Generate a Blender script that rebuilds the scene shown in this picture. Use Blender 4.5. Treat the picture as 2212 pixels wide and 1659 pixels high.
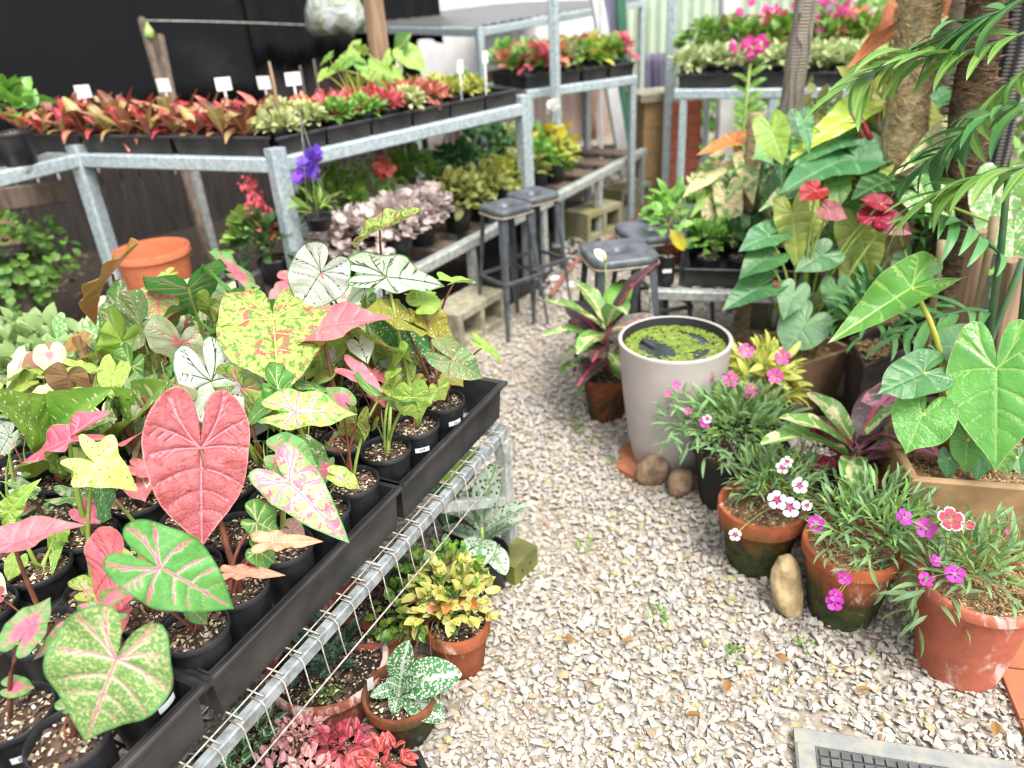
import bpy, math, random
import numpy as np
from mathutils import Vector, Matrix

SC = bpy.context.scene
COL = SC.collection
for _o in list(bpy.data.objects):
    bpy.data.objects.remove(_o)

# ------------------------------------------------------------------ camera
EYE = 1.5                                   # a phone held at eye level, tipped down
FPX, CX, CY = 1662.0, 1106.0, 829.5         # focal length and centre on a 2212 x 1659 picture
_d = np.array([1310 - CX, 3955 - CY, FPX]); _d /= np.linalg.norm(_d)
_up = -_d
_fw = np.array([0, 0, 1.0]); _fw = _fw - _fw.dot(_up) * _up; _fw /= np.linalg.norm(_fw)
_rt = np.cross(_fw, _up)
if _rt[0] < 0: _rt = -_rt
RC = np.array([_rt, _fw, _up])              # camera axes -> world axes
cam = bpy.data.cameras.new('camera')
cam.sensor_fit = 'HORIZONTAL'; cam.sensor_width = 36.0
cam.lens = 36.0 * FPX / 2212.0
cam.clip_start = 0.05; cam.clip_end = 400
cam.dof.use_dof = True
cam.dof.focus_distance = 1.45
cam.dof.aperture_fstop = 2.5
camo = bpy.data.objects.new('camera', cam); COL.objects.link(camo)
_m = Matrix.Identity(4)
for _i, _c in enumerate(([1, 0, 0], [0, -1, 0], [0, 0, -1])):
    _w = RC @ np.array(_c, float)
    for _j in range(3): _m[_j][_i] = _w[_j]
_m[2][3] = EYE
camo.matrix_world = _m
SC.camera = camo

# ------------------------------------------------------------------ sky and sun (bright, thin overcast)
SUN_EL, SUN_AZ = math.radians(62), math.radians(150)     # azimuth clockwise from +Y: behind the camera to the right
world = bpy.data.worlds.new('World'); SC.world = world; world.use_nodes = True
_nt = world.node_tree
_sky = _nt.nodes.new('ShaderNodeTexSky'); _sky.sky_type = 'NISHITA'; _sky.sun_disc = False
_sky.sun_elevation = SUN_EL; _sky.sun_rotation = SUN_AZ
_sky.air_density = 1.0; _sky.dust_density = 3.0; _sky.ozone_density = 1.0
_hs = _nt.nodes.new('ShaderNodeHueSaturation'); _hs.inputs['Saturation'].default_value = 0.28
_nt.links.new(_sky.outputs[0], _hs.inputs['Color'])
_bg = _nt.nodes['Background']; _bg.inputs['Strength'].default_value = 0.15
_nt.links.new(_hs.outputs[0], _bg.inputs['Color'])
sun = bpy.data.lights.new('sun', 'SUN'); sun.energy = 1.5; sun.angle = math.radians(25); sun.color = (1.0, 0.96, 0.9)
suno = bpy.data.objects.new('sun', sun); COL.objects.link(suno)
_sd = Vector((math.sin(SUN_AZ) * math.cos(SUN_EL), math.cos(SUN_AZ) * math.cos(SUN_EL), math.sin(SUN_EL)))
suno.rotation_euler = _sd.to_track_quat('Z', 'Y').to_euler()
suno.location = (0, 0, 8)
vs = SC.view_settings
vs.view_transform = 'Standard'; vs.look = 'None'; vs.gamma = 1.0; vs.exposure = 1.5; vs.use_curve_mapping = False
SC.cycles.max_bounces = 8; SC.cycles.transparent_max_bounces = 8
SC.cycles.transmission_bounces = 4; SC.cycles.caustics_reflective = False; SC.cycles.caustics_refractive = False
SC.cycles.use_denoising = True; SC.cycles.filter_width = 1.1
SC.cycles.sample_clamp_indirect = 4.0

# ------------------------------------------------------------------ placing helpers
def ray(u, v):
    return RC @ np.array([(u - CX) / FPX, (v - CY) / FPX, 1.0])
def at(u, v, h):
    """the point of the place that the camera sees at (u, v), at height h above the ground"""
    r = ray(u, v); t = (h - EYE) / r[2]
    return np.array([0, 0, EYE]) + t * r
def atd(u, v, t):
    """the point seen at (u, v), t metres away along the view axis"""
    return np.array([0, 0, EYE]) + t * ray(u, v)
def aty(u, v, y):
    """the point seen at (u, v) that lies y metres ahead of the camera"""
    r = ray(u, v); return np.array([0, 0, EYE]) + r * (y / r[1])
def V(*a): return np.array(a, float)
def nrm(a):
    a = np.asarray(a, float); n = np.linalg.norm(a)
    return a / n if n > 1e-9 else a
def rotz(a):
    c, s = math.cos(a), math.sin(a)
    return np.array([[c, -s, 0], [s, c, 0], [0, 0, 1.0]])
RNG = random.Random(7)
def U(a, b): return RNG.uniform(a, b)

# ------------------------------------------------------------------ things and parts
def setp(o, label=None, cat=None, group=None, kind=None):
    if label: o['label'] = label
    if cat: o['category'] = cat
    if group: o['group'] = group
    if kind: o['kind'] = kind
    return o
def thing(name, label, cat, loc, group=None):
    o = bpy.data.objects.new(name, None); o.empty_display_size = 0.05
    COL.objects.link(o); o.location = [float(x) for x in loc]
    return setp(o, label, cat, group)
def wloc(o):
    p = np.zeros(3)
    while o is not None:
        p += np.array(o.location[:]); o = o.parent
    return p

class MB:
    """collects verts / faces (world coordinates) and links them as one mesh object"""
    def __init__(s): s.v = []; s.f = []; s.n = 0; s.at = {}
    def add(s, v, f, **attrs):
        v = np.asarray(v, float); s.v.append(v)
        for q in f: s.f.append(tuple(int(i) + s.n for i in q))
        for k, a in attrs.items(): s.at.setdefault(k, []).append(np.asarray(a, float))
        s.n += len(v); return s
    def box(s, c, size, R=None):
        x, y, z = [q / 2 for q in size]
        v = np.array([[i, j, k] for i in (-x, x) for j in (-y, y) for k in (-z, z)])
        if R is not None: v = v @ np.asarray(R).T
        return s.add(v + np.asarray(c), [(0, 1, 3, 2), (4, 6, 7, 5), (0, 4, 5, 1), (2, 3, 7, 6), (0, 2, 6, 4), (1, 5, 7, 3)])
    def bar(s, p0, p1, w, h, up=(0, 0, 1), ch=0.12):
        p0, p1 = np.asarray(p0, float), np.asarray(p1, float)
        d = nrm(p1 - p0); x = np.cross(d, up)
        if np.linalg.norm(x) < 1e-4: x = np.cross(d, (0, 1, 0))
        x = nrm(x); y = np.cross(x, d)
        c = ch * min(w, h)
        pr = [(-w/2+c, -h/2), (w/2-c, -h/2), (w/2, -h/2+c), (w/2, h/2-c), (w/2-c, h/2), (-w/2+c, h/2), (-w/2, h/2-c), (-w/2, -h/2+c)]
        a = np.array([p0 + x * i + y * j for i, j in pr]); b = a + (p1 - p0)
        f = [(i, (i + 1) % 8, 8 + (i + 1) % 8, 8 + i) for i in range(8)] + [tuple(range(7, -1, -1)), tuple(range(8, 16))]
        return s.add(np.vstack([a, b]), f)
    def lathe(s, prof, c, n=28, R=None, close=False):
        th = np.linspace(0, 2 * math.pi, n, endpoint=False)
        v = np.array([[r * math.cos(t), r * math.sin(t), z] for r, z in prof for t in th])
        if R is not None: v = v @ np.asarray(R).T
        f = [(i * n + j, i * n + (j + 1) % n, (i + 1) * n + (j + 1) % n, (i + 1) * n + j) for i in range(len(prof) - 1) for j in range(n)]
        if close: f.append(tuple((len(prof) - 1) * n + j for j in range(n)))
        return s.add(v + np.asarray(c), f)
    def tube(s, pts, r, n=6, cap=True):
        pts = np.asarray(pts, float); m = len(pts)
        r = np.full(m, r) if np.isscalar(r) else np.asarray(r, float)
        tg = np.gradient(pts, axis=0); ref = np.array([0.31, 0.17, 0.93])
        vs_ = []
        th = np.linspace(0, 2 * math.pi, n, endpoint=False)
        for i in range(m):
            d = nrm(tg[i]); x = np.cross(d, ref)
            if np.linalg.norm(x) < 0.15: x = np.cross(d, (1, 0, 0))
            x = nrm(x); y = np.cross(d, x)
            vs_.append(pts[i] + r[i] * (np.cos(th)[:, None] * x + np.sin(th)[:, None] * y))
        f = [(i * n + j, i * n + (j + 1) % n, (i + 1) * n + (j + 1) % n, (i + 1) * n + j) for i in range(m - 1) for j in range(n)]
        if cap: f += [tuple(range(n - 1, -1, -1)), tuple((m - 1) * n + j for j in range(n))]
        return s.add(np.vstack(vs_), f)
    def disc(s, c, r, n=24, dz=0.0, seed=0):
        rg = random.Random(seed)
        v = [[0, 0, dz]] + [[r * q * math.cos(t), r * q * math.sin(t), dz * (1 - q) + rg.uniform(-1, 1) * abs(dz) * .3]
             for q in (0.4, 0.75, 1.0) for t in np.linspace(0, 2 * math.pi, n, endpoint=False)]
        f = [(0, 1 + j, 1 + (j + 1) % n) for j in range(n)]
        for k in range(2):
            f += [(1 + k*n + j, 1 + (k+1)*n + j, 1 + (k+1)*n + (j+1) % n, 1 + k*n + (j+1) % n) for j in range(n)]
        return s.add(np.array(v) + np.asarray(c), f)
    def mesh(s, name, org=(0, 0, 0), smooth=False):
        me = bpy.data.meshes.new(name)
        v = np.vstack(s.v) - np.asarray(org)
        me.from_pydata(v.tolist(), [], s.f)
        for k, a in s.at.items():
            a = np.concatenate(a)
            if a.ndim == 1: me.attributes.new(k, 'FLOAT', 'POINT').data.foreach_set('value', a.astype(np.float32))
            else: me.attributes.new(k, 'FLOAT_VECTOR', 'POINT').data.foreach_set('vector', a.astype(np.float32).ravel())
        if smooth: me.shade_smooth()
        me.update(); return me
    def build(s, name, mat, parent=None, smooth=False, label=None, kind=None, org=None):
        o0 = wloc(parent) if parent is not None else (np.zeros(3) if org is None else np.asarray(org))
        me = s.mesh(name, o0, smooth)
        if mat is not None:
            for q in (mat if isinstance(mat, (list, tuple)) else [mat]): me.materials.append(q)
        o = bpy.data.objects.new(name, me); COL.objects.link(o)
        if parent is not None: o.parent = parent
        else: o.location = [float(q) for q in o0]
        return setp(o, label, None, None, kind)
def inst(name, me, parent, M=None, mat=None):
    """a part that shares mesh data; M is its matrix in the space of its parent"""
    o = bpy.data.objects.new(name, me); COL.objects.link(o)
    if parent is not None: o.parent = parent
    if M is not None: o.matrix_basis = M
    if mat is not None:
        if not me.materials: me.materials.append(None)
        o.material_slots[0].link = 'OBJECT'; o.material_slots[0].material = mat
    return o
def frame(p, y, z, sx=1.0, sy=1.0, sz=1.0):
    """matrix with its Y along y and its Z close to z"""
    y = nrm(y); x = nrm(np.cross(y, z)); z = np.cross(x, y)
    M = Matrix.Identity(4)
    for j in range(3):
        M[j][0] = x[j] * sx; M[j][1] = y[j] * sy; M[j][2] = z[j] * sz; M[j][3] = p[j]
    return M
def bez(p0, p1, p2, n=8):
    t = np.linspace(0, 1, n)[:, None]
    return (1 - t) ** 2 * np.asarray(p0) + 2 * t * (1 - t) * np.asarray(p1) + t ** 2 * np.asarray(p2)
# ------------------------------------------------------------------ materials
def C(h):
    h = h.lstrip('#'); q = [int(h[i:i + 2], 16) / 255 for i in (0, 2, 4)]
    return tuple((x / 12.92 if x <= .04045 else ((x + .055) / 1.055) ** 2.4) for x in q) + (1.0,)
def L(r, g=None, b=None):
    return (r, r, r, 1.0) if g is None else (r, g, b, 1.0)
class NT:
    def __init__(s, name):
        s.m = bpy.data.materials.new(name); s.m.use_nodes = True
        s.t = s.m.node_tree; s.b = s.t.nodes['Principled BSDF']; s.out = s.t.nodes['Material Output']
    def n(s, ty, **kw):
        q = s.t.nodes.new('ShaderNode' + ty)
        for k, v in kw.items(): setattr(q, k, v)
        return q
    def put(s, sock, val):
        if hasattr(val, 'is_output'): s.t.links.new(val, sock)
        else: sock.default_value = val
    def math(s, op, a, b=0.5, c=None, clamp=False):
        q = s.n('Math', operation=op, use_clamp=clamp); s.put(q.inputs[0], a); s.put(q.inputs[1], b)
        if c is not None: s.put(q.inputs[2], c)
        return q.outputs[0]
    def step(s, x, lo, hi):
        q = s.n('MapRange', interpolation_type='SMOOTHSTEP'); s.put(q.inputs[0], x)
        q.inputs[1].default_value = lo; q.inputs[2].default_value = hi
        return q.outputs[0]
    def mix(s, f, a, b):
        q = s.n('Mix', data_type='RGBA'); s.put(q.inputs[0], f); s.put(q.inputs[6], a); s.put(q.inputs[7], b)
        return q.outputs[2]
    def attr(s, name, out='Fac'):
        return s.n('Attribute', attribute_name=name).outputs[out]
    def noise(s, co, scale, detail=3.0, rough=0.55, dist=0.0, out='Fac'):
        q = s.n('TexNoise'); s.put(q.inputs['Vector'], co); q.inputs['Scale'].default_value = scale
        q.inputs['Detail'].default_value = detail; q.inputs['Roughness'].default_value = rough; q.inputs['Distortion'].default_value = dist
        return q.outputs[out]
    def vor(s, co, scale, out='Distance', feature='F1', rnd=1.0):
        q = s.n('TexVoronoi', feature=feature); s.put(q.inputs['Vector'], co); q.inputs['Scale'].default_value = scale
        q.inputs['Randomness'].default_value = rnd
        return q.outputs[out]
    def ramp(s, f, stops):
        q = s.n('ValToRGB'); s.put(q.inputs[0], f); e = q.color_ramp.elements
        while len(e) < len(stops): e.new(0.5)
        for x, (p, c) in zip(e, stops): x.position = p; x.color = c
        return q.outputs[0]
    def obj(s): return s.n('TexCoord').outputs['Object']
    def gen(s): return s.n('TexCoord').outputs['Generated']
    def pos(s): return s.n('NewGeometry').outputs['Position']
    def rnd(s): return s.n('ObjectInfo').outputs['Random']
    def vscale(s, co, v):
        q = s.n('VectorMath', operation='MULTIPLY'); s.put(q.inputs[0], co); q.inputs[1].default_value = v
        return q.outputs[0]
    def vadd(s, co, f):
        c = s.n('CombineXYZ'); s.put(c.inputs[0], f); s.put(c.inputs[1], s.math('MULTIPLY', f, 7.3)); s.put(c.inputs[2], s.math('MULTIPLY', f, 3.1))
        q = s.n('VectorMath', operation='ADD'); s.put(q.inputs[0], co); s.put(q.inputs[1], c.outputs[0])
        return q.outputs[0]
    def bump(s, h, strength=0.3, dist=0.01):
        q = s.n('Bump'); s.put(q.inputs['Height'], h); q.inputs['Strength'].default_value = strength; q.inputs['Distance'].default_value = dist
        s.t.links.new(q.outputs[0], s.b.inputs['Normal']); return q.outputs[0]
    def fin(s, col, rough=0.6, metal=0.0, spec=0.5, transl=0.0):
        s.put(s.b.inputs['Base Color'], col); s.put(s.b.inputs['Roughness'], rough); s.put(s.b.inputs['Metallic'], metal)
        s.b.inputs['Specular IOR Level'].default_value = spec
        if transl:
            t = s.n('BsdfTranslucent'); s.put(t.inputs[0], col)
            x = s.n('MixShader'); x.inputs[0].default_value = transl
            s.t.links.new(s.b.outputs[0], x.inputs[1]); s.t.links.new(t.outputs[0], x.inputs[2])
            s.t.links.new(x.outputs[0], s.out.inputs[0])
        return s.m
MAT = {}
def simple(name, c1, c2, scale=20, rough=0.6, metal=0.0, bump=0.2, stretch=(1, 1, 1), detail=4, spec=0.5, dist=.004):
    k = NT(name); co = k.vscale(k.obj(), stretch)
    co = k.vadd(co, k.math('MULTIPLY', k.rnd(), 10.0))
    f = k.noise(co, scale, detail)
    col = k.mix(k.step(f, .35, .65), c1, c2)
    if bump: k.bump(f, bump, dist)
    MAT[name] = k.fin(col, rough, metal, spec)
    return MAT[name]
simple('galv', C('#9aa7ab'), C('#b9c4c6'), 55, 0.5, 0.35, 0.08)
k = NT('galv_rail'); co = k.obj(); f = k.noise(co, 45, 4); g = k.noise(co, 9, 6, .65)
col = k.mix(k.step(f, .35, .65), C('#7c8284'), C('#a2a8a8')); col = k.mix(k.math('MULTIPLY', k.step(g, .62, .72), .8), col, C('#6e4a35')); k.bump(f, .12, .004)
MAT['galv_rail'] = k.fin(col, .55, .3)
simple('galv_old', C('#8e9492'), C('#b3b5ae'), 40, 0.6, 0.25, 0.15)
simple('wire', C('#8c8378'), C('#b9b5ab'), 60, 0.6, 0.3, 0.2)
simple('black_plastic', L(.011, .012, .014), L(.022, .022, .024), 30, 0.42, 0, 0.12)
simple('tray_plastic', L(.010, .0105, .012), L(.036, .033, .031), 9, 0.45, 0, 0.1)
simple('white_tag', L(.8), L(.72), 30, 0.5, 0, 0)
simple('ink', L(.02, .02, .05), L(.03, .03, .06), 30, 0.6, 0, 0)
simple('stool_paint', C('#45484d'), C('#5c6064'), 20, 0.42, 0.1, 0.06)
simple('rust_edge', C('#7b6a58'), C('#8d8574'), 30, 0.7, 0, 0.2)
simple('concrete', C('#a09a83'), C('#7f7b66'), 30, 0.9, 0, 0.6)
simple('moss_green', C('#6f7430'), C('#55552f'), 9, 0.95, 0, 0.7)
simple('moss_block', C('#7d7a4a'), C('#8a8670'), 9, 0.95, 0, 0.7)
simple('fence_wood', C('#2e2521'), C('#191412'), 9, 0.85, 0, 0.5, (6, 6, .5))
simple('post_wood', C('#957a60'), C('#7a624d'), 7, 0.8, 0, 0.4, (6, 6, .5))
simple('grey_timber', C('#6b5c4e'), C('#4d4037'), 7, 0.85, 0, 0.4, (5, 5, .6))
simple('log_wood', C('#a88a7c'), C('#7d6358'), 6, 0.9, 0, 0.6, (1, 1, 1))
simple('tan_planter', C('#ab8a60'), C('#7f6546'), 6, 0.8, 0, 0.6, detail=10)
simple('brown_planter', C('#a5856a'), C('#8a6a4e'), 8, 0.7, 0, 0.3, detail=8)
simple('dark_slab', C('#3a2a23'), C('#1f1917'), 9, 0.7, 0, 0.4, (1, 1, 3))
simple('rock', C('#a3876a'), C('#6f5b4a'), 26, 0.9, 0, 1.0, detail=10, dist=.01)
simple('rock_yellow', C('#bda77c'), C('#8f7b56'), 22, 0.9, 0, 1.0, detail=10, dist=.01)
simple('rock_red', C('#8d5c50'), C('#6d4740'), 12, 0.9, 0, 0.5)
simple('tub_grey', C('#a39a94'), C('#8f857f'), 12, 0.75, 0, 0.35, (1, 1, 9))
simple('purple_cloth', C('#6d6879'), C('#57546a'), 4, 0.9, 0, 0.1)
simple('lavender_post', C('#8f8aa6'), C('#9d98b0'), 4, 0.6, 0, 0)
simple('green_post', C('#2f5e45'), C('#3a6b50'), 6, 0.6, 0, 0)
simple('pale_fence', C('#b9c7b0'), C('#a9b8a2'), 3, 0.6, 0, 0.05)
simple('pink_sheet', C('#c9b3a8'), C('#b59d93'), 3, 0.7, 0, 0.1)
simple('white_sheet', L(.75), L(.66), 3, 0.6, 0, 0)
simple('hose_red', C('#7c4a40'), C('#8d5b4e'), 20, 0.6, 0, 0.1)
simple('white_pvc', L(.62), L(.5), 8, 0.5, 0, 0)
simple('mesh_black', L(.012), L(.02), 30, 0.7, 0, 0)
simple('stem_brown', C('#5c3227'), C('#7b4a36'), 30, 0.55, 0, 0.2)
simple('stem_pink', C('#9a5f55'), C('#7f4a3f'), 30, 0.5, 0, 0.15)
simple('stem_green', C('#7f9440'), C('#8da34c'), 20, 0.45, 0, 0.1)
simple('stem_red', C('#7a1a22'), C('#93252b'), 20, 0.4, 0, 0.1)
simple('stem_yellow', C('#b3b04a'), C('#98a13e'), 20, 0.45, 0, 0.1)
simple('cane_green', C('#3c5b40'), C('#527048'), 10, 0.5, 0, 0.15)
simple('bamboo', C('#8a7b58'), C('#6f6248'), 10, 0.6, 0, 0.2)
simple('aerial_root', C('#6b503a'), C('#463426'), 20, 0.8, 0, 0.3)
simple('straw', C('#a68d62'), C('#7f6645'), 25, 0.9, 0, 0)
k = NT('perlite'); MAT['perlite'] = k.fin(k.ramp(k.attr('srand'), [(0, L(.10, .07, .05)), (.3, L(.24, .18, .11)), (.55, L(.46, .38, .20)), (.8, L(.60, .54, .40)), (1, L(.66, .64, .56))]), .9)
simple('bark_chip', C('#5d4638'), C('#3b2c25'), 25, 0.9, 0, 0.3)
simple('rubber', C('#4a4a4b'), C('#5f5e5a'), 25, 0.8, 0, 0.4)
simple('mat_rim', C('#7b7d7c'), C('#8f8d80'), 25, 0.75, 0, 0.4)
simple('tile_terracotta', C('#a9694a'), C('#925a3f'), 6, 0.8, 0, 0.2)
simple('duckweed', C('#87943a'), C('#5f7a2c'), 40, 0.6, 0, 0)
simple('rope', C('#8b8269'), C('#77705c'), 40, 0.9, 0, 0.4)

def brick_like():
    k = NT('brickwork'); co = k.obj()
    f = k.noise(co, 22, 5)
    MAT['brick_red'] = k.fin(k.mix(f, C('#9c4f3b'), C('#b5654b')), 0.9)
    k = NT('brick_tan'); f = k.noise(k.obj(), 18, 5); k.bump(f, .5)
    MAT['brick_tan'] = k.fin(k.mix(f, C('#8a6c45'), C('#a98a60')), 0.9)
brick_like()

def cloth():
    k = NT('shade_cloth'); co = k.obj()
    f = k.noise(co, 1.1, 5); g = k.noise(k.vscale(co, (90, 90, 30)), 6, 2)
    col = k.mix(k.step(f, .45, .8), L(.006, .006, .007), L(.045, .041, .037))
    k.bump(g, .4, .004)
    MAT['shade_cloth'] = k.fin(col, 0.9, 0, .2)
cloth()

def terracotta(name, clean, dark, moss, moss_amt, salt, zlo, zhi, seed=0.0):
    """clay with moss / algae up to a height zhi (object z) and lime bloom: wear with shapes of its own"""
    k = NT(name); co = k.vadd(k.obj(), k.math('MULTIPLY', k.rnd(), 9.0))
    n1 = k.noise(co, 9, 6, .6); n2 = k.noise(co, 28, 5, .65); n3 = k.noise(k.vscale(co, (1, 1, .45)), 13, 7, .65, .4)
    z = k.n('SeparateXYZ'); k.put(z.inputs[0], k.obj())
    col = k.mix(k.step(n1, .35, .7), clean, dark)
    col = k.mix(k.math('MULTIPLY', k.step(n2, .5, .75), .35), col, L(.10, .035, .018))
    if moss_amt:
        hz = k.step(k.math('ADD', z.outputs[2], k.math('MULTIPLY', n3, .26)), zhi + .15, zlo + .11)
        m = k.math('MULTIPLY', hz, k.step(k.math('ADD', n3, moss_amt - .5), .42, .58))
        col = k.mix(m, col, k.mix(k.step(n2, .4, .65), moss, L(.02, .022, .012)))
    if salt:
        col = k.mix(k.math('MULTIPLY', k.step(n3, 1 - salt - .06, 1 - salt + .06), .75), col, L(.62, .52, .47))
    k.bump(n2, .25, .004)
    MAT[name] = k.fin(col, 0.85, 0, .25)
terracotta('clay_clean', C('#aa614a'), C('#97523f'), None, 0, .42, 0, 1)
terracotta('clay_orange', C('#c2704e'), C('#b5623f'), None, 0, 0.0, 0, 1)
terracotta('clay_mossy', C('#a35a38'), C('#7e4227'), L(.045, .058, .014), .68, .36, .10, .19)
terracotta('clay_aged', C('#9c5636'), C('#74402a'), L(.05, .05, .02), .42, .36, .05, .14)
terracotta('clay_dark', C('#8e4d30'), C('#59301f'), L(.04, .045, .015), .55, .28, .10, .16)
terracotta('clay_bowl', C('#9a5640'), C('#7d4535'), L(.05, .05, .03), .35, .45, .03, .1)
terracotta('black_pot_worn', L(.018, .017, .016), L(.03, .028, .025), None, 0, .30, 0, 1)
MAT['black_pot_worn'].node_tree.nodes['Principled BSDF'].inputs['Roughness'].default_value = .7

def soilmat(name, c1, c2, speck, thr):
    k = NT(name); co = k.vadd(k.obj(), k.math('MULTIPLY', k.rnd(), 9.0))
    n = k.noise(co, 60, 5, .7); v = k.vor(co, 150); vc = k.vor(co, 150, 'Color')
    s = k.n('SeparateColor'); k.put(s.inputs[0], vc)
    col = k.mix(n, c1, c2)
    col = k.mix(k.math('MULTIPLY', k.step(s.outputs[0], thr, thr + .02), k.step(v, .6, .45)), col, speck)
    k.bump(k.math('ADD', n, k.math('MULTIPLY', v, -.5)), .9, .008)
    MAT[name] = k.fin(col, 0.95, 0, .2)
soilmat('potting_soil', C('#2c221c'), C('#5a4638'), L(.5, .46, .36), .80)
soilmat('wet_soil', C('#1d1613'), C('#40332a'), L(.42, .38, .3), .86)
soilmat('mulch', C('#5b4330'), C('#8f7453'), L(.5, .4, .24), .7)

def gravelcol(k, r):
    return k.ramp(r, [(0.0, C('#97948f')), (.14, C('#a6a199')), (.30, C('#afa598')), (.46, C('#aca59b')), (.58, C('#afa696')), (.70, C('#9c9c9d')), (.80, C('#aea28e')), (.88, C('#b5aca0')), (.94, C('#a08d70')), (.975, C('#9b9a66')), (1.0, C('#95755f'))])
def gravelmats():
    for name, per_object in (('stone_single', True), ('stone_many', False)):
        k = NT(name); r = k.rnd() if per_object else k.attr('srand')
        co = k.vadd(k.obj(), k.math('MULTIPLY', r, 30.0))
        n = k.noise(k.vscale(co, (1, 1, 2.5)), 130, 4, .6)
        col = k.mix(k.math('MULTIPLY', k.step(n, .4, .7), .45), gravelcol(k, r), L(.36, .33, .29))
        k.bump(n, .35, .003)
        MAT[name] = k.fin(col, 0.85, 0, .3)
    k = NT('gravel_ground'); co = k.pos()
    s = k.n('SeparateColor'); k.put(s.inputs[0], k.vor(co, 45, 'Color')); d = k.vor(co, 45, 'Distance')
    n = k.noise(co, 1.6, 4); n2 = k.noise(co, 60, 3)
    col = k.mix(k.step(d, .35, .62), gravelcol(k, s.outputs[0]), L(.27, .23, .18))
    col = k.mix(k.math('MULTIPLY', k.step(n, .52, .66), .75), col, k.mix(n2, L(.27, .22, .17), L(.35, .29, .23)))
    k.bump(d, .7, .012)
    MAT['gravel_ground'] = k.fin(col, 0.95, 0, .2)
    k = NT('dark_earth'); co = k.pos(); n = k.noise(co, 30, 6, .7)
    k.bump(n, .8, .02); MAT['dark_earth'] = k.fin(k.mix(n, L(.012, .010, .008), L(.05, .038, .028)), .95, 0, .2)
gravelmats()

def leafmat(name, base, base2=None, nscale=3.0, vein=None, halo=None, margin=None, centre=None, blots=(), spots=(), rough=.42, transl=.30, back=None, quilt=.35, spec=.5, net=None):
    """leaf blade: attributes vd (distance to a vein), ed (0 middle .. 1 rim), luv (blade coordinates)"""
    k = NT('leaf_' + name); r = k.rnd()
    co = k.vadd(k.attr('luv', 'Vector'), k.math('MULTIPLY', r, 20.0))
    vd, ed = k.attr('vd'), k.attr('ed')
    n = k.noise(co, nscale, 4, .6); nf = k.noise(co, 26, 3, .6)
    col = k.mix(k.step(n, .35, .65), base, base2 or base)
    for (c, sc, thr, soft) in blots:
        m = k.noise(co, sc, 4, .62, .6)
        col = k.mix(k.step(m, thr - soft, thr + soft), col, c)
    for (c, sc, size, amount) in spots:
        d = k.vor(co, sc); sep = k.n('SeparateColor'); k.put(sep.inputs[0], k.vor(co, sc, 'Color'))
        m = k.math('MULTIPLY', k.step(d, size, size * .6), k.step(sep.outputs[0], 1 - amount, 1 - amount + .02))
        col = k.mix(m, col, c)
    jit = k.math('MULTIPLY', k.math('SUBTRACT', nf, .5), 1.0)
    if centre:
        c, rad, soft = centre
        e2 = k.math('ADD', ed, k.math('MULTIPLY', jit, .45))
        col = k.mix(k.step(e2, rad + soft, rad - soft), col, c)
    if net:
        d = k.vor(co, 14, feature='DISTANCE_TO_EDGE'); col = k.mix(k.math('MULTIPLY', k.step(d, .07, .0), .6), col, net)
    if halo:
        c, w = halo; v2 = k.math('ADD', vd, k.math('MULTIPLY', jit, w * 1.4))
        taper = k.step(ed, 1.0, .35)
        col = k.mix(k.math('MULTIPLY', k.step(v2, w, w * .35), taper), col, c)
    if vein:
        c, w = vein; col = k.mix(k.step(vd, w, w * .4), col, c)
    if margin:
        c, w = margin; e3 = k.math('ADD', ed, k.math('MULTIPLY', jit, w * 1.2))
        col = k.mix(k.step(e3, 1 - w, 1 - w * .4), col, c)
    if quilt:
        wn = k.noise(co, 5, 5, .6)
        col = k.mix(k.math('MULTIPLY', k.step(ed, .955, .99), k.step(wn, .55, .66)), col, L(.22, .13, .05))
        col = k.mix(k.math('MULTIPLY', k.step(k.noise(co, 30, 2), .735, .76), .7), col, L(.24, .15, .07))
    hs = k.n('HueSaturation'); k.put(hs.inputs['Color'], col)
    k.put(hs.inputs['Value'], k.math('ADD', k.math('MULTIPLY', r, .3), .85)); k.put(hs.inputs['Hue'], k.math('ADD', k.math('MULTIPLY', r, .02), .49))
    col = hs.outputs[0]
    if back is not None:
        g = k.n('NewGeometry').outputs['Backfacing']; col = k.mix(k.math('MULTIPLY', g, .75), col, back)
    if quilt:
        cr = k.noise(co, 10, 4, .62, .8)
        h = k.math('ADD', k.math('MULTIPLY', k.step(vd, 0, .03), .35), k.math('ADD', k.math('MULTIPLY', cr, 1.3), k.math('MULTIPLY', nf, .25)))
        k.bump(h, quilt * .8, .006)
    MAT['leaf_' + name] = k.fin(col, rough, 0, spec, transl)
    return MAT['leaf_' + name]
W = L(.76, .78, .70); CREAM = L(.66, .64, .36)
leafmat('white', L(.70, .73, .66), L(.60, .68, .56), 2.5, vein=(L(.045, .08, .05), .010), net=L(.30, .42, .28), margin=(L(.10, .26, .09), .05), blots=[(L(.70, .42, .40), 3.5, .66, .06)])
leafmat('whitegreen', L(.48, .60, .42), L(.58, .66, .48), 2.5, vein=(L(.06, .09, .05), .014), net=L(.2, .32, .16), margin=(L(.12, .28, .08), .07), back=L(.32, .42, .2))
leafmat('mottle', L(.42, .50, .13), L(.36, .48, .11), 4, vein=(L(.50, .60, .16), .012), blots=[(L(.12, .28, .035), 13, .54, .03), (L(.44, .15, .10), 4.5, .575, .015)], quilt=1.0)
leafmat('mottlelight', L(.44, .56, .12), L(.34, .50, .09), 4, vein=(L(.52, .62, .2), .012), blots=[(L(.20, .36, .06), 10, .60, .04), (L(.42, .17, .07), 6, .68, .02)], quilt=.7)
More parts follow.
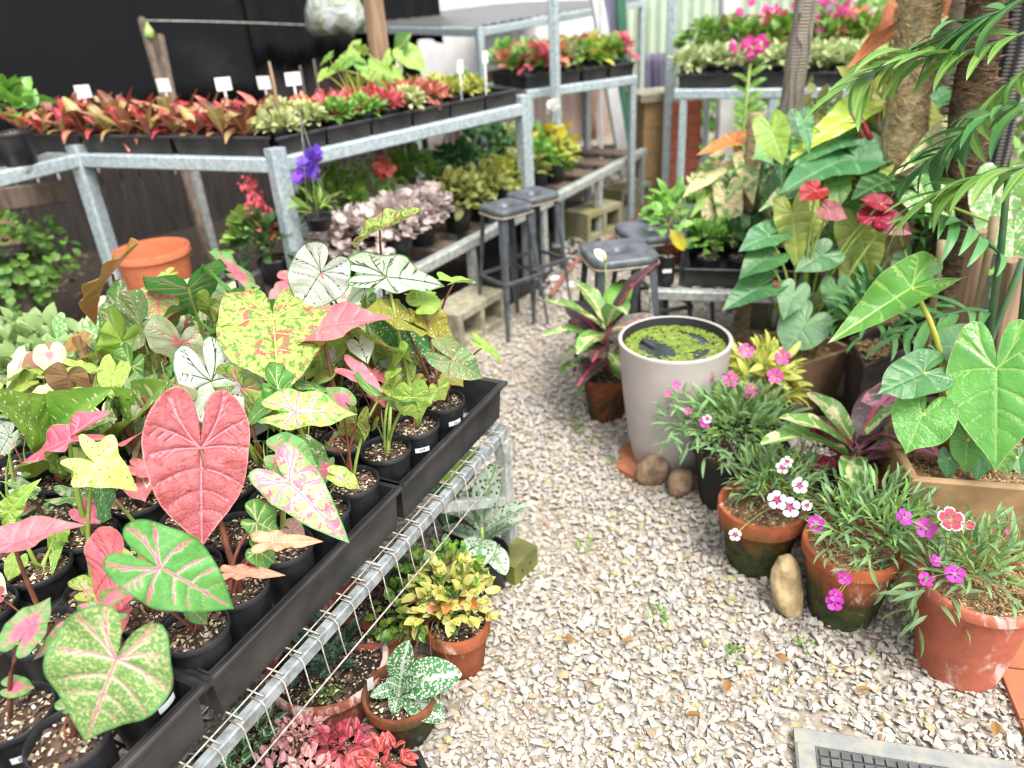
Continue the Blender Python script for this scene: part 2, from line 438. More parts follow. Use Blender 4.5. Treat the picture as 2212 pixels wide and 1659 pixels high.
leafmat('pinkmottle', L(.58, .13, .17), L(.66, .20, .23), 3, vein=(L(.66, .22, .26), .014), blots=[(L(.42, .44, .16), 10, .66, .03)], margin=(L(.30, .16, .08), .04))
leafmat('olive', L(.22, .24, .03), L(.28, .22, .03), 2.5, vein=(L(.36, .26, .06), .010), spots=[(L(.7, .62, .5), 22, .42, .28)], back=L(.24, .22, .04))
leafmat('lime', L(.22, .40, .045), L(.30, .46, .07), 3, vein=(L(.40, .54, .18), .012), back=L(.30, .42, .10))
leafmat('greenvein', L(.10, .28, .06), L(.14, .34, .07), 3, vein=(L(.55, .56, .30), .012), halo=(L(.42, .50, .22), .030), margin=(L(.08, .24, .05), .05))
leafmat('greenpink', L(.08, .32, .06), L(.11, .38, .07), 3, vein=(L(.72, .16, .22), .012), halo=(L(.66, .50, .42), .024), margin=(L(.05, .24, .05), .05), net=L(.20, .42, .16))
leafmat('rose', L(.38, .088, .105), L(.46, .135, .155), 4, vein=(L(.60, .22, .28), .012), blots=[(L(.36, .06, .06), 8, .62, .06)], margin=(L(.58, .22, .22), .03), quilt=1.0, rough=.5)
leafmat('hotpink', L(.72, .14, .17), L(.74, .20, .22), 3, vein=(L(.24, .05, .06), .010), margin=(L(.55, .26, .20), .04), quilt=.6)
leafmat('palegreen', L(.12, .30, .08), L(.16, .34, .10), 3, vein=(L(.66, .20, .24), .010), halo=(L(.68, .62, .42), .034), blots=[(L(.48, .54, .22), 30, .54, .03)], centre=(L(.66, .10, .14), .03, .05), margin=(L(.10, .30, .08), .05), quilt=.5)
leafmat('pinkspeck', L(.26, .44, .12), L(.40, .52, .22), 5, vein=(L(.74, .20, .28), .012), halo=(L(.74, .56, .52), .03), blots=[(L(.64, .62, .44), 14, .60, .03), (L(.70, .16, .25), 9, .505, .02)], margin=(L(.12, .34, .09), .07))
leafmat('pinkcentre', L(.12, .32, .09), L(.18, .36, .10), 3, vein=(L(.72, .18, .26), .016), centre=(L(.66, .13, .19), .55, .16), margin=(L(.12, .32, .09), .05))
leafmat('limepink', L(.40, .56, .11), L(.46, .60, .14), 3, vein=(L(.72, .18, .26), .014), halo=(L(.74, .62, .42), .04), blots=[(L(.12, .34, .06), 8, .56, .03)], centre=(L(.72, .22, .28), .20, .12), margin=(L(.13, .36, .06), .04), back=L(.22, .38, .08))
leafmat('salmon', L(.66, .22, .15), L(.68, .30, .19), 3, vein=(L(.70, .32, .22), .012), margin=(L(.50, .20, .08), .05))
leafmat('bronze', L(.36, .17, .04), L(.30, .20, .05), 2.5, vein=(L(.40, .14, .10), .014), margin=(L(.42, .22, .05), .05))
leafmat('dusty', L(.36, .17, .10), L(.30, .22, .09), 2, vein=(L(.42, .20, .16), .012), margin=(L(.26, .18, .06), .05))
leafmat('limespeck', L(.46, .60, .13), L(.52, .64, .20), 3, vein=(L(.58, .66, .28), .012), spots=[(L(.26, .035, .08), 16, .36, .25)], blots=[(L(.30, .46, .07), 12, .64, .04)])
leafmat('greenspot', L(.055, .19, .055), L(.08, .24, .06), 3, vein=(L(.20, .34, .10), .010), spots=[(L(.68, .66, .48), 20, .42, .38)])
leafmat('greenspotpink', L(.10, .24, .08), L(.20, .28, .10), 3, vein=(L(.36, .20, .14), .012), spots=[(L(.72, .60, .42), 24, .40, .30)], blots=[(L(.50, .22, .18), 5, .62, .05)])
leafmat('pinkspot', L(.30, .36, .08), L(.36, .40, .10), 3, vein=(L(.66, .14, .18), .020), halo=(L(.62, .20, .20), .05), spots=[(L(.78, .70, .62), 18, .40, .5)], margin=(L(.28, .36, .06), .08))
leafmat('whitepink', L(.66, .70, .50), L(.50, .62, .30), 4, vein=(L(.70, .26, .28), .012), blots=[(L(.22, .40, .10), 9, .66, .03)], centre=(L(.72, .22, .26), .28, .16), spots=[(L(.4, .08, .08), 18, .25, .3)])
leafmat('magenta', L(.46, .07, .14), L(.52, .13, .20), 3, vein=(L(.56, .18, .26), .016), margin=(L(.30, .20, .09), .05), back=L(.34, .36, .07))
leafmat('dief', L(.17, .34, .05), L(.24, .40, .06), 3, vein=(L(.26, .40, .10), .010), spots=[(L(.66, .66, .38), 26, .40, .5), (L(.62, .64, .34), 9, .34, .3)], back=L(.24, .28, .03))
leafmat('creamy', L(.72, .66, .32), L(.70, .68, .42), 3, vein=(L(.66, .62, .28), .010), blots=[(L(.12, .30, .06), 4, .62, .02), (L(.3, .42, .12), 14, .7, .02)])
leafmat('varieg', L(.12, .30, .07), L(.16, .36, .08), 3, vein=(L(.55, .58, .36), .010), blots=[(L(.70, .68, .46), 5, .58, .02), (L(.6, .62, .36), 18, .62, .03)])
leafmat('anthurium', L(.075, .22, .035), L(.10, .28, .04), 2, vein=(L(.20, .34, .08), .013), rough=.22, transl=.15, quilt=.5, back=L(.22, .32, .06), margin=(L(.24, .36, .10), .02))
leafmat('anthurium_dark', L(.040, .15, .045), L(.06, .19, .05), 2, vein=(L(.12, .22, .09), .012), rough=.35, transl=.12, quilt=.3, back=L(.10, .20, .06))
leafmat('anthurium_pale', L(.10, .22, .10), L(.14, .27, .11), 2, vein=(L(.26, .36, .16), .012), rough=.4, transl=.15)
leafmat('philo_lime', L(.30, .36, .05), L(.22, .32, .05), 2.5, vein=(L(.42, .46, .16), .014), rough=.4, back=L(.26, .32, .06))
leafmat('philo_yellow', L(.60, .60, .16), L(.52, .58, .14), 2.5, vein=(L(.62, .62, .26), .012), blots=[(L(.26, .44, .07), 5, .63, .03)], back=L(.55, .55, .2))
leafmat('philo_banana', L(.48, .60, .06), L(.40, .54, .06), 2.5, vein=(L(.62, .68, .2), .018), quilt=.8)
leafmat('philo_bluegreen', L(.055, .19, .07), L(.08, .24, .08), 2, vein=(L(.18, .32, .14), .014), rough=.35, back=L(.09, .2, .09))
leafmat('philo_cream', L(.66, .58, .30), L(.70, .50, .28), 2.2, vein=(L(.5, .5, .2), .010), blots=[(L(.14, .28, .07), 3.2, .52, .03), (L(.3, .4, .12), 12, .62, .03)])
leafmat('orange', L(.58, .19, .05), L(.50, .22, .06), 2.5, vein=(L(.42, .10, .04), .012), back=L(.55, .2, .08))
leafmat('redspathe', L(.30, .010, .02), L(.22, .008, .016), 3, vein=(L(.60, .06, .06), .012), rough=.22, quilt=.4)
leafmat('darkspathe', L(.20, .025, .04), L(.30, .06, .07), 4, vein=(L(.42, .14, .14), .014), rough=.3)
leafmat('palm', L(.065, .22, .05), L(.13, .29, .06), 2, vein=(L(.09, .24, .09), .03), rough=.42, transl=.2, quilt=.2, back=L(.06, .17, .08))
leafmat('palm_lime', L(.11, .27, .05), L(.17, .33, .06), 2, vein=(L(.26, .40, .1), .03), rough=.4, transl=.25, quilt=.2)
leafmat('cordy_red', L(.42, .02, .026), L(.34, .04, .03), 2, vein=(L(.55, .10, .10), .04), rough=.4, back=L(.26, .05, .04))
leafmat('cordy_pink', L(.46, .10, .09), L(.46, .32, .12), 2.5, vein=(L(.62, .26, .2), .05), margin=(L(.46, .06, .06), .3), rough=.4, back=L(.30, .12, .08))
leafmat('cordy_olive', L(.33, .31, .08), L(.22, .22, .05), 2, vein=(L(.5, .34, .2), .05), margin=(L(.50, .14, .10), .2), rough=.4)
leafmat('cordy_brown', L(.10, .03, .018), L(.17, .08, .03), 2, vein=(L(.3, .1, .06), .05), rough=.4)
leafmat('aglaonema', L(.46, .56, .44), L(.54, .62, .50), 4, vein=(L(.2, .34, .16), .02), spots=[(L(.025, .10, .03), 17, .52, .62)], margin=(L(.10, .24, .08), .06))
leafmat('silverspot', L(.05, .17, .05), L(.07, .20, .06), 4, vein=(L(.50, .58, .46), .018), spots=[(L(.56, .64, .52), 26, .56, .8)], rough=.6)
leafmat('rosette', L(.17, .25, .18), L(.13, .20, .14), 3, vein=(L(.02, .06, .03), .03), blots=[(L(.018, .055, .028), 9, .52, .03)], margin=(L(.10, .17, .11), .06), rough=.6)
leafmat('darkgreen', L(.025, .085, .022), L(.04, .12, .03), 2, vein=(L(.10, .20, .07), .03), rough=.35)
leafmat('blackgreen', L(.016, .03, .016), L(.03, .045, .02), 2, vein=(L(.05, .08, .04), .03), rough=.4)
leafmat('croton_dark', L(.05, .038, .045), L(.09, .06, .06), 3, vein=(L(.42, .07, .12), .02), blots=[(L(.42, .08, .14), 4, .70, .04)], rough=.32)
leafmat('croton_pink', L(.56, .16, .24), L(.50, .11, .2), 3, vein=(L(.6, .2, .3), .03), blots=[(L(.10, .12, .09), 5, .50, .03)], rough=.35)
leafmat('croton_cream', L(.13, .30, .06), L(.18, .36, .08), 3, vein=(L(.6, .58, .3), .02), blots=[(L(.70, .66, .32), 3.4, .54, .03)], rough=.35)
leafmat('croton_grey', L(.12, .17, .13), L(.16, .20, .16), 3, vein=(L(.5, .2, .24), .03), margin=(L(.58, .22, .28), .10), blots=[(L(.30, .32, .26), 9, .6, .04)], rough=.4)
leafmat('croton_red', L(.42, .02, .07), L(.30, .02, .05), 3, vein=(L(.5, .05, .12), .03), rough=.3)
# ------------------------------------------------------------------ leaves
OUT = {  # half outlines in polar form: (degrees from the tip, radius); the tip is at radius 1
    'heart':  [(0, 1.0), (5, .90), (14, .79), (28, .69), (45, .62), (65, .575), (88, .56), (110, .585), (130, .64), (146, .685), (157, .68), (166, .60), (172, .44), (177, .20), (180, .07)],
    'arrow':  [(0, 1.0), (6, .84), (14, .66), (26, .52), (42, .43), (62, .37), (85, .34), (108, .36), (128, .45), (143, .60), (152, .66), (160, .62), (168, .42), (175, .20), (180, .07)],
    'broad':  [(0, 1.0), (4, .90), (12, .82), (25, .765), (42, .73), (65, .70), (90, .675), (115, .66), (135, .65), (150, .62), (161, .54), (169, .40), (175, .20), (180, .06)],
    'long':   [(0, 1.0), (4, .86), (10, .70), (20, .55), (34, .43), (52, .35), (74, .31), (98, .31), (120, .36), (138, .43), (150, .45), (160, .40), (169, .26), (176, .12), (180, .05)],
    'star':   [(0, 1.0), (6, .82), (14, .66), (26, .54), (42, .47), (58, .44), (74, .46), (88, .55), (98, .62), (107, .58), (118, .46), (130, .44), (141, .56), (149, .70), (156, .68), (165, .44), (174, .2), (180, .08)],
}
def _radial(out, ph):
    p = np.array(OUT[out]); d = np.degrees(np.abs(ph))
    x = np.linspace(0, 180, 361); y = np.interp(x, p[:, 0], p[:, 1])
    k = np.array([1, 2, 3, 2, 1.]) / 9
    for _ in range(3):
        yy = np.convolve(np.pad(y, 2, mode='edge'), k, 'valid'); yy[:4] = y[:4]; yy[-3:] = y[-3:]; y = yy
    return np.interp(d, x, y)
def _segdist(P, polys):
    best = np.full(len(P), 9.0)
    for pl in polys:
        for a, b in zip(pl[:-1], pl[1:]):
            ab = b - a; t = np.clip(((P - a) @ ab) / (ab @ ab + 1e-12), 0, 1)
            best = np.minimum(best, np.linalg.norm(P - a - t[:, None] * ab, axis=1))
    return best
def _bez2(a, c, b, n=7):
    t = np.linspace(0, 1, n)[:, None]; return (1 - t) ** 2 * a + 2 * t * (1 - t) * c + t * t * b
def heart_leaf(out='heart', wid=1.0, cup=.15, curl=.25, wave=.03, quilt=.012, side=0.0, seed=0, nphi=56, nr=12):
    """a heart or arrow shaped blade: stalk at the origin, tip at y = 1, upper face +z"""
    rg = random.Random(seed * 7 + 3)
    s = np.linspace(-1, 1, nphi + 1); ph = math.pi * np.sign(s) * (1 - (1 - np.abs(s)) ** 1.25)
    r = _radial(out, ph)
    lop = 1 + .06 * np.sin(ph * 1.0 + rg.uniform(0, 6)) + .025 * np.sin(ph * 5 + rg.uniform(0, 6)); r = r * lop
    fr = np.linspace(0, 1, nr + 1)[1:] ** .92
    F_, PH = np.meshgrid(fr, ph, indexing='ij'); Rr = F_ * r[None, :]
    x = (wid * Rr * np.sin(PH)).ravel(); y = (Rr * np.cos(PH)).ravel(); ed = F_.ravel()
    x = np.concatenate([[0], x]); y = np.concatenate([[0], y]); ed = np.concatenate([[0], ed])
    polys = [np.array([[0, 0], [0, .98]])]
    for sd in (-1, 1):
        for y0, pe, bul in ((0, 154, .10), (0, 118, .06), (.0, 84, .04), (.20, 50, .05), (.42, 31, .04), (.62, 18, .03)):
            pe += rg.uniform(-4, 4); e = math.radians(pe); re = float(_radial(out, np.array([e]))[0]) * .93
            a = np.array([0, y0]); b = np.array([sd * wid * re * math.sin(e), re * math.cos(e)])
            c = (a + b) / 2 + np.array([sd * bul * .2, -bul])
            if pe > 140: c = (a + b) / 2 + np.array([sd * .08, .05])
            pl = _bez2(a, c, b); polys.append(pl)
            for q in (3, 4, 5):   # forked side veins
                m = pl[q]; polys.append(np.array([m, m + np.array([sd * .10 * wid, .07 if pe < 120 else -.10])]))
    P = np.stack([x, y], 1); vd = _segdist(P, polys)
    phv = np.concatenate([[0], PH.ravel()])
    z = cup * (np.sqrt(x * x + .004) - .063) - curl * y * np.abs(y) * .6
    z = z - cup * .5 * np.maximum(0, -y) ** 1.5 + side * x * x * np.sign(x)
    z = z + wave * ed ** 2 * np.sin(phv * rg.choice((5, 6, 7)) + rg.uniform(0, 6)) + quilt * np.minimum(vd, .05) / .05
    z = z + .02 * np.sin(x * 3 + rg.uniform(0, 6)) * np.cos(y * 2.5 + rg.uniform(0, 6))
    v = np.stack([x, y, z], 1)
    n1 = nphi + 1; f = [(0, 1 + j, 2 + j) for j in range(nphi)]
    for i in range(nr - 1):
        a = 1 + i * n1
        f += [(a + j, a + n1 + j, a + n1 + j + 1, a + j + 1) for j in range(nphi)]
    f = [q[::-1] for q in f]
    off = rg.uniform(0, 40)
    return v, f, dict(vd=vd, ed=ed, luv=np.stack([x + off, y, 0 * x], 1))
def lance_leaf(w=.12, a=.8, b=.8, curl=.6, fold=.3, wave=0.0, lat=0, nl=14, nw=4, seed=0, twist=0.0, stalk=0.0, tipw=0.0):
    """a strap / lance / oval blade of length 1 along y, half width w"""
    rg = random.Random(seed * 5 + 1)
    t = np.linspace(0, 1, nl + 1)
    tt = np.clip((t - stalk) / (1 - stalk), 0, 1)
    hw = w * np.sin(math.pi * tt ** a) ** b + w * .05 + tipw * t * (t < 1)
    hw[-1] = w * .03
    th = -curl * (t - .15) * np.clip(t * 1.5, 0, 1)
    dy, dz = np.cos(th) / nl, np.sin(th) / nl
    cy = np.concatenate([[0], np.cumsum(dy[:-1])]); cz = np.concatenate([[0], np.cumsum(dz[:-1])])
    sx = np.linspace(-1, 1, nw + 1)
    v, vd, ed, uv = [], [], [], []
    off = rg.uniform(0, 40); p1, p2 = rg.uniform(0, 6), rg.uniform(0, 6)
    for i in range(nl + 1):
        ny = np.array([0, -math.sin(th[i]), math.cos(th[i])])
        tw = twist * t[i]
        for q in sx:
            x = q * hw[i]; up = fold * abs(x) + wave * abs(q) ** 2 * math.sin(t[i] * 16 + (p1 if q > 0 else p2))
            p = np.array([0, cy[i], cz[i]]) + np.array([x * math.cos(tw), 0, 0]) + ny * (up + x * math.sin(tw))
            v.append(p); d = abs(x)
            if lat: d = min(d, abs(((t[i] - abs(x) * 1.2) * lat) % 1 - .5) / lat + .004)
            vd.append(d); ed.append(max(abs(q), max(0, (t[i] - .9) * 10) * .0)); uv.append((x + off, t[i], 0))
    m = nw + 1
    f = [(i * m + j, i * m + j + 1, (i + 1) * m + j + 1, (i + 1) * m + j) for i in range(nl) for j in range(nw)]
    return np.array(v), f, dict(vd=np.array(vd), ed=np.array(ed), luv=np.array(uv))
_MC = {}
def leafmesh(kind, **kw):
    key = (kind,) + tuple(sorted(kw.items()))
    if key not in _MC:
        v, f, a = (heart_leaf if kind == 'heart' else lance_leaf)(**kw)
        _MC[key] = MB().add(v, f, **a).mesh('leaf_blade', smooth=True)
        _MC[key].materials.append(None)
    return _MC[key]
def leaf(parent, me, p, ydir, zdir, size, mat, name='leaf', sx=None):
    q = np.asarray(p, float) - wloc(parent)
    return inst(name, me, parent, frame(q, ydir, zdir, sx or size, size, size), mat)
def stalk(parent, pts, r0, r1, mat, name='stem', n=6):
    return MB().tube(pts, np.linspace(r0, r1, len(pts)), n).build(name, mat, parent, True)

def foliage(parent, name, tmpl, P, Y, Z, S, mat, kind='stuff', SX=None):
    """many small blades joined into one part; every blade is real geometry"""
    tv, tf, ta = tmpl; n, m = len(P), len(tv)
    P, Y, Z = np.asarray(P, float), np.asarray(Y, float), np.asarray(Z, float)
    S = np.broadcast_to(np.asarray(S, float), (n,)); SXx = S if SX is None else np.broadcast_to(np.asarray(SX, float), (n,))
    Y = Y / np.linalg.norm(Y, axis=1, keepdims=True)
    X = np.cross(Y, Z); X /= np.linalg.norm(X, axis=1, keepdims=True) + 1e-9; Zz = np.cross(X, Y)
    v = P[:, None, :] + tv[None, :, 0:1] * (X * SXx[:, None])[:, None, :] + tv[None, :, 1:2] * (Y * S[:, None])[:, None, :] + tv[None, :, 2:3] * (Zz * S[:, None])[:, None, :]
    f = [tuple(i + k * m for i in q) for k in range(n) for q in tf]
    rg = np.random.RandomState(n + int(1000 * abs(P[0, 0])))
    uv = np.tile(ta['luv'], (n, 1)); uv[:, 0] += np.repeat(rg.rand(n) * 50, m)
    mb = MB(); mb.v = [v.reshape(-1, 3)]; mb.f = f; mb.n = n * m
    mb.at = {'vd': [np.tile(ta['vd'], n)], 'ed': [np.tile(ta['ed'], n)], 'luv': [uv]}
    return mb.build(name, mat, parent, True, kind=kind)
T_OVAL = lance_leaf(w=.30, a=.75, b=.8, curl=.5, fold=.25, nl=4, nw=2)
T_NARROW = lance_leaf(w=.075, a=.7, b=.7, curl=.9, fold=.3, nl=4, nw=2)
T_ROUND = lance_leaf(w=.42, a=.9, b=.6, curl=.4, fold=.15, nl=4, nw=2)
T_LANCE = lance_leaf(w=.17, a=.75, b=.8, curl=.8, fold=.3, nl=5, nw=2)
def dome_dirs(n, rg, lo=-.1, hi=1.0):
    z = rg.uniform(lo, hi, n); a = rg.uniform(0, 2 * math.pi, n); q = np.sqrt(np.maximum(0, 1 - z * z))
    return np.stack([q * np.cos(a), q * np.sin(a), z], 1)
def bush(parent, name, tmpl, c, rad, n, size, mat, seed=0, lo=-.1, fill=.35, droop=.3, up=.35, kind='stuff'):
    """an uneven mound of leaves round c (radii rad)"""
    rg = np.random.RandomState(seed); d = dome_dirs(n, rg, lo)
    lump = 1 + .22 * np.sin(3 * np.arctan2(d[:, 1], d[:, 0]) + seed) * (1 - np.abs(d[:, 2]))
    r = (1 - fill * rg.rand(n) ** 1.3) * lump
    P = np.asarray(c) + d * np.asarray(rad) * r[:, None]
    Y = d + rg.normal(0, .45, (n, 3)) + np.array([0, 0, up - droop * rg.rand()])
    Z = d * .6 + np.array([0, 0, .9]) + rg.normal(0, .25, (n, 3))
    return foliage(parent, name, tmpl, P, Y, Z, size * rg.uniform(.65, 1.25, n), mat, kind)
def rosette(parent, base, n, meshes, mats, length, elev=(75, 5), seed=0, h=.02, r=.01, spread=1.0, az0=0.0, name='leaf', jl=.2, sx=1.0):
    rg = random.Random(seed); res = []
    for i in range(n):
        k = i / max(1, n - 1); az = az0 + i * 2.39996 + rg.uniform(-.25, .25)
        el = math.radians(elev[0] + (elev[1] - elev[0]) * k + rg.uniform(-8, 8))
        d = V(math.cos(az) * math.cos(el), math.sin(az) * math.cos(el), math.sin(el))
        p = np.asarray(base) + V(math.cos(az) * r, math.sin(az) * r, h * (1 - k))
        ln = length * (1 - jl * .5 + rg.uniform(-jl, jl)) * (.75 + .35 * math.sin(math.pi * min(1, .25 + k)))
        z = V(-math.cos(az) * math.sin(el), -math.sin(az) * math.sin(el), math.cos(el)) + V(rg.uniform(-.2, .2), rg.uniform(-.2, .2), .1)
        res.append(leaf(parent, meshes[i % len(meshes)], p, d, z, ln, mats[rg.randrange(len(mats))], name, sx=ln * sx))
    return res

# ------------------------------------------------------------------ pots, soil, chips
def potprofile(rt, rb, h, rim=.02, lip=.006, wall=.004):
    return [(0.001, 0), (rb * .9, 0), (rb, .006), (rt - lip - .002 - (rt - rb) * .02 * 0, h - rim), (rt, h - rim + .002), (rt, h - .003), (rt - .002, h), (rt - wall, h), (rt - wall - .002, h - .004), (rt - wall - lip, h - rim), (rb - .002, .02)]
_PM = {}
def potmesh(rt, rb, h, rim, lip, wall, n=30, bands=()):
    key = (rt, rb, h, rim, lip, wall)
    if key not in _PM:
        pr = potprofile(rt, rb, h, rim, lip, wall)
        _PM[key] = MB().lathe(pr, (0, 0, 0), n).mesh('pot', smooth=True); _PM[key].materials.append(None)
        try:
            _PM[key].set_sharp_from_angle(angle=math.radians(40))
        except Exception: pass
    return _PM[key]
def _soilmesh(r, seed):
    key = ('soil', round(r, 3), seed)
    if key not in _PM:
        _PM[key] = MB().disc((0, 0, 0), r, 20, .006, seed).mesh('soil', smooth=True); _PM[key].materials.append(None)
    return _PM[key]
def _hullstone(rg, n=9, fl=.55):
    import bmesh
    bm = bmesh.new()
    for _ in range(n):
        d = nrm([rg.gauss(0, 1), rg.gauss(0, 1), rg.gauss(0, 1)])
        bm.verts.new(Vector((d[0], d[1] * rg.uniform(.55, .85), d[2] * fl * .72)) * rg.uniform(.8, 1.1) * .5)
    r_ = bmesh.ops.convex_hull(bm, input=bm.verts)
    bmesh.ops.delete(bm, geom=[g for g in r_['geom_interior'] if isinstance(g, bmesh.types.BMVert)], context='VERTS')
    bm.verts.index_update()
    v = np.array([q.co[:] for q in bm.verts]); f = [tuple(q.index for q in fc.verts) for fc in bm.faces]
    bm.free(); return v, f
_rg = random.Random(11)
STONES = [_hullstone(_rg, _rg.choice((8, 9, 10, 12)), _rg.uniform(.4, .75)) for _ in range(24)]
def scatter_stones(P, size, seed, flat=1.0):
    """stones at P joined in one mesh builder, with a random value for each"""
    rg = np.random.RandomState(seed); mb = MB(); vs_, sr = [], []
    for i, p in enumerate(P):
        v, f = STONES[rg.randint(len(STONES))]
        a, b, c = rg.uniform(0, 6.28), rg.normal(0, .22), rg.normal(0, .22)
        s = size * (.5 + 1.0 * rg.rand() ** 1.4)
        R = rotz(a) @ np.array([[1, 0, 0], [0, math.cos(b), -math.sin(b)], [0, math.sin(b), math.cos(b)]]) @ np.array([[math.cos(c), 0, math.sin(c)], [0, 1, 0], [-math.sin(c), 0, math.cos(c)]])
        q = (v * V(1, 1, flat) * s) @ R.T + p
        mb.f += [tuple(x + mb.n for x in fc) for fc in f]; mb.n += len(q)
        vs_.append(q); sr.append(np.full(len(q), rg.rand()))
    mb.v = vs_; mb.at = {'srand': sr}
    return mb
def _chipmesh(r, seed, what):
    key = ('chip', round(r, 3), seed, what)
    if key not in _PM:
        rg = np.random.RandomState(seed)
        n = int((95 if what == 'perlite' else 55) * (r / .05) ** 1.3)
        q = np.sqrt(rg.rand(n)) * r * .95; a = rg.rand(n) * 6.283
        P = np.stack([q * np.cos(a), q * np.sin(a), .004 + .004 * rg.rand(n)], 1)
        mb = scatter_stones(P, .0085 if what == 'perlite' else .017, seed, 1.0 if what == 'perlite' else .45)
        _PM[key] = mb.mesh(what); _PM[key].materials.append(None)
    return _PM[key]
def fillpot(T, p, rt, rb, h, mat, rim=.018, lip=.005, wall=.004, fill=.018, soil='potting_soil', chips=True, seed=0, bark=True, rot=0.0):
    """pot standing at p with its soil, bark and perlite: parts of T"""
    q = np.asarray(p, float) - wloc(T)
    o = inst('pot', potmesh(rt, rb, h, rim, lip, wall), T, Matrix.Translation(q) @ Matrix.Rotation(rot, 4, 'Z'), MAT[mat])
    zs = h - fill; rs = rb + (rt - rb) * (zs / h) - wall - .002
    M = Matrix.Translation(q + V(0, 0, zs)) @ Matrix.Rotation(seed * 1.7, 4, 'Z')
    so = inst('soil', _soilmesh(rs, seed % 3), T, M, MAT[soil])
    if chips:
        setp(inst('perlite', _chipmesh(rs, seed % 3, 'perlite'), so, None, MAT['perlite']), kind='stuff')
        if bark: setp(inst('bark_chips', _chipmesh(rs, seed % 3, 'bark'), so, None, MAT['bark_chip']), kind='stuff')
    return zs
# ------------------------------------------------------------------ the ground
def sheet(name, pts, z, mat, kind='structure'):
    o = MB().add([[x, y, z] for x, y in pts], [tuple(range(len(pts)))]).build(name, mat, None, kind=kind)
    return o
ground = sheet('ground', [(-60, -40), (60, -40), (60, 80), (-60, 80)], 0, MAT['gravel_ground'])
def ragged(pts, step=.12, amp=.05):
    out = []; rg = random.Random(len(pts))
    for (x0, y0), (x1, y1) in zip(pts, pts[1:] + pts[:1]):
        n = max(1, int(min(math.hypot(x1 - x0, y1 - y0), 6) / step))
        for i in range(n): t = i / n; out.append((x0 + (x1 - x0) * t + rg.uniform(-amp, amp), y0 + (y1 - y0) * t + rg.uniform(-amp, amp)))
    return out
earth = sheet('garden_bed', ragged([(-9, 2.1), (-.9, 2.1), (-.35, 3.0), (.55, 4.45), (1.2, 7.6), (-9, 7.6)]), .004, MAT['dark_earth'])
bed2 = sheet('garden_bed', ragged([(.95, 1.9), (1.45, 1.2), (6, 1.2), (6, 4.0), (1.5, 3.9), (1.05, 2.6)]), .004, MAT['dark_earth'])

# gravel: the stones nearest the camera one by one, the rest as one mass
def path_ok(x, y):
    if y < .55 or y > 6.3: return False
    left = np.interp(y, [.5, 1.9, 2.6, 3.4, 4.4, 6.3], [-1.1, -.75, -.30, .0, .35, .75])
    right = np.interp(y, [.5, 1.2, 1.9, 2.5, 3.3, 4.5, 6.3], [1.35, 1.30, 1.15, 1.0, 1.05, 1.25, 1.6])
    return left < x < right
_rs = np.random.RandomState(5); near, far = [], []
def jitter_grid(x0, x1, y0, y1, d):
    xs = np.arange(x0, x1, d); ys = np.arange(y0, y1, d)
    g = np.stack(np.meshgrid(xs, ys), -1).reshape(-1, 2)
    return g + _rs.uniform(-.55 * d, .55 * d, g.shape)
def bare(x, y):   # worn patches where the soil shows
    return (math.sin(x * 5.1 + 1.3) * math.sin(y * 4.3 + .4) + .5 * math.sin(x * 11 + y * 7)) > 1.05
for x, y in jitter_grid(-1.1, 1.5, .55, 2.7, .0158):
    if path_ok(x, y) and not (bare(x, y) and _rs.rand() < .75): near.append((x, y, .002 + .012 * _rs.rand()))
for x, y in jitter_grid(-.9, 1.7, 2.7, 6.2, .026):
    if path_ok(x, y): far.append((x, y, .002 + .012 * _rs.rand()))
near = np.array(near); far = np.array(far)
def front_order(p):   # on the open path, by distance to the camera
    return math.hypot(p[0] - .35, p[1] - .35) + (3 if p[0] < -.02 + .5 * (p[1] - 1.6) else 0)
ordr = sorted(range(len(near)), key=lambda i: front_order(near[i]))
single, many = ordr[:300], ordr[300:]
_sm = []
for v, f in STONES:
    me = MB().add(v, f).mesh('stone'); me.materials.append(MAT['stone_single']); _sm.append(me)
for i in single:
    p = near[i] + V(0, 0, .004)
    s = .031 * (.7 + .7 * _rs.rand())
    M = Matrix.Translation(p) @ Matrix.Rotation(_rs.rand() * 6.28, 4, 'Z') @ Matrix.Rotation(_rs.normal(0, .2), 4, 'X') @ Matrix.Rotation(_rs.normal(0, .2), 4, 'Y') @ Matrix.Scale(s, 4)
    inst('stone', _sm[_rs.randint(24)], ground, M)
g1 = scatter_stones(near[many], .0275, 3).build('gravel', MAT['stone_many'], None, kind='stuff')
setp(g1, 'pale grey and cream crushed stone covering the near path', 'gravel', None, 'stuff')
grit = np.array([(x, y, .004 + .006 * _rs.rand()) for x, y in jitter_grid(-.4, 1.45, .8, 2.4, .0165) if path_ok(x, y)])
g3 = scatter_stones(grit, .011, 6).build('grit', MAT['stone_many'], None, kind='stuff')
setp(g3, 'fine pale grit lying between the stones of the near path', 'grit', None, 'stuff')
g2 = scatter_stones(far, .030, 4).build('gravel', MAT['stone_many'], None, kind='stuff')
setp(g2, 'pale crushed stone covering the path beyond the water tub', 'gravel', None, 'stuff')

lit = np.array([(_rs.uniform(-3.2, -.2), _rs.uniform(2.2, 5.2), .006 + .01 * _rs.rand()) for _ in range(1500)] + [(_rs.uniform(1.05, 3.6), _rs.uniform(1.25, 3.9), .006 + .01 * _rs.rand()) for _ in range(2200)])
setp(scatter_stones(lit, .045, 8, .35).build('bark_litter', MAT['bark_chip'], None, kind='stuff'), 'brown bark litter scattered over the dark garden beds', 'bark', None, 'stuff')

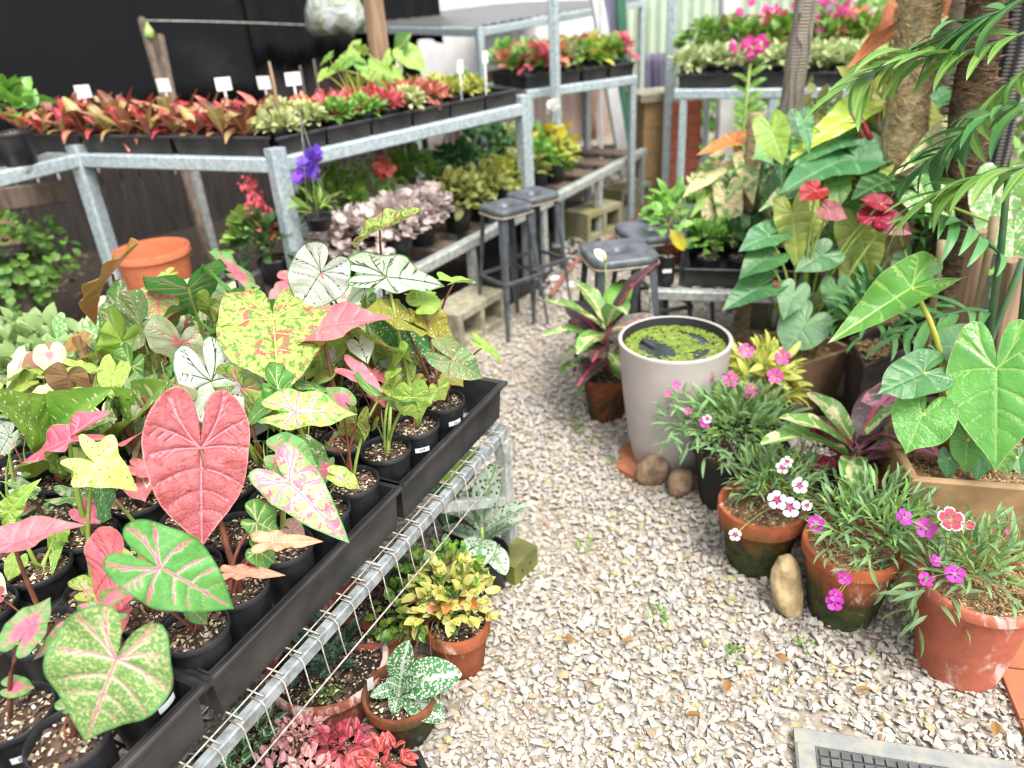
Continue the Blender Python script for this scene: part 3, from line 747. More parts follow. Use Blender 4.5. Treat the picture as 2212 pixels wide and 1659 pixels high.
# ------------------------------------------------------------------ timber fence and black shade cloth
FA, FB = V(-4.9, 3.4, 0), V(-.60, 7.0, 0)
fd = nrm(FB - FA); fn = V(fd[1], -fd[0], 0)      # fn faces the camera
fence = thing('timber_fence', 'dark weathered fence of upright timber palings behind the benches', 'fence', (FA + FB) / 2)
ln = np.linalg.norm(FB - FA); nb = 46
pal = MB().box((0, 0, .9), (ln / nb - .012, .018, 1.8)).mesh('paling'); pal.materials.append(MAT['fence_wood'])
ang = math.atan2(fd[1], fd[0])
for i in range(nb):
    p = FA + fd * (ln * (i + .5) / nb) + fn * (.004 * ((i * 7) % 3)) - V(*fence.location)
    inst('paling', pal, fence, Matrix.Translation(p + V(0, 0, -.02 * ((i * 5) % 4))) @ Matrix.Rotation(ang + .01 * ((i % 3) - 1), 4, 'Z'))
for z in (.45, 1.45):
    MB().bar(FA - fn * .035 + V(0, 0, z), FB - fn * .035 + V(0, 0, z), .05, .08).build('rail', MAT['fence_wood'], fence)
# the cloth hangs in front of the palings with shallow folds
def hang(name, A, B, z0, z1, off, mat, label, cat, fold=.03, nu=60, nv=14, kfold=9.0):
    A, B = np.asarray(A), np.asarray(B); d = nrm(B - A); n = V(d[1], -d[0], 0); v = []
    for j in range(nv + 1):
        for i in range(nu + 1):
            u = i / nu; w = j / nv
            zz = (z0[0] + (z0[1] - z0[0]) * u + .03 * math.sin(u * 23)) * (1 - w) + z1 * w
            f = fold * (math.sin(u * kfold * 6.28 + 2 * w) + .5 * math.sin(u * kfold * 15 + w * 5)) * (.4 + .6 * (1 - w))
            v.append(A + (B - A) * u + n * (off + f) + V(0, 0, zz))
    m = nu + 1; fs = [(j*m+i, j*m+i+1, (j+1)*m+i+1, (j+1)*m+i) for j in range(nv) for i in range(nu)]
    o = MB().add(v, fs).build(name, mat, None, True, org=(A + B) / 2)
    sm = o.modifiers.new('thickness', 'SOLIDIFY'); sm.thickness = .003
    return setp(o, label, cat)
hang('shade_cloth', FA - fd * 1.5, FA + fd * ln * .74, (.70, .82), 3.0, .07, MAT['shade_cloth'], 'black woven shade cloth hung high along the timber fence', 'cloth')
hang('shade_cloth', FA + fd * ln * .735, FB + fd * .2, (1.02, 1.05), 3.0, .09, MAT['shade_cloth'], 'black shade cloth above the bare palings behind the metal rack', 'cloth')
# ------------------------------------------------------------------ the low bench with the caladium trays
BO = at(1085, 825, .56); BO[2] = 0
_b2 = at(862, 1048, .56); _b2[2] = 0
E1 = nrm(BO - _b2); E2 = V(-E1[1], E1[0], 0)          # E1 runs away from the camera along the bench, E2 to its back
def BP(along, left, z=0.0): return BO - E1 * along + E2 * left + V(0, 0, z)
BLEN, BWID = 1.75, 1.02
bench = thing('plant_bench', 'low galvanised steel bench with wire mesh top carrying black caladium trays', 'bench', BP(.8, .5, 0))
for l in (-.012, BWID):
    MB().bar(BP(.03, l, .428), BP(BLEN, l, .430), .021, .028).build('rail', MAT['galv_rail'], bench)
for a in (.03, .62, 1.2):
    MB().bar(BP(a, .002, .425), BP(a, BWID - .014, .425), .03, .03).build('crossbar', MAT['galv'], bench)
for a, l in ((.05, -.012), (.05, BWID), (1.4, -.012), (1.4, BWID)):
    MB().bar(BP(a, l, 0), BP(a, l, .410), .036, .036, up=E1).build('leg', MAT['galv_old'], bench)
MB().bar(BP(.36, -.006, .410), BP(.062, -.008, .22), .028, .028).build('brace', MAT['galv_old'], bench)
MB().bar(BP(.36, BWID, .410), BP(.062, BWID, .22), .028, .028).build('brace', MAT['galv_old'], bench)
mw = MB()
for k in range(36):
    a = .02 + k * .05; mw.tube([BP(a, -.02, .4475), BP(a, BWID + .02, .4475)], .0017, 5)
for k in range(21):
    l = .0 + k * .05; mw.tube([BP(.0, l, .4508), BP(BLEN, l, .4508)], .0017, 5)
mw.build('wire_mesh', MAT['wire'], bench, True, kind='stuff')
for k in range(36):       # the mesh folds down over the rail
    a = .03 + k * .05
    MB().tube([BP(a, .0, .4475), BP(a, -.024, .4478), BP(a, -.030, .440), BP(a + .002, -.034, .40), BP(a + .004, -.040, .365)], .0016, 5).build('edge_wire', MAT['wire'], bench, True)
MB().tube([BP(.0, -.040, .365), BP(.5, -.043, .363), BP(1.1, -.040, .366), BP(BLEN, -.041, .364)], .0021, 5).build('edge_wire', MAT['wire'], bench, True)

# trays ------------------------------------------------------------
def tray(a0, a1, l0, l1, label, z=.4545, h=.103, group='black trays on the low bench', P=BP, name='nursery_tray', lattice=True):
    T = thing(name, label, 'tray', P((a0 + a1) / 2, (l0 + l1) / 2, z), group)
    w = MB(); tp = .008
    cs = [(a0, l0), (a1, l0), (a1, l1), (a0, l1)]; ins = [(1, 1), (-1, 1), (-1, -1), (1, -1)]
    top = [P(a, l, z + h) for a, l in cs]; topi = [P(a + i * .004, l + j * .004, z + h) for (a, l), (i, j) in zip(cs, ins)]
    bot = [P(a + i * tp, l + j * tp, z) for (a, l), (i, j) in zip(cs, ins)]; boti = [P(a + i * (tp + .004), l + j * (tp + .004), z) for (a, l), (i, j) in zip(cs, ins)]
    f = []
    for k in range(4):
        n = (k + 1) % 4
        f += [(k, n, 8 + n, 8 + k), (4 + n, 4 + k, 12 + k, 12 + n), (k, 4 + k, 4 + n, n), (8 + n, 12 + n, 12 + k, 8 + k)]
    w.add(np.array(top + topi + bot + boti), f).build('wall', MAT['tray_plastic'], T)
    o = .007; rm = MB(); c = [P(a - i * o, l - j * o, z + h - .004) for (a, l), (i, j) in zip(cs, ins)]
    for k in range(4):
        d = nrm(c[(k + 1) % 4] - c[k]) * .0058
        rm.bar(c[k] - d * (k % 2), c[(k + 1) % 4] + d * (k % 2), .013, .012 - .0006 * (k % 2), ch=.25)
    rm.build('rim', MAT['tray_plastic'], T)
    lat = MB()
    for k in range(int((a1 - a0 - .02) / .03)):
        a = a0 + .02 + k * .03; lat.bar(P(a, l0 + .011, z + .003), P(a, l1 - .011, z + .003), .005, .003)
    for k in range(int((l1 - l0 - .02) / .03)):
        l = l0 + .02 + k * .03; lat.bar(P(a0 + .011, l, z + .0065), P(a1 - .011, l, z + .0065), .005, .003)
    lat.build('floor_grid', MAT['tray_plastic'], T, kind='stuff')
    return T
TR = 'black plastic grid tray of caladium pots '
tray(0.0, .485, .004, .365, TR + 'at the far end of the low bench edge')
tray(.50, 1.035, .004, .365, TR + 'in the middle of the low bench edge')
tray(1.06, 1.56, .004, .365, TR + 'at the near end of the low bench edge')
tray(.06, .52, .39, .74, TR + 'in the second row, far end')
tray(.54, 1.04, .39, .74, TR + 'in the second row, middle')
tray(1.06, 1.52, .39, .74, TR + 'in the second row, near end')

# pots --------------------------------------------------------------
POTS = []
for a in (.085, .205, .318, .432, .558, .668, .780, .888, 1.00, 1.105, 1.22, 1.335):
    for l in (.066, .182, .299, .452, .565, .68, .83, .95):
        if a < .1 and l < .1: continue                       # the empty corner of the far tray
        if a > 1.18 and .2 < l < .4: continue
        ja, jl = U(-.006, .006), U(-.006, .006)
        POTS.append(dict(a=a + ja, l=l + jl, p=BP(a + ja, l + jl, .464 if l < .76 else .4545), leaves=[]))
RT, RB, PH = .0565, .043, .137
RIMZ = .464 + PH

# the leaves that stand out in the photograph: blade type, outline, stalk end (u, v, height), tip (u, v, height), width, facing (0 camera .. 1 sky), cup, curl
HL = [
 ('bronze', 'heart', 243, 592, .93, 168, 662, .84, .8, .85, .3, .5),
 ('varieg', 'arrow', 258, 672, .85, 203, 752, .76, 1.0, .25, .15, .2),
 ('pinkspot', 'broad', 341, 645, .86, 346, 700, .82, .85, .1, .05, .1),
 ('pinkcentre', 'heart', 347, 700, .80, 340, 722, .74, 1.1, .5, .1, .3),
 ('greenpink', 'heart', 407, 622, .88, 412, 660, .80, 1.3, .5, .35, .5),
 ('pinkcentre', 'heart', 508, 590, .87, 560, 600, .82, 1.1, .4, .15, .3),
 ('greenpink', 'heart', 510, 636, .86, 555, 660, .78, 1.2, .45, .25, .4),
 ('whitepink', 'heart', 392, 740, .86, 388, 812, .76, 1.0, .35, .25, .35),
 ('pinkcentre', 'heart', 432, 768, .80, 425, 815, .72, 1.0, .3, .1, .3),
 ('white', 'heart', 457, 824, .80, 515, 965, .66, .72, .30, .45, .2),
 ('mottle', 'broad', 590, 692, .88, 603, 838, .80, .92, .10, .10, .15),
 ('white', 'heart', 693, 588, .96, 643, 668, .88, 1.12, .05, .08, .05),
 ('mottle', 'heart', 820, 497, 1.03, 912, 462, 1.06, .85, .93, .5, -.2),
 ('whitegreen', 'heart', 836, 598, .93, 966, 612, .88, .55, .45, .35, .25),
 ('whitegreen', 'heart', 787, 622, .90, 728, 660, .84, 1.0, .5, .30, .3),
 ('lime', 'star', 981, 609, .86, 1030, 602, .84, .95, .85, .3, .2),
 ('pinkmottle', 'heart', 696, 708, .86, 850, 674, .90, .60, .66, .25, .1),
 ('olive', 'heart', 863, 690, .84, 788, 664, .90, .85, .55, .3, .2),
 ('lime', 'heart', 915, 658, .84, 955, 640, .84, 1.1, .5, .2, .3),
 ('olive', 'heart', 925, 690, .80, 990, 745, .72, .75, .55, .25, .3),
 ('greenspot', 'arrow', 868, 712, .80, 962, 778, .70, .95, .35, .15, .25),
 ('greenspotpink', 'heart', 978, 778, .76, 1058, 818, .70, .70, .35, .2, .25),
 ('lime', 'arrow', 1044, 748, .74, 1092, 778, .70, .7, .6, .4, .3),
 ('mottlelight', 'heart', 752, 770, .76, 735, 815, .68, 1.1, .25, .2, .3),
 ('mottlelight', 'heart', 705, 800, .74, 650, 822, .68, .8, .45, .2, .3),
 ('mottle', 'heart', 798, 738, .80, 820, 762, .72, 1.3, .35, .2, .3),
 ('mottlelight', 'heart', 850, 802, .74, 815, 830, .67, .9, .4, .2, .3),
 ('mottlelight', 'heart', 848, 838, .72, 880, 862, .67, .9, .35, .2, .3),
 ('dief', 'long', 105, 940, .72, -12, 842, .90, 1.0, .35, .25, .25),
 ('dief', 'long', 108, 942, .70, 198, 836, .90, .62, .25, .9, .1),
 ('dief', 'long', 266, 918, .68, 336, 822, .88, .60, .30, .8, .1),
 ('creamy', 'long', 430, 905, .70, 340, 850, .80, .45, .45, .5, .5),
 ('creamy', 'long', 452, 910, .68, 385, 828, .86, .5, .25, .4, .2),
 ('dief', 'long', 446, 905, .68, 486, 838, .84, .62, .2, .3, .1),
 ('varieg', 'long', 215, 925, .68, 205, 865, .82, .9, .3, .4, .4),
 ('varieg', 'arrow', 290, 905, .66, 270, 965, .64, .8, .4, .3, .3),
 ('magenta', 'arrow', 150, 950, .82, 16, 1006, .76, .62, .6, .5, .2),
 ('limespeck', 'star', 207, 1002, .84, 298, 1058, .78, 1.1, .30, .12, .15),
 ('rose', 'heart', 434, 968, .84, 436, 1184, .70, .88, .15, .12, .12),
 ('greenpink', 'heart', 346, 1226, .79, 503, 1310, .70, .78, .22, .20, .15),
 ('hotpink', 'heart', 244, 1228, .74, 186, 1294, .68, 1.3, .35, .15, .3),
 ('pinkmottle', 'heart', 28, 1172, .78, 176, 1124, .80, .52, .7, .4, .2),
 ('greenspot', 'heart', 222, 1062, .74, 190, 1112, .68, 1.1, .4, .2, .3),
 ('palegreen', 'broad', 252, 1422, .74, 185, 1598, .63, .92, .18, .08, .10),
 ('pinkcentre', 'long', 200, 1340, .76, 38, 1424, .70, .60, .5, .35, .2),
 ('pinkcentre', 'heart', 58, 1362, .74, 110, 1284, .76, .85, .5, .2, .2),
 ('pinkspeck', 'long', 624, 1042, .78, 756, 1172, .68, 1.05, .22, .12, .15),
 ('pinkcentre', 'broad', 612, 985, .80, 690, 1005, .76, .85, .35, .2, .2),
 ('limepink', 'heart', 640, 890, .82, 770, 888, .80, .74, .62, .30, .2),
 ('pinkcentre', 'heart', 740, 866, .80, 700, 838, .83, 1.1, .6, .35, -.2),
 ('greenvein', 'heart', 820, 858, .76, 850, 866, .72, 1.9, .6, .3, .3),
 ('mottlelight', 'heart', 892, 858, .74, 908, 916, .66, .8, .25, .25, .3),
 ('mottlelight', 'broad', 948, 838, .72, 962, 866, .68, .9, .3, .1, .2),
 ('mottle', 'heart', 770, 912, .72, 755, 968, .63, .55, .25, .5, .3),
 ('greenvein', 'broad', 556, 1128, .74, 612, 1158, .68, .7, .3, .15, .2),
 ('salmon', 'long', 590, 1172, .72, 704, 1166, .70, .7, .6, .4, .1),
 ('salmon', 'long', 510, 1238, .68, 612, 1240, .67, .6, .7, .3, .1),
 ('greenvein', 'heart', 600, 838, .80, 655, 870, .74, 1.0, .4, .15, .3),
 ('limepink', 'broad', 520, 838, .78, 498, 900, .70, .9, .35, .2, .2),
 ('dusty', 'broad', 147, 812, .80, 146, 862, .74, 1.0, .3, .05, .2),
 ('dusty', 'heart', 175, 758, .78, 205, 775, .74, 1.1, .45, .2, .3),
 ('lime', 'arrow', 262, 740, .80, 222, 848, .66, .8, .35, .25, .4),
 ('greenspotpink', 'heart', 300, 702, .84, 256, 755, .76, 1.0, .4, .45, .2),
 ('greenvein', 'heart', 285, 790, .78, 262, 850, .70, .8, .4, .2, .3),
 ('pinkmottle', 'heart', 322, 925, .74, 296, 935, .70, 1.5, .5, .2, .2),
 ('mottlelight', 'heart', 455, 660, .84, 448, 700, .78, .8, .4, .35, .3),
 ('salmon', 'heart', 690, 640, .82, 712, 660, .80, 1.0, .6, .2, .2),
 ('limepink', 'heart', 545, 650, .84, 585, 680, .80, .8, .4, .3, .3),
 ('greenvein', 'heart', 470, 720, .80, 500, 740, .74, 1.0, .5, .2, .2),
 ('greenvein', 'broad', 556, 1190, .70, 600, 1215, .66, .8, .4, .2, .2),
 ('varieg', 'long', 60, 1060, .70, 0, 1035, .74, .8, .5, .3, .3),
 ('varieg', 'long', 150, 1075, .66, 250, 1090, .66, .6, .5, .4, .4),
 ('lime', 'long', 20, 1105, .70, 72, 1040, .76, .8, .3, .2, .3),
 ('varieg', 'long', 98, 1100, .62, 62, 1130, .60, .8, .3, .3, .3),
 ('white', 'heart', 20, 945, .74, -6, 985, .70, .9, .4, .2, .2),
 ('whitepink', 'heart', 30, 960, .74, 18, 975, .72, 1.2, .5, .2, .2),
 ('dief', 'long', 128, 1150, .62, 112, 1210, .63, .6, .3, .4, .4),
 ('rose', 'heart', 330, 900, .76, 318, 935, .70, .9, .35, .2, .2),
 ('limepink', 'heart', 232, 955, .70, 225, 985, .66, 1.0, .5, .2, .2),
 ('salmon', 'heart', 305, 1215, .70, 330, 1240, .67, 1.0, .5, .2, .3),
 ('bronze', 'heart', 330, 1290, .68, 350, 1320, .66, .9, .4, .2, .3),
]
BROWNSTEM = {'rose', 'salmon', 'hotpink', 'mottle', 'olive', 'pinkmottle', 'bronze', 'dusty', 'palegreen', 'pinkcentre'}
for i, (ty, out, ua, va, za, ut, vt, zt, wid, fac, cup, curl) in enumerate(HL):
    A, B = at(ua, va, za), at(ut, vt, zt)
    d = B - A; big = np.linalg.norm(d)
    tocam = nrm(V(0, 0, EYE) - A); nz = nrm((1 - fac) * tocam + fac * V(0, 0, 1.0))
    best = min(POTS, key=lambda q: np.linalg.norm((q['p'] - A)[:2]) + .035 * len(q['leaves']))
    best['leaves'].append((ty, out, A, d, nz, wid, cup, curl, i))
FILL = ['mottlelight', 'greenvein', 'pinkcentre', 'limepink', 'varieg', 'pinkspeck', 'lime', 'whitepink', 'mottle', 'whitepink', 'limespeck', 'pinkmottle', 'greenspotpink']
DESC = dict(bronze='bronze', varieg='white splashed green', pinkspot='pink hearted white spotted', pinkcentre='pink centred green edged', greenpink='green pink veined', whitepink='white and pink', white='white dark veined', mottle='brick patched lime', whitegreen='pale green netted', lime='plain lime', pinkmottle='dusky pink', olive='olive white flecked', greenspot='dark green cream spotted', greenspotpink='green and rust freckled', mottlelight='lime lightly freckled', dief='yellow speckled oval leaved', creamy='cream and green', magenta='magenta backed', limespeck='lime red flecked', rose='giant dusty rose', hotpink='hot pink', palegreen='pale speckled green', pinkspeck='pink splashed green', limepink='lime with pink centre', greenvein='green cream veined', salmon='salmon', dusty='dusty olive pink')
_seen = {}
def plantpot(T, q, k):
    fillpot(T, q['p'], RT, RB, PH, 'black_plastic', .012, .003, .003, .016, seed=k, rot=U(0, 6))
for k, q in enumerate(POTS):
    rg = random.Random(100 + k)
    hidden = q['l'] > .76
    fills = []
    nf = rg.choice((2, 3)) if q['leaves'] else rg.choice((3, 4, 5))
    if q['a'] > .72: nf = 1 if q['l'] < .4 else 2
    elif q['l'] > .12: nf = rg.choice((4, 5, 6))
    fty = q['leaves'][0][0] if q['leaves'] and q['leaves'][0][0] not in ('dief', 'creamy', 'varieg') else rg.choice(['mottlelight', 'mottle', 'lime', 'mottlelight', 'greenvein', 'olive'] if q['l'] < .4 and q['a'] < .6 else FILL)
    for _ in range(nf):
        az = rg.uniform(0, 6.28); rr = rg.uniform(.02, .075); zz = RIMZ + rg.uniform(.045, .15) + (.03 if not q['leaves'] else 0)
        if q['a'] < .72 and q['l'] > .12: zz = RIMZ + rg.uniform(.06, .20); rr *= 1.3
        if q['l'] < .1: zz = min(zz, RIMZ + .075)
        A = q['p'] * V(1, 1, 0) + V(math.cos(az) * rr, math.sin(az) * rr, zz)
        d = V(math.cos(az) + rg.uniform(-.5, .5), math.sin(az) + rg.uniform(-.5, .5), rg.uniform(-1.1, -.2)); d = nrm(d) * rg.uniform(.034, .066) * (1.15 if q['l'] > .12 else 1)
        if q['l'] < .1: d *= .75
        if q['a'] > .72: d *= .62; A[2] = RIMZ + (A[2] - RIMZ) * .55; A[:2] = q['p'][:2] + (A[:2] - q['p'][:2]) * .7
        fills.append((fty, rg.choice(('heart', 'heart', 'broad', 'arrow')), A, d, V(.1, -.35, .9) + V(rg.uniform(-.3, .3), rg.uniform(-.3, .3), 0), rg.uniform(.8, 1.1), .2, .3, -1))
    main = q['leaves'][0][0] if q['leaves'] else fty
    ty_ = ' plant' if main in ('dief', 'creamy', 'varieg') else ' caladium'
    where = ('far' if q['a'] < .5 else ('middle' if q['a'] < 1.05 else 'near')) + (' tray of the bench edge' if q['l'] < .38 else (' tray of the second row' if q['l'] < .76 else ' end of the bare mesh at the back'))
    lab = DESC[main] + ty_ + ' in the ' + where + (', outermost row' if q['l'] < .1 else '')
    T = thing('potted_caladium', lab, 'potted plant', q['p'], DESC[main] + ' plants in the ' + where)
    q['T'] = T
    plantpot(T, q, k)
    c = q['p'] + V(0, 0, PH - .02)
    for (ty, out, A, d, nz, wid, cup, curl, idx) in q['leaves'] + fills:
        sz = np.linalg.norm(d); hero = idx >= 0
        qy = nrm(d)
        if hero: me = leafmesh('heart', out=out, wid=wid, cup=cup, curl=curl, wave=.045, quilt=.016 if ty != 'rose' else .026, side=random.Random(idx).uniform(-.25, .25), seed=idx, nphi=130 if sz > .08 else (104 if sz > .05 else 70), nr=34 if sz > .08 else (26 if sz > .05 else 16))
        else: me = leafmesh('heart', out=out, wid=1.0, cup=cup, curl=curl, wave=.03, quilt=.012, seed=rg.randrange(3), nphi=40, nr=9)
        lf = leaf(T, me, A, d, nz, sz, MAT['leaf_' + ty])
        b = c + V(rg.uniform(-.012, .012), rg.uniform(-.012, .012), 0)
        mid = (A + b) / 2 + V((A - b)[0] * -.18, (A - b)[1] * -.18, .15 * (A - b)[2]) + V(rg.uniform(-.01, .01), rg.uniform(-.01, .01), 0)
        r1 = .0014 + .012 * sz if hero else .0012
        stalk(T, bez(b, mid, A - nrm(nz) * .002 * 0 - V(0, 0, .0015), 9), r1 * 1.9, r1, MAT['stem_brown' if ty in BROWNSTEM else ('stem_pink' if rg.random() < .4 else 'stem_green')], 'stem')
# ------------------------------------------------------------------ the tall bench along the fence
HT = .97                                    # height of the post tops
Q1, Q2, Q3 = at(163, 312, HT), at(593, 320, HT), at(1128, 206, HT)
def depth(p): return float((np.asarray(p) - V(0, 0, EYE)) @ (RC @ V(0, 0, 1)))
for q in (Q1, Q2, Q3): q[2] = 0
Q0 = at(-140, 415, HT - .055); Q0[2] = 0
dA = nrm(Q1 - Q2); nA = V(dA[1], -dA[0], 0); nA = nA if nA[1] > 0 else -nA
dB = nrm(Q3 - Q2); nB = V(-dB[1], dB[0], 0)
lenA, lenB = np.linalg.norm(Q1 - Q2), np.linalg.norm(Q3 - Q2)
bis = nrm(nA + nB)
Zt = HT - .038; Zr = HT - .063
tall = thing('plant_bench', 'tall galvanised steel bench carrying the red leaved plants along the fence', 'bench', Q2)
for q in (Q1, Q2, Q3): MB().bar(q, q + V(0, 0, HT), .066, .066, up=nA if q is Q1 else nB).build('post', MAT['galv'], tall)
up = V(0, 0, 1)
for a, b in ((Q0, Q1 + (Q0 - Q1) * .05), (Q1 - dA * .031, Q2 + dA * .031), (Q2 + dB * .031, Q3 - dB * .031)):
    MB().bar(a + up * Zr, b + up * Zr, .05, .056).build('rail', MAT['galv'], tall)
BA, BB = Q1 + dA * .3 + nA * .95, Q2 + bis * 1.0
MB().bar(BA + up * Zr, BB + up * Zr, .04, .045).build('rail', MAT['galv_old'], tall)
BC = Q3 + nB * .85
MB().bar(BB + up * Zr, BC + up * Zr, .04, .045).build('rail', MAT['galv_old'], tall)
for q in (BA, BB, BC): MB().bar(q, q + up * (Zr + .023), .045, .045, up=nA).build('post', MAT['galv_old'], tall)
for k in range(6):
    t = (k + .5) / 6; p = Q1 + (Q2 - Q1) * t; MB().bar(p + nA * .026 + up * (Zr + .008), p + nA * (.9 - .1 * t) + up * (Zr + .008), .03, .025).build('slat', MAT['galv_old'], tall)
    p = Q2 + (Q3 - Q2) * t; MB().bar(p + nB * .026 + up * (Zr + .008), p + nB * .82 + up * (Zr + .008), .03, .025).build('slat', MAT['galv_old'], tall)

def tray4(c, z, h, label, group=None, name='nursery_tray', mat='tray_plastic'):
    """shallow black tray on four corner points (counter-clockwise)"""
    c = [np.array([p[0], p[1], 0.0]) for p in c]; ce = sum(c) / 4
    T = thing(name, label, 'tray', ce + V(0, 0, z), group); inn = lambda p, d: p + nrm(ce - p) * d
    top = [p + V(0, 0, z + h) for p in c]; ti = [inn(p, .006) + V(0, 0, z + h) for p in c]
    bo = [inn(p, .012) + V(0, 0, z) for p in c]; bi = [inn(p, .018) + V(0, 0, z + .004) for p in c]
    f = []
    for k in range(4):
        n = (k + 1) % 4; f += [(k, n, 4 + n, 4 + k), (4 + k, 4 + n, 12 + n, 12 + k), (k, 8 + k, 8 + n, n)]
    f += [(12, 13, 14, 15), (11, 10, 9, 8)]
    MB().add(np.array(top + ti + bo + bi), f).build('body', MAT[mat], T)
    rm = MB()
    for k in range(4):
        a, b = top[k], top[(k + 1) % 4]; d = nrm(b - a) * .006
        rm.bar(a - d * (k % 2) - V(0, 0, .004), b + d * (k % 2) - V(0, 0, .004), .014, .012 - .0008 * (k % 2), ch=.25)
    rm.build('rim', MAT[mat], T)
    return T
def QA(a, l): return Q2 + dA * a + nA * l
def QB(a, l): return Q2 + dB * a + nB * l
GA = 'black trays of red leaved plants on the tall bench'
cut = .42 / nA.dot(bis)
L1 = 'black tray of red leaved plants '
tray4([QA(.02, .0), QA(.49, .0), QA(.49, .42), Q2 + bis * cut + dA * .015], Zt, .078, L1 + 'beside the corner post of the tall bench', GA)
tray4([QA(.505, .0), QA(.98, .0), QA(.98, .42), QA(.505, .42)], Zt, .078, L1 + 'behind the leaning end post of the tall bench', GA)
tray4([QA(.995, .0), QA(1.47, .0), QA(1.47, .42), QA(.995, .42)], Zt, .078, L1 + 'beyond the leaning end post of the tall bench', GA)
bt = []
edges = list(np.linspace(.015, lenB - .03, 7))
NB_ = ['cream plants', 'pale stemmed plants', 'pink plants', 'coral plants', 'yellow green plants', 'small gold plants']
for k in range(6):
    a0, a1 = edges[k] + .004, edges[k + 1] - .004
    c = [QB(a0, 0), QB(a1, 0), QB(a1, .40), QB(a0, .40)]
    if k == 0: c[3] = Q2 + bis * (.40 / nB.dot(bis)) + dB * .012; c = [c[0], c[1], c[2], c[3]]
    tray4(c, Zt, .072, 'short black tray of ' + NB_[k] + ' along the receding tall bench rail', 'short trays on the tall bench')

# red cordylines: each leaf its own part
CM = [leafmesh('lance', w=.165, a=.78, b=.8, curl=c, fold=.35, wave=.008, nl=12, nw=4, seed=s) for s, c in enumerate((.5, 1.0, 1.5, 1.9))]
cmats = [MAT['leaf_cordy_red']] * 3 + [MAT['leaf_cordy_pink']] * 4 + [MAT['leaf_cordy_olive']] * 5 + [MAT['leaf_cordy_brown']] * 2
ci = 0
SQP = potmesh(.045, .035, .078, .008, .002, .002)
def cordy(p, ln, n, seed, mats=cmats, lab='red, pink and olive leaved cordyline in small black pot on the tall bench', grp='cordylines on the tall bench'):
    T = thing('cordyline', lab, 'potted plant', p, grp)
    fillpot(T, p, 0.055, .045, .062, 'black_plastic', .008, .002, .002, .012, chips=False, seed=seed)
    stalk(T, [p + V(0, 0, .04), p + V(0, 0, .075)], .006, .005, MAT['stem_brown'])
    rosette(T, p + V(0, 0, .052), n, CM, mats, ln, (72, -8), seed, h=.03, r=.006)
    return T
for l, off in ((.08, 0), (.205, .06), (.335, 0)):
    for k in range(12):
        a = .07 + off + k * .122
        if l < .4 and a < .07 + l * .5: continue
        if l > .4 and a > .95: continue
        if a > 1.42: continue
        rg = random.Random(ci); p = QA(a + rg.uniform(-.01, .01), l + rg.uniform(-.01, .01)) + up * (Zt + .006)
        n_ = 12
        tr = ('beside the corner post' if a < .497 else ('behind the leaning end post' if a < .987 else 'beyond the leaning end post')) if l < .42 else 'against the cloth'
        rw = {.08: 'front row', .205: 'middle row', .335: 'back row'}[l]
        cordy(p, rg.uniform(.115, .165), n_, 300 + ci, cmats, 'red, pink and olive leaved cordyline, ' + rw + ' ' + tr, 'cordylines ' + rw + ' ' + tr); ci += 1
# plants on the receding part
def tuft(name, label, cat, p, specs, pot=None, group=None, seed=0):
    """a plant of small leaves: each spec = (template, centre offset, radii, count, leaf size, material)"""
    T = thing(name, label, cat, p, group)
    if pot: fillpot(T, p, pot[0], pot[1], pot[2], pot[3], *(pot[4] if len(pot) > 4 else (.008, .002, .002, .012)), chips=False, seed=seed)
    for j, (tm, off, rad, n, sz, mt) in enumerate(specs):
        bush(T, 'foliage', tm, np.asarray(p) + V(*off), rad, n, sz, MAT['leaf_' + mt], seed * 13 + j)
    return T
leafmat('tuft_cream', L(.54, .56, .30), L(.44, .50, .18), 3, blots=[(L(.12, .28, .05), 4, .62, .03)], quilt=0)
leafmat('tuft_pink', L(.60, .07, .12), L(.62, .18, .18), 3, quilt=0)
leafmat('tuft_coral', L(.60, .17, .12), L(.56, .26, .14), 3, quilt=0)
leafmat('tuft_green', L(.10, .26, .04), L(.22, .38, .06), 3, quilt=0)
leafmat('tuft_dark', L(.03, .10, .03), L(.06, .15, .04), 3, quilt=0)
leafmat('tuft_gold', L(.50, .50, .10), L(.36, .42, .07), 3, quilt=0)
leafmat('tuft_white', L(.50, .56, .28), L(.40, .48, .20), 3, blots=[(L(.16, .30, .08), 4, .6, .03)], quilt=0)
leafmat('tuft_mauve', L(.46, .35, .34), L(.58, .50, .46), 3, blots=[(L(.08, .10, .06), 5, .6, .03)], quilt=0)
leafmat('tuft_olive', L(.18, .20, .05), L(.26, .26, .07), 3, quilt=0)
leafmat('flower_yellow', L(.72, .58, .04), L(.70, .66, .06), 3, quilt=0)
sq = (.045, .035, .078, 'black_plastic')
rgB = random.Random(4)
kinds = [('tuft_cream', 'cream and green leaved seedling'), ('tuft_pink', 'pink leaved young plant'), ('tuft_coral', 'coral leaved young plant'), ('tuft_gold', 'yellow green leaved young plant'), ('tuft_green', 'bright green young plant')]
for k in range(9):
    for l in (.08, .205, .33):
        a = .09 + k * .132 + (.04 if l == .205 else 0)
        if k == 0 and l > .1: continue
        kd = 0 if k < 2 else (1 if k < 6 else (2 if k == 6 else 3))
        if k in (2, 5) and l == .08: kd = 0
        if rgB.random() < .12: kd = rgB.choice((2, 3, 4))
        mt, nm = kinds[kd]
        p = QB(a + rgB.uniform(-.01, .01), l) + up * (Zt + .006)
        tuft('seedling_pot', nm + ' in small black pot on the receding tall bench', 'potted plant', p, [(T_LANCE if kd else T_OVAL, (0, 0, .09), (.068, .068, .045), 120, .045, mt)], (.055, .045, .085, 'black_plastic'), nm + 's on the tall bench', 40 + k * 3 + int(l * 10))
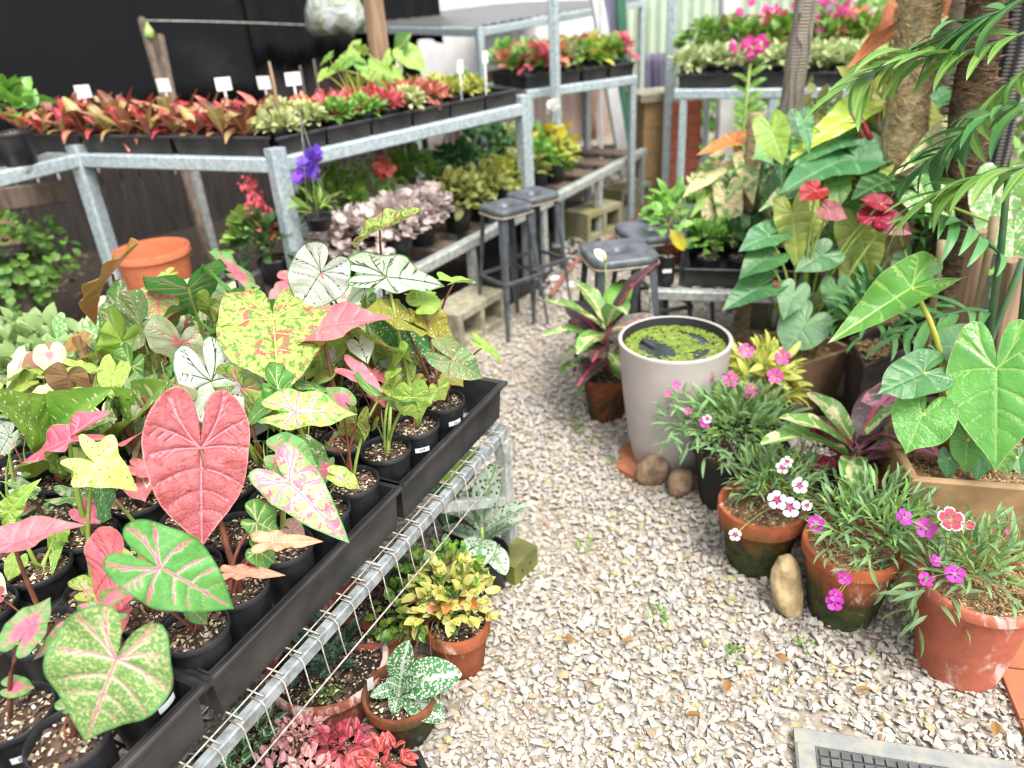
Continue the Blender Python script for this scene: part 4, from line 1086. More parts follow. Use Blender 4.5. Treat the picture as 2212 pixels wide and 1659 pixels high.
# the tall green plant with pale stalks and the big leaved vine round the timber post
p = QB(.60, .25) + up * (Zt + .006)
T = thing('tall_foliage_plant', 'tall bright green plant with pale upright stalks among the pink seedlings', 'potted plant', p)
fillpot(T, p, .05, .04, .08, 'black_plastic', .008, .002, .002, .012, chips=False)
HM = [leafmesh('heart', out=o, wid=1.0, cup=.15, curl=.4, wave=.03, quilt=.01, seed=s, nphi=40, nr=9) for s, o in enumerate(('heart', 'broad', 'arrow', 'heart'))]
for k in range(12):
    rg = random.Random(k + 50); az = rg.uniform(0, 6.28); rr = rg.uniform(.02, .17); z = rg.uniform(.16, .32)
    A = p + V(math.cos(az) * rr, math.sin(az) * rr * .7, z); b = p + V(rg.uniform(-.02, .02), rg.uniform(-.02, .02), .07)
    stalk(T, bez(b, (A + b) / 2 + V(0, 0, .03), A, 6), .004, .002, MAT['stem_yellow'])
    leaf(T, HM[k % 4], A, V(math.cos(az), math.sin(az), -.5), V(0, -.4, 1), rg.uniform(.04, .065), MAT['leaf_tuft_green' if k % 3 else 'leaf_lime'])
pw = atd(826, 150, depth(QB(.75, .52) + up)) * V(1, 1, 0)
post = thing('timber_post', 'rough brown timber post rising behind the tall bench', 'post', pw)
MB().bar(pw, pw + V(-.01, .03, 2.4), .085, .06, up=nB).build('shaft', MAT['post_wood'], post)
T = thing('climbing_plant', 'big leaved bright green climber clinging to the timber post', 'plant', pw + V(0, 0, .9))
stalk(T, [pw + V(.05, -.045, .88), pw + V(.02, -.05, 1.05), pw + V(.05, -.05, 1.22)], .008, .006, MAT['stem_green'])
for k, (u, v, h, du, dv, s, m) in enumerate([(880, 118, 1.36, 40, 25, .13, 'lime'), (868, 100, 1.40, 25, -30, .10, 'greenvein'), (840, 125, 1.36, -30, 30, .09, 'lime'), (770, 105, 1.38, -40, 20, .08, 'lime'), (750, 130, 1.32, -50, 30, .08, 'tuft_green'), (800, 150, 1.3, 30, 40, .10, 'lime'), (720, 150, 1.28, -40, 30, .06, 'lime'), (850, 165, 1.28, 20, 50, .09, 'lime')]):
    A = atd(u, v, depth(pw + V(0, -.08, 1.1))); h = A[2]; d = V(du * .01, -.25, -dv * .012)
    leaf(T, HM[k % 4], A, d, V(.1, -.7, .7), s * .85, MAT['leaf_' + m])
    stalk(T, bez(pw + V(.03, -.05, h - .12), (A + pw * V(1, 1, 0) + V(0, -.05, h)) / 2, A, 5), .004, .003, MAT['stem_green'])

# white plant tags
def tag(p, h, w, hh, yaw, label, lean=0.0):
    T = thing('plant_tag', label, 'tag', p, 'white plant tags')
    R = rotz(yaw) @ np.array([[1, 0, 0], [0, math.cos(lean), -math.sin(lean)], [0, math.sin(lean), math.cos(lean)]])
    MB().box(np.asarray(p) + R @ V(0, 0, h / 2), (.010, .0016, h), R).build('stake', MAT['white_tag'], T)
    MB().box(np.asarray(p) + R @ V(0, -.0016, h + hh / 2 - .004), (w, .002, hh), R).build('plate', MAT['white_tag'], T)
for k, (u, v, z, yaw, nm) in enumerate([(181, 196, 1.30, .1, 'among the red leaves beyond the leaning post'), (357, 182, 1.33, -.3, 'in front of the dark stake on the cloth'), (482, 180, 1.32, .35, 'standing between red leaf tufts'), (573, 177, 1.32, -.35, 'beside a tilted red leaf tuft'), (633, 169, 1.32, .2, 'beside the brown stick')]):
    q = atd(u, v, depth(QA(.5, .38) + up) + (.1 if u < 300 else 0)); tag(q * V(1, 1, 0) + up * (Zt + .02), q[2] - Zt - .045, .066, .055, yaw, 'square white plant tag ' + nm, .05)
for u, v, z, nm in ((990, 142, 1.30, 'tall white stalked tag at the front of the receding trays'), (1044, 122, 1.30, 'white stalked tag behind the yellow green seedlings'), (860, 142, 1.32, 'white stalked tag under the climbing leaves')):
    q = atd(u, v, depth(QB(.9, .05 if u == 990 else .3) + up)); tag(q * V(1, 1, 0) + up * (Zt + .02), q[2] - Zt - .045, .030, .055, .5, nm, .08)
T = thing('wood_stick', 'pointed brown stick standing at the corner of the red trays', 'stick', QA(.06, .14) + up * (Zt + .02))
MB().tube([QA(.06, .14) + up * (Zt + .02), QA(.062, .15) + up * (Zt + .26), QA(.07, .16) + up * (Zt + .33)], [.009, .008, .003], 6).build('shaft', MAT['post_wood'], T, True)

# stake, timber and line on the cloth
q = at(320, 150, 1.2); fp = FA + fd * ((q - FA) @ fd) * 1.0
s0 = atd(352, 205, 4.30); s1 = atd(305, 40, 4.35)
T = thing('garden_stake', 'pale leaning stake standing against the black cloth', 'stake', s0 * V(1, 1, 0))
MB().bar(s0 + (s0 - s1) * 4.2, s1, .032, .032, up=nA).build('shaft', MAT['grey_timber'], T)
T = thing('timber_upright', 'short dark timber upright beside the pale stake', 'post', atd(362, 210, 4.4) * V(1, 1, 0))
MB().bar(atd(385, 300, 4.40), atd(340, 80, 4.45), .075, .04, up=nA).build('shaft', MAT['grey_timber'], T)
T = thing('guide_wire', 'thin pale wire stretched across the black cloth', 'wire', s1)
MB().tube([s1 - V(0, 0, .01), atd(420, 46, 4.5), atd(560, 50, 4.7), atd(680, 55, 4.9)], .004, 5).build('strand', MAT['wire'], T, True)
T = thing('hanging_tag', 'small lime green tag hanging from the pale stake', 'tag', s1)
MB().tube([atd(317, 48, 4.33), atd(319, 55, 4.33), atd(322, 66, 4.33), atd(323, 82, 4.33), atd(323, 85, 4.33)], [.006, .011, .027, .031, .008], 7).build('body', MAT['leaf_lime'], T, True)

# clear plastic bag with cuttings hung by the timber post
def bagmat():
    k = NT('clear_bag'); n = k.noise(k.obj(), 12, 5, .6, 1.0); k.bump(n, .9, .03)
    col = k.mix(k.step(n, .4, .6), L(.5, .53, .5), L(.30, .36, .18))
    k.b.inputs['Transmission Weight'].default_value = .35
    MAT['clear_bag'] = k.fin(col, .2, 0, .5)
bagmat()
c = atd(722, 22, 4.0); T = thing('plastic_bag', 'crumpled clear plastic bag of cuttings hanging beside the timber post', 'bag', c)
pr = [(.004, .30), (.04, .24), (.08, .13), (.13, .02), (.15, -.06), (.12, -.11), (.01, -.12)]
bm_ = MB().lathe(pr, c, 22); vv = bm_.v[0]
vv += .016 * np.sin(vv[:, [1, 2, 0]] * 55) + .01 * np.sin(vv[:, [2, 0, 1]] * 110)
bm_.build('bag', MAT['clear_bag'], T, True)
MB().tube([c + V(0, 0, .28), c + V(.02, .02, .5), c + V(.05, .05, .9)], .004, 5).build('string', MAT['rope'], T, True)

# ------------------------------------------------------------------ metal rack behind
s_ = 1.4
def rk(u, v): return at(u, v, 1.20)
RL, RN, RR_ = rk(735, 62), rk(1035, 70), rk(1386, 8); RF = RL + RR_ - RN
rack = thing('metal_rack', 'galvanised frame with grey ribbed sheet top behind the tall bench', 'rack', RN * V(1, 1, 0))
for a, b in ((RL, RN), (RN, RR_), (RR_, RF), (RF, RL)):
    d = nrm(b - a); MB().bar(a + d * .0225, b - d * .0225, .045, .05).build('rail', MAT['galv'], rack)
for q in (RL, RN, RR_, RF): MB().bar(q * V(1, 1, 0), q + up * .03, .045, .045, up=nrm(RN - RL)).build('leg', MAT['galv'], rack)
def sheetmat():
    k = NT('ribbed_sheet'); co = k.obj(); n = k.noise(co, 5, 5)
    MAT['ribbed_sheet'] = k.fin(k.mix(n, C('#8b8b86'), C('#5a5854')), .42, .5)
sheetmat()
m, nn = 24, 2; vv, ff = [], []
for i in range(m * 2 + 1):
    t = i / (m * 2); p = RL + (RF - RL) * t; z = .032 + (.012 if i % 2 else 0)
    vv += [p + up * z, p + (RN - RL) + up * z]
ff = [(2*i, 2*i+1, 2*i+3, 2*i+2) for i in range(m * 2)]
MB().add(vv, ff).build('ribbed_sheet', MAT['ribbed_sheet'], rack).modifiers.new('thickness', 'SOLIDIFY').thickness = .002

def pole(u0, v0, t, u1, v1, w, mat, label, name='steel_pole', foot=None):
    a = atd(u0, v0, t); b = atd(u1, v1, t * 1.0)
    b = at(u1, v1, 0) if foot is None else foot
    tp = b * V(1, 1, 0) + V(0, 0, 1.0); d = tp - V(0, 0, EYE)
    T = thing(name, label, 'pole', b * V(1, 1, 0))
    MB().bar(b * V(1, 1, 0), b * V(1, 1, 0) + V(0, 0, a), w, w, up=(.4, .9, 0)).build('shaft', MAT[mat], T) if np.isscalar(a) else MB().bar(b * V(1, 1, 0), b * V(1, 1, 0) + V(0, 0, 2.2), w, w, up=(.4, .9, 0)).build('shaft', MAT[mat], T)
    MB().box(b * V(1, 1, 0) + V(0, 0, .004), (w * 2, w * 2, .008)).build('foot_plate', MAT[mat], T)
pole(1197, 0, 3, 1210, 530, .05, 'galv', 'tall square steel pole behind the two grey stools')
pole(1455, 0, 4, 1437, 440, .06, 'galv', 'tall square steel pole beside the brick pillar')
pole(1275, 130, 4, 1300, 440, .022, 'white_pvc', 'thin white pole in front of the yellow flowers', foot=at(1299, 430, 0))

# tall bench, far section
C0, C1 = at(1135, 205, .89), at(1372, 172, .89); dC = nrm((C1 - C0) * V(1, 1, 0)); nC = V(-dC[1], dC[0], 0); lc = np.linalg.norm(C1 - C0)
farb = thing('plant_bench', 'far tall bench of mixed plants between the steel poles', 'bench', C0 * V(1, 1, 0))
for a, b in ((C0, C1), (C0 + nC * .5, C1 + nC * .5)): MB().bar(a, b, .045, .05).build('rail', MAT['galv'], farb)
for q in (C0 + dC * .02, C1 - dC * .02, C0 + nC * .5 + dC * .02, C1 + nC * .5 - dC * .02): MB().bar(q * V(1, 1, 0), q - V(0, 0, .026), .04, .04, up=dC).build('post', MAT['galv'], farb)
for k in range(4):
    a0, a1 = lc * k / 4 + .008, lc * (k + 1) / 4 - .008
    tray4([C0 + dC * a0, C0 + dC * a1, C0 + dC * a1 + nC * .42, C0 + dC * a0 + nC * .42], .916, .075, 'black tray of mixed plants on the far tall bench', 'trays on the far tall bench')
    for j in range(3):
        for i in range(2):
            p = C0 * V(1, 1, 0) + dC * (a0 + (a1 - a0) * (i + .5) / 2) + nC * (.08 + .13 * j) + up * .922
            mt = ['tuft_green', 'tuft_gold', 'tuft_coral', 'tuft_pink', 'tuft_green', 'tuft_white'][(k * 2 + i * 3 + j * 2) % 6]
            tuft('seedling_pot', mt[5:] + ' leaved seedling on the far tall bench', 'potted plant', p, [(T_LANCE if j % 2 else T_OVAL, (0, 0, .11), (.07, .07, .08), 55, .07, mt)], sq, mt[5:] + ' seedlings on the far tall bench', 80 + k * 6 + j * 2 + i)

# ------------------------------------------------------------------ low bench under and beyond
K0, K1 = at(870, 600, .385), at(1390, 328, .385); dK = nrm((K1 - K0) * V(1, 1, 0)); nK = V(-dK[1], dK[0], 0); lk = np.linalg.norm((K1 - K0)[:2])
K00 = K0 - dK * 1.6
lowb = thing('plant_bench', 'low steel bench of foliage plants under the tall bench', 'bench', K0 * V(1, 1, 0))
for off in (0, .62): MB().bar(K00 + nK * off, K1 + nK * off, .05, .05).build('rail', MAT['galv_old'], lowb)
for k in range(7):
    q = K00 + (K1 - K00) * (k / 6) + (dK * .03 if k == 0 else (-dK * .03 if k == 6 else 0))
    for off in (0, .62): MB().bar((q + nK * off) * V(1, 1, 0), q + nK * off - V(0, 0, .025), .04, .04, up=dK).build('leg', MAT['galv_old'], lowb)
for k in range(14):
    q = K00 + (K1 - K00) * ((k + .5) / 14); MB().bar(q + nK * .026 + up * .012, q + nK * .594 + up * .012, .16, .02).build('slat', MAT['grey_timber'], lowb)
def KP(a, l, z=.409): return (K0 + dK * a + nK * l) * V(1, 1, 0) + V(0, 0, z)
rgK = random.Random(9)
klist = [(-.30, .42, 'tuft_dark', .13, .14),
         (-.10, .14, 'tuft_mauve', .15, .12), (.14, .12, 'tuft_mauve', .16, .13), (.36, .16, 'tuft_mauve', .15, .11), (.10, .42, 'tuft_green', .16, .20), (.36, .45, 'tuft_white', .15, .20), (.62, .40, 'tuft_green', .15, .18), (.60, .12, 'tuft_olive', .13, .12),
         (.85, .14, 'tuft_olive', .13, .10), (1.05, .14, 'tuft_gold', .12, .10), (1.25, .14, 'tuft_olive', .12, .10), (1.45, .16, 'tuft_green', .12, .11), (1.62, .14, 'tuft_gold', .11, .10), (1.02, .42, 'tuft_dark', .14, .16), (1.35, .42, 'tuft_dark', .14, .2), (1.62, .40, 'tuft_white', .12, .14)]
klab = {'tuft_dark': 'deep green shade plant', 'tuft_mauve': 'silvery pink netted leaved mound', 'tuft_green': 'fresh green leafy plant', 'tuft_white': 'cream and green leaved plant', 'tuft_olive': 'olive leaved bushy plant', 'tuft_gold': 'golden leaved bushy plant'}
for k, (a, l, mt, r, h) in enumerate(klist):
    tuft('bushy_plant', klab[mt] + ' in black pot on the low bench under the rails', 'potted plant', KP(a, l), [(T_ROUND if mt == 'tuft_mauve' else T_OVAL, (0, 0, .10 + h * .4), (r, r, h), 300 if mt == 'tuft_mauve' else 190, .042 if mt == 'tuft_mauve' else .055, mt)], (.07, .055, .11, 'black_plastic'), klab[mt] + 's on the low bench', 140 + k)
# red flower and orange leaf rising from the mixed plants, yellow orchids at the end
def blossom(T, p, n, size, mat, spread, seed, tm=T_ROUND, name='flower'):
    rg = np.random.RandomState(seed); P = np.asarray(p) + rg.normal(0, 1, (n, 3)) * np.asarray(spread)
    Y = dome_dirs(n, rg, -.3) + .01; return foliage(T, name, tm, P, Y, Y[:, [1, 2, 0]] + .3, size * rg.uniform(.7, 1.2, n), MAT[mat], kind='stuff')
leafmat('petal_red', L(.60, .05, .07), L(.66, .16, .14), 3, quilt=0)
leafmat('petal_purple', L(.16, .06, .50), L(.25, .10, .62), 3, quilt=0)
leafmat('petal_pink', L(.72, .06, .30), L(.74, .14, .36), 3, quilt=0)
leafmat('petal_white', L(.78, .77, .74), L(.74, .70, .66), 3, quilt=0)
leafmat('petal_coral', L(.78, .09, .16), L(.80, .22, .24), 3, quilt=0)
T = thing('flowering_plant', 'green plant with a red bloom on the low bench', 'potted plant', KP(.33, .30)); fillpot(T, KP(.33, .30), .06, .05, .1, 'black_plastic', chips=False)
stalk(T, [KP(.33, .30, .49), KP(.33, .30, .71)], .005, .004, MAT['stem_green']); rosette(T, KP(.33, .30, .59), 7, HM, [MAT['leaf_lime'], MAT['leaf_greenvein']], .06, (40, -10), 3, r=.03, h=.1)
blossom(T, KP(.33, .30, .75), 26, .045, 'leaf_petal_red', (.02, .02, .02), 2)
T = thing('flowering_plant', 'yellow flowered orchid clump at the end of the low bench', 'potted plant', KP(1.66, .25)); fillpot(T, KP(1.66, .25), .07, .055, .11, 'black_plastic', chips=False)
bush(T, 'foliage', T_LANCE, KP(1.66, .25, .54), (.10, .10, .12), 60, .12, MAT['leaf_tuft_green'], 5)
blossom(T, KP(1.64, .18, .61), 75, .065, 'leaf_flower_yellow', (.06, .05, .05), 4)
T = thing('orchid_spray', 'arching spray of small white orchid flowers above the low bench', 'flower', KP(1.62, .16, .525)); stalk(T, bez(KP(1.62, .16, .52), KP(1.58, .12, .94), KP(1.45, .02, .85), 8), .003, .002, MAT['stem_green'])
for k in range(6):
    t = .5 + k * .1; q = bez(KP(1.62, .16, .52), KP(1.58, .12, .94), KP(1.45, .02, .85), 11)[min(10, 5 + k)]; blossom(T, q, 6, .04, 'leaf_petal_white', (.006, .006, .006), 20 + k)

# big clay coloured pot on the low bench, red flower spike, purple orchid
p = at(326, 538, .61) * V(1, 1, 0) + V(0, 0, .409); T = thing('plastic_pot', 'large empty terracotta coloured plastic pot behind the leaning bench post', 'pot', p)
inst('pot', potmesh(.148, .118, .205, .03, .006, .005, 40), T, Matrix.Identity(4), MAT['clay_orange'])
p = aty(590, 585, 3.12) * V(1, 1, 0) + V(0, 0, .409); T = thing('flowering_plant', 'coral red flower spike with lime leaves beside the bench corner post', 'potted plant', p)
fillpot(T, p, .06, .05, .1, 'black_plastic', chips=False)
bush(T, 'foliage', T_OVAL, p + V(-.03, 0, .17), (.12, .09, .13), 80, .06, MAT['leaf_lime'], 8)
s0_, s1_ = aty(588, 505, 3.10), aty(538, 400, 3.10); stalk(T, [p + V(0, 0, .09), (p + V(0, 0, .1) + s0_) / 2, s0_, s1_], .005, .003, MAT['stem_green'])
for k in range(9):
    q = s0_ + (s1_ - s0_) * k / 8; blossom(T, q, 34, .022 - .0008 * k, 'leaf_petal_coral', (.027 - .0017 * k, .027 - .0017 * k, .014), 30 + k)
p = at(692, 495, .67); T = thing('orchid_basket', 'purple orchid in a small dark hanging basket under the tall rail', 'potted plant', p)
MB().lathe([(.001, 0), (.04, .0), (.055, .05), (.058, .05), (.052, .045)], p, 16).build('basket', MAT['black_plastic'], T, True)
for a in (0, 2.1, 4.2): MB().tube([p + V(math.cos(a) * .055, math.sin(a) * .055, .05), p + V(0, 0, .42), p + V(-.01, -.02, .455)], .0018, 5).build('wire', MAT['wire'], T, True)
bush(T, 'foliage', T_NARROW, p + V(0, 0, .07), (.03, .03, .07), 16, .12, MAT['leaf_lime'], 2)
stalk(T, [p + V(0, 0, .05), p + V(0, 0, .14), p + V(.01, 0, .22)], .003, .002, MAT['stem_green'])
for dx, dz in ((.01, .24), (-.02, .205), (.012, .265)): blossom(T, p + V(dx, 0, dz), 9, .055, 'leaf_petal_purple', (.008, .008, .008), int(50 + dz * 100))

# ------------------------------------------------------------------ far left corner
p = at(98, 785, .0); T = thing('timber_stump', 'rough timber stump holding the trailing ivy pot', 'stump', p)
hs_ = .42
pr = [(.001, 0), (.13, 0), (.115, .1), (.10, .25), (.105, hs_), (.001, hs_ + .005)]
b_ = MB().lathe(pr, p, 20); b_.v[0] += .012 * np.sin(b_.v[0][:, [1, 0, 2]] * 60); b_.build('trunk', MAT['grey_timber'], T, True)
T = thing('ivy_pot', 'trailing ivy spilling from a pot on the timber stump', 'potted plant', p + V(0, 0, hs_ + .005)); fillpot(T, p + V(0, 0, hs_ + .005), .10, .08, .13, 'black_plastic', chips=False)
leafmat('ivy', L(.06, .17, .03), L(.20, .32, .05), 1.2, vein=(L(.2, .3, .1), .03), quilt=0)
bush(T, 'foliage', T_ROUND, p + V(0, 0, hs_ + .12), (.27, .21, .17), 560, .045, MAT['leaf_ivy'], 77, lo=-.9, fill=.45, up=-.1)
for k in range(9):
    rg = random.Random(k); a = rg.uniform(-2.6, -.2); rr = .17; q = p + V(math.cos(a) * rr, math.sin(a) * rr, hs_ + .08)
    P = np.array([q + V(math.cos(a) * .03, math.sin(a) * .03, -.03 * j) for j in range(rg.randrange(5, 10))]); n = len(P); P = P + np.random.RandomState(k).normal(0, .012, P.shape)
    foliage(T, 'trail', T_ROUND, np.repeat(P, 2, 0), np.tile(V(.8, -.4, -.4), (2 * n, 1)) * np.tile([[1, 1, 1], [-1, 1, 1]], (n, 1)) + np.random.RandomState(k + 9).normal(0, .5, (2 * n, 3)), np.tile(V(math.cos(a), math.sin(a), .6), (2 * n, 1)), .042, MAT['leaf_ivy'])
q = at(35, 560, .3); T = thing('timber_post', 'pale brown timber post behind the trailing ivy', 'post', q * V(1, 1, 0)); MB().bar(q * V(1, 1, 0), q * V(1, 1, 0) + V(-.02, .02, 1.03), .09, .09, up=nA).build('shaft', MAT['post_wood'], T)
T = thing('timber_beam', 'grey timber beam under the far end of the tall bench', 'beam', atd(60, 415, 2.9)); MB().bar(atd(-80, 440, 3.5), atd(150, 412, 3.7), .04, .10).build('beam', MAT['grey_timber'], T)
lt = at(105, 905, .56); La = nrm(V(.75, -.30, 0)); Ln = V(.30, .75, 0) / .81
tl = thing('plant_bench', 'small bench holding the light green seedlings by the stump', 'bench', lt * V(1, 1, 0))
for a, b in ((-.45, .30),):
    for off in (0, .34): MB().bar(lt * V(1, 1, 0) + La * a + Ln * off + up * .50, lt * V(1, 1, 0) + La * b + Ln * off + up * .50, .04, .045).build('rail', MAT['galv'], tl)
    for s in (a + .03, b - .03):
        for off in (0, .34): MB().bar(lt * V(1, 1, 0) + La * s + Ln * off, lt * V(1, 1, 0) + La * s + Ln * off + up * .477, .036, .036).build('leg', MAT['galv_old'], tl)
for k in range(6): MB().bar(lt * V(1, 1, 0) + La * (-.4 + .13 * k) + Ln * .021 + up * .51, lt * V(1, 1, 0) + La * (-.4 + .13 * k) + Ln * .319 + up * .51, .08, .02).build('slat', MAT['grey_timber'], tl)
def LP(a, l): return lt * V(1, 1, 0) + La * a + Ln * l
tray4([LP(-.43, .0), LP(.27, .0), LP(.27, .33), LP(-.43, .33)], .524, .06, 'black tray of light green seedlings beside the stump')
leafmat('tuft_green2', L(.24, .38, .13), L(.30, .42, .16), 3, quilt=0)
for i in range(6):
    for j in range(3):
        tuft('seedling_pot', 'light green leaved seedling in black pot beside the stump', 'potted plant', np.array([*LP(-.37 + .115 * i, .06 + .10 * j)[:2], .530]), [(T_OVAL, (0, 0, .10), (.06, .06, .05), 46, .06, 'tuft_green2')], sq, 'light green seedlings by the stump', 200 + i * 3 + j)

# ------------------------------------------------------------------ stools
def stool(p, yaw, s, h, label, seatr=.125):
    T = thing('metal_stool', label, 'stool', p, 'grey metal stools'); R = rotz(yaw); p = np.asarray(p, float)
    n = 40; ring = []
    def sup(r, k):   # rounded square
        t = np.linspace(0, 2 * math.pi, n, endpoint=False); c, q = np.cos(t), np.sin(t)
        return np.stack([r * np.sign(c) * np.abs(c) ** (2 / k), r * np.sign(q) * np.abs(q) ** (2 / k)], 1)
    lv = [(seatr * .94, h - .035), (seatr, h - .03), (seatr, h - .008), (seatr * .95, h - .001), (seatr * .88, h), (seatr * .5, h - .006), (.03, h - .008)]
    v = [np.hstack([sup(r, 5 if r > .05 else 2), np.full((n, 1), z)]) for r, z in lv]
    v.append(np.hstack([sup(.026, 2), np.full((n, 1), h - .03)]))
    v = np.vstack(v) @ R.T + p
    f = [(i*n+j, i*n+(j+1) % n, (i+1)*n+(j+1) % n, (i+1)*n+j) for i in range(len(lv)) for j in range(n)]
    st = MB().add(v, f).build('seat', MAT['stool_paint'], T, True)
    MB().tube(np.hstack([sup(seatr * 1.005, 5), np.full((n, 1), h - .034)])[list(range(n)) + [0]] @ R.T + p, .005, 5, False).build('seat_edge', MAT['rust_edge'], st, True)
    for sx in (-1, 1):
        for sy in (-1, 1):
            a = V(sx * seatr * .84, sy * seatr * .84, h - .03); b = V(sx * s, sy * s, 0)
            m_ = MB(); x = nrm(V(-sy, sx, 0)); w0, w1 = .048, .020
            for q, w in ((a, w0), (b, w1)): pass
            inw = nrm(V(-sx, -sy, 0))
            pts = []
            for q, w in ((a, w0), (b, w1)):
                pts += [q + x * w / 2 + inw * w * .35, q, q - x * w / 2 + inw * w * .35, q - x * w * .42 + inw * (w * .35 + .004), q + inw * .006, q + x * w * .42 + inw * (w * .35 + .004)]
            fs = [(k, (k + 1) % 6, 6 + (k + 1) % 6, 6 + k) for k in range(6)] + [(0, 1, 2, 3, 4, 5)[::-1], (6, 7, 8, 9, 10, 11)]
            m_.add(np.array(pts) @ R.T + p, fs).build('leg', MAT['stool_paint'], T)
    k = .45; zc = h * k
    e = s + (seatr * .84 - s) * k
    cs = [V(sx * e, sy * e, zc) @ R.T + p for sx, sy in ((-1, -1), (1, -1), (1, 1), (-1, 1))]
    for i in range(4): MB().bar(cs[i], cs[(i + 1) % 4], .012, .016).build('stretcher', MAT['stool_paint'], T)
    return T
def stool_at(u, v, h, yaw, label, r=.130): q = at(u, v, h); stool(q * V(1, 1, 0), yaw, .15 if r > .12 else .125, h, label, r)
stool_at(1092, 441, .60, .62, 'grey metal stool on the gravel in front of the low bench', .097)
stool_at(1150, 415, .60, .62, 'grey metal stool tucked beside the tall square pole', .10)
stool_at(1336, 538, .57, .15, 'grey metal stool behind the croton pot and water tub')
stool_at(1408, 491, .57, .2, 'grey metal stool, second from the croton pot')
stool_at(1462, 458, .57, .15, 'grey metal stool, third from the croton pot beside the steel pole')

# ------------------------------------------------------------------ hollow concrete blocks and hose
def block(c, yaw, size, label, mat, up_face='side'):
    """hollow block lying on its side: two square openings face the path"""
    T = thing('concrete_block', label, 'block', c, 'hollow concrete blocks'); R = rotz(yaw); L_, D_, H_ = size; w = .032; m = MB()
    for (x, z, sx, sz) in ((0, w / 2, L_, w), (0, H_ - w / 2, L_, w), (-L_ / 2 + w / 2, H_ / 2, w, H_ - 2 * w), (L_ / 2 - w / 2, H_ / 2, w, H_ - 2 * w), (0, H_ / 2, w, H_ - 2 * w)):
        m.box(np.asarray(c) + R @ V(x, 0, z), (sx, D_ if sz < H_ * .5 else D_ - .004, sz), R)
    m.build('body', MAT[mat], T); return T
block(at(1003, 728, 0) + V(.02, .05, 0), .95, (.36, .19, .17), 'pale hollow concrete block lying beside the low bench end', 'concrete')
block(at(1283, 505, 0), .75, (.34, .19, .18), 'mossy hollow concrete block at the foot of the white pole', 'moss_block')
block(at(1352, 450, 0), .75, (.34, .19, .17), 'mossy concrete block farther along beside the hose', 'moss_block')
T = thing('garden_hose', 'faded red hose lying along the edge of the gravel path', 'hose', at(1290, 545, .012))
MB().tube(np.array([at(u, v, .022) for u, v in ((1190, 640), (1215, 600), (1245, 565), (1290, 540), (1335, 505), (1375, 465), (1405, 425), (1412, 395), (1400, 370))]), .014, 7).build('tube', MAT['hose_red'], T, True)
# ------------------------------------------------------------------ right side of the path
leafmat('dianthus', L(.15, .27, .11), L(.21, .34, .13), 1.0, quilt=0, rough=.5)
leafmat('dianthus_lime', L(.20, .34, .08), L(.28, .42, .10), 1.0, quilt=0, rough=.5)
leafmat('petal_magenta', L(.46, .015, .32), L(.56, .03, .42), 4, centre=(L(.70, .35, .62), .12, .08), quilt=0, rough=.5)
leafmat('petal_hotpink', L(.76, .06, .34), L(.76, .12, .42), 4, centre=(L(.6, .02, .2), .15, .08), quilt=0, rough=.5)
leafmat('petal_whiteeye', L(.78, .74, .76), L(.76, .68, .73), 4, centre=(L(.52, .02, .18), .42, .14), quilt=0, rough=.5)
leafmat('petal_redwhite', L(.68, .02, .06), L(.72, .04, .10), 4, centre=(L(.75, .25, .28), .12, .08), margin=(L(.80, .66, .68), .16), quilt=0, rough=.5)
def flowermesh(seed, n=5):
    mb = MB(); rg = random.Random(seed)
    for k in range(n):
        a = k * 2 * math.pi / n + rg.uniform(-.1, .1); nu = 8; v, ed = [(0, 0, 0)], [0]
        for j, r in enumerate((.45, .8, 1.0)):
            for i in range(nu + 1):
                q = (i / nu - .5) * (1.15 if j else .8); rr = r * (1 - .22 * (2 * q / 1.15) ** 4) + (.05 * ((i % 2) - .5) if j == 2 else 0)
                v.append((rr * math.sin(a + q) * .5, rr * math.cos(a + q) * .5, .06 * r * r + .05 * math.cos(q * 3) * r)); ed.append(r if j < 2 else 1)
        f = [(0, 1 + i + 1, 1 + i) for i in range(nu)]
        for j in range(2): f += [(1 + j*(nu+1) + i, 1 + j*(nu+1) + i + 1, 1 + (j+1)*(nu+1) + i + 1, 1 + (j+1)*(nu+1) + i) for i in range(nu)]
        v = np.array(v); mb.add(v, f, ed=np.array(ed, float), vd=np.full(len(v), .2), luv=v + rg.uniform(0, 20))
    me = mb.mesh('flower', smooth=True); me.materials.append(None); return me
FM = [flowermesh(s) for s in range(3)]
def flower(T, p, nz, size, mat, k=0, stem_from=None):
    o = leaf(T, FM[k % 3], p, np.cross(nz, (.3, .2, .9)), nz, size * .9, MAT['leaf_' + mat], 'flower')
    if stem_from is not None: stalk(T, bez(stem_from, (np.asarray(p) + stem_from) / 2 + V(0, 0, .02), p, 5), .0014, .0011, MAT['stem_green'], 'flower_stem', 5)
    return o
def dianthus(T, c, rad, n, size, seed, mat='dianthus', mat2='dianthus_lime', lo=-.25):
    bush(T, 'foliage', T_NARROW, c, rad, int(n * 1.1), size, MAT['leaf_' + mat], seed, lo=lo, fill=.7, up=.6, droop=.2)
    bush(T, 'foliage', T_NARROW, c, np.asarray(rad) * .9, int(n * .7), size * .8, MAT['leaf_' + mat2], seed + 1, lo=0, fill=.8, up=.9, droop=.1)
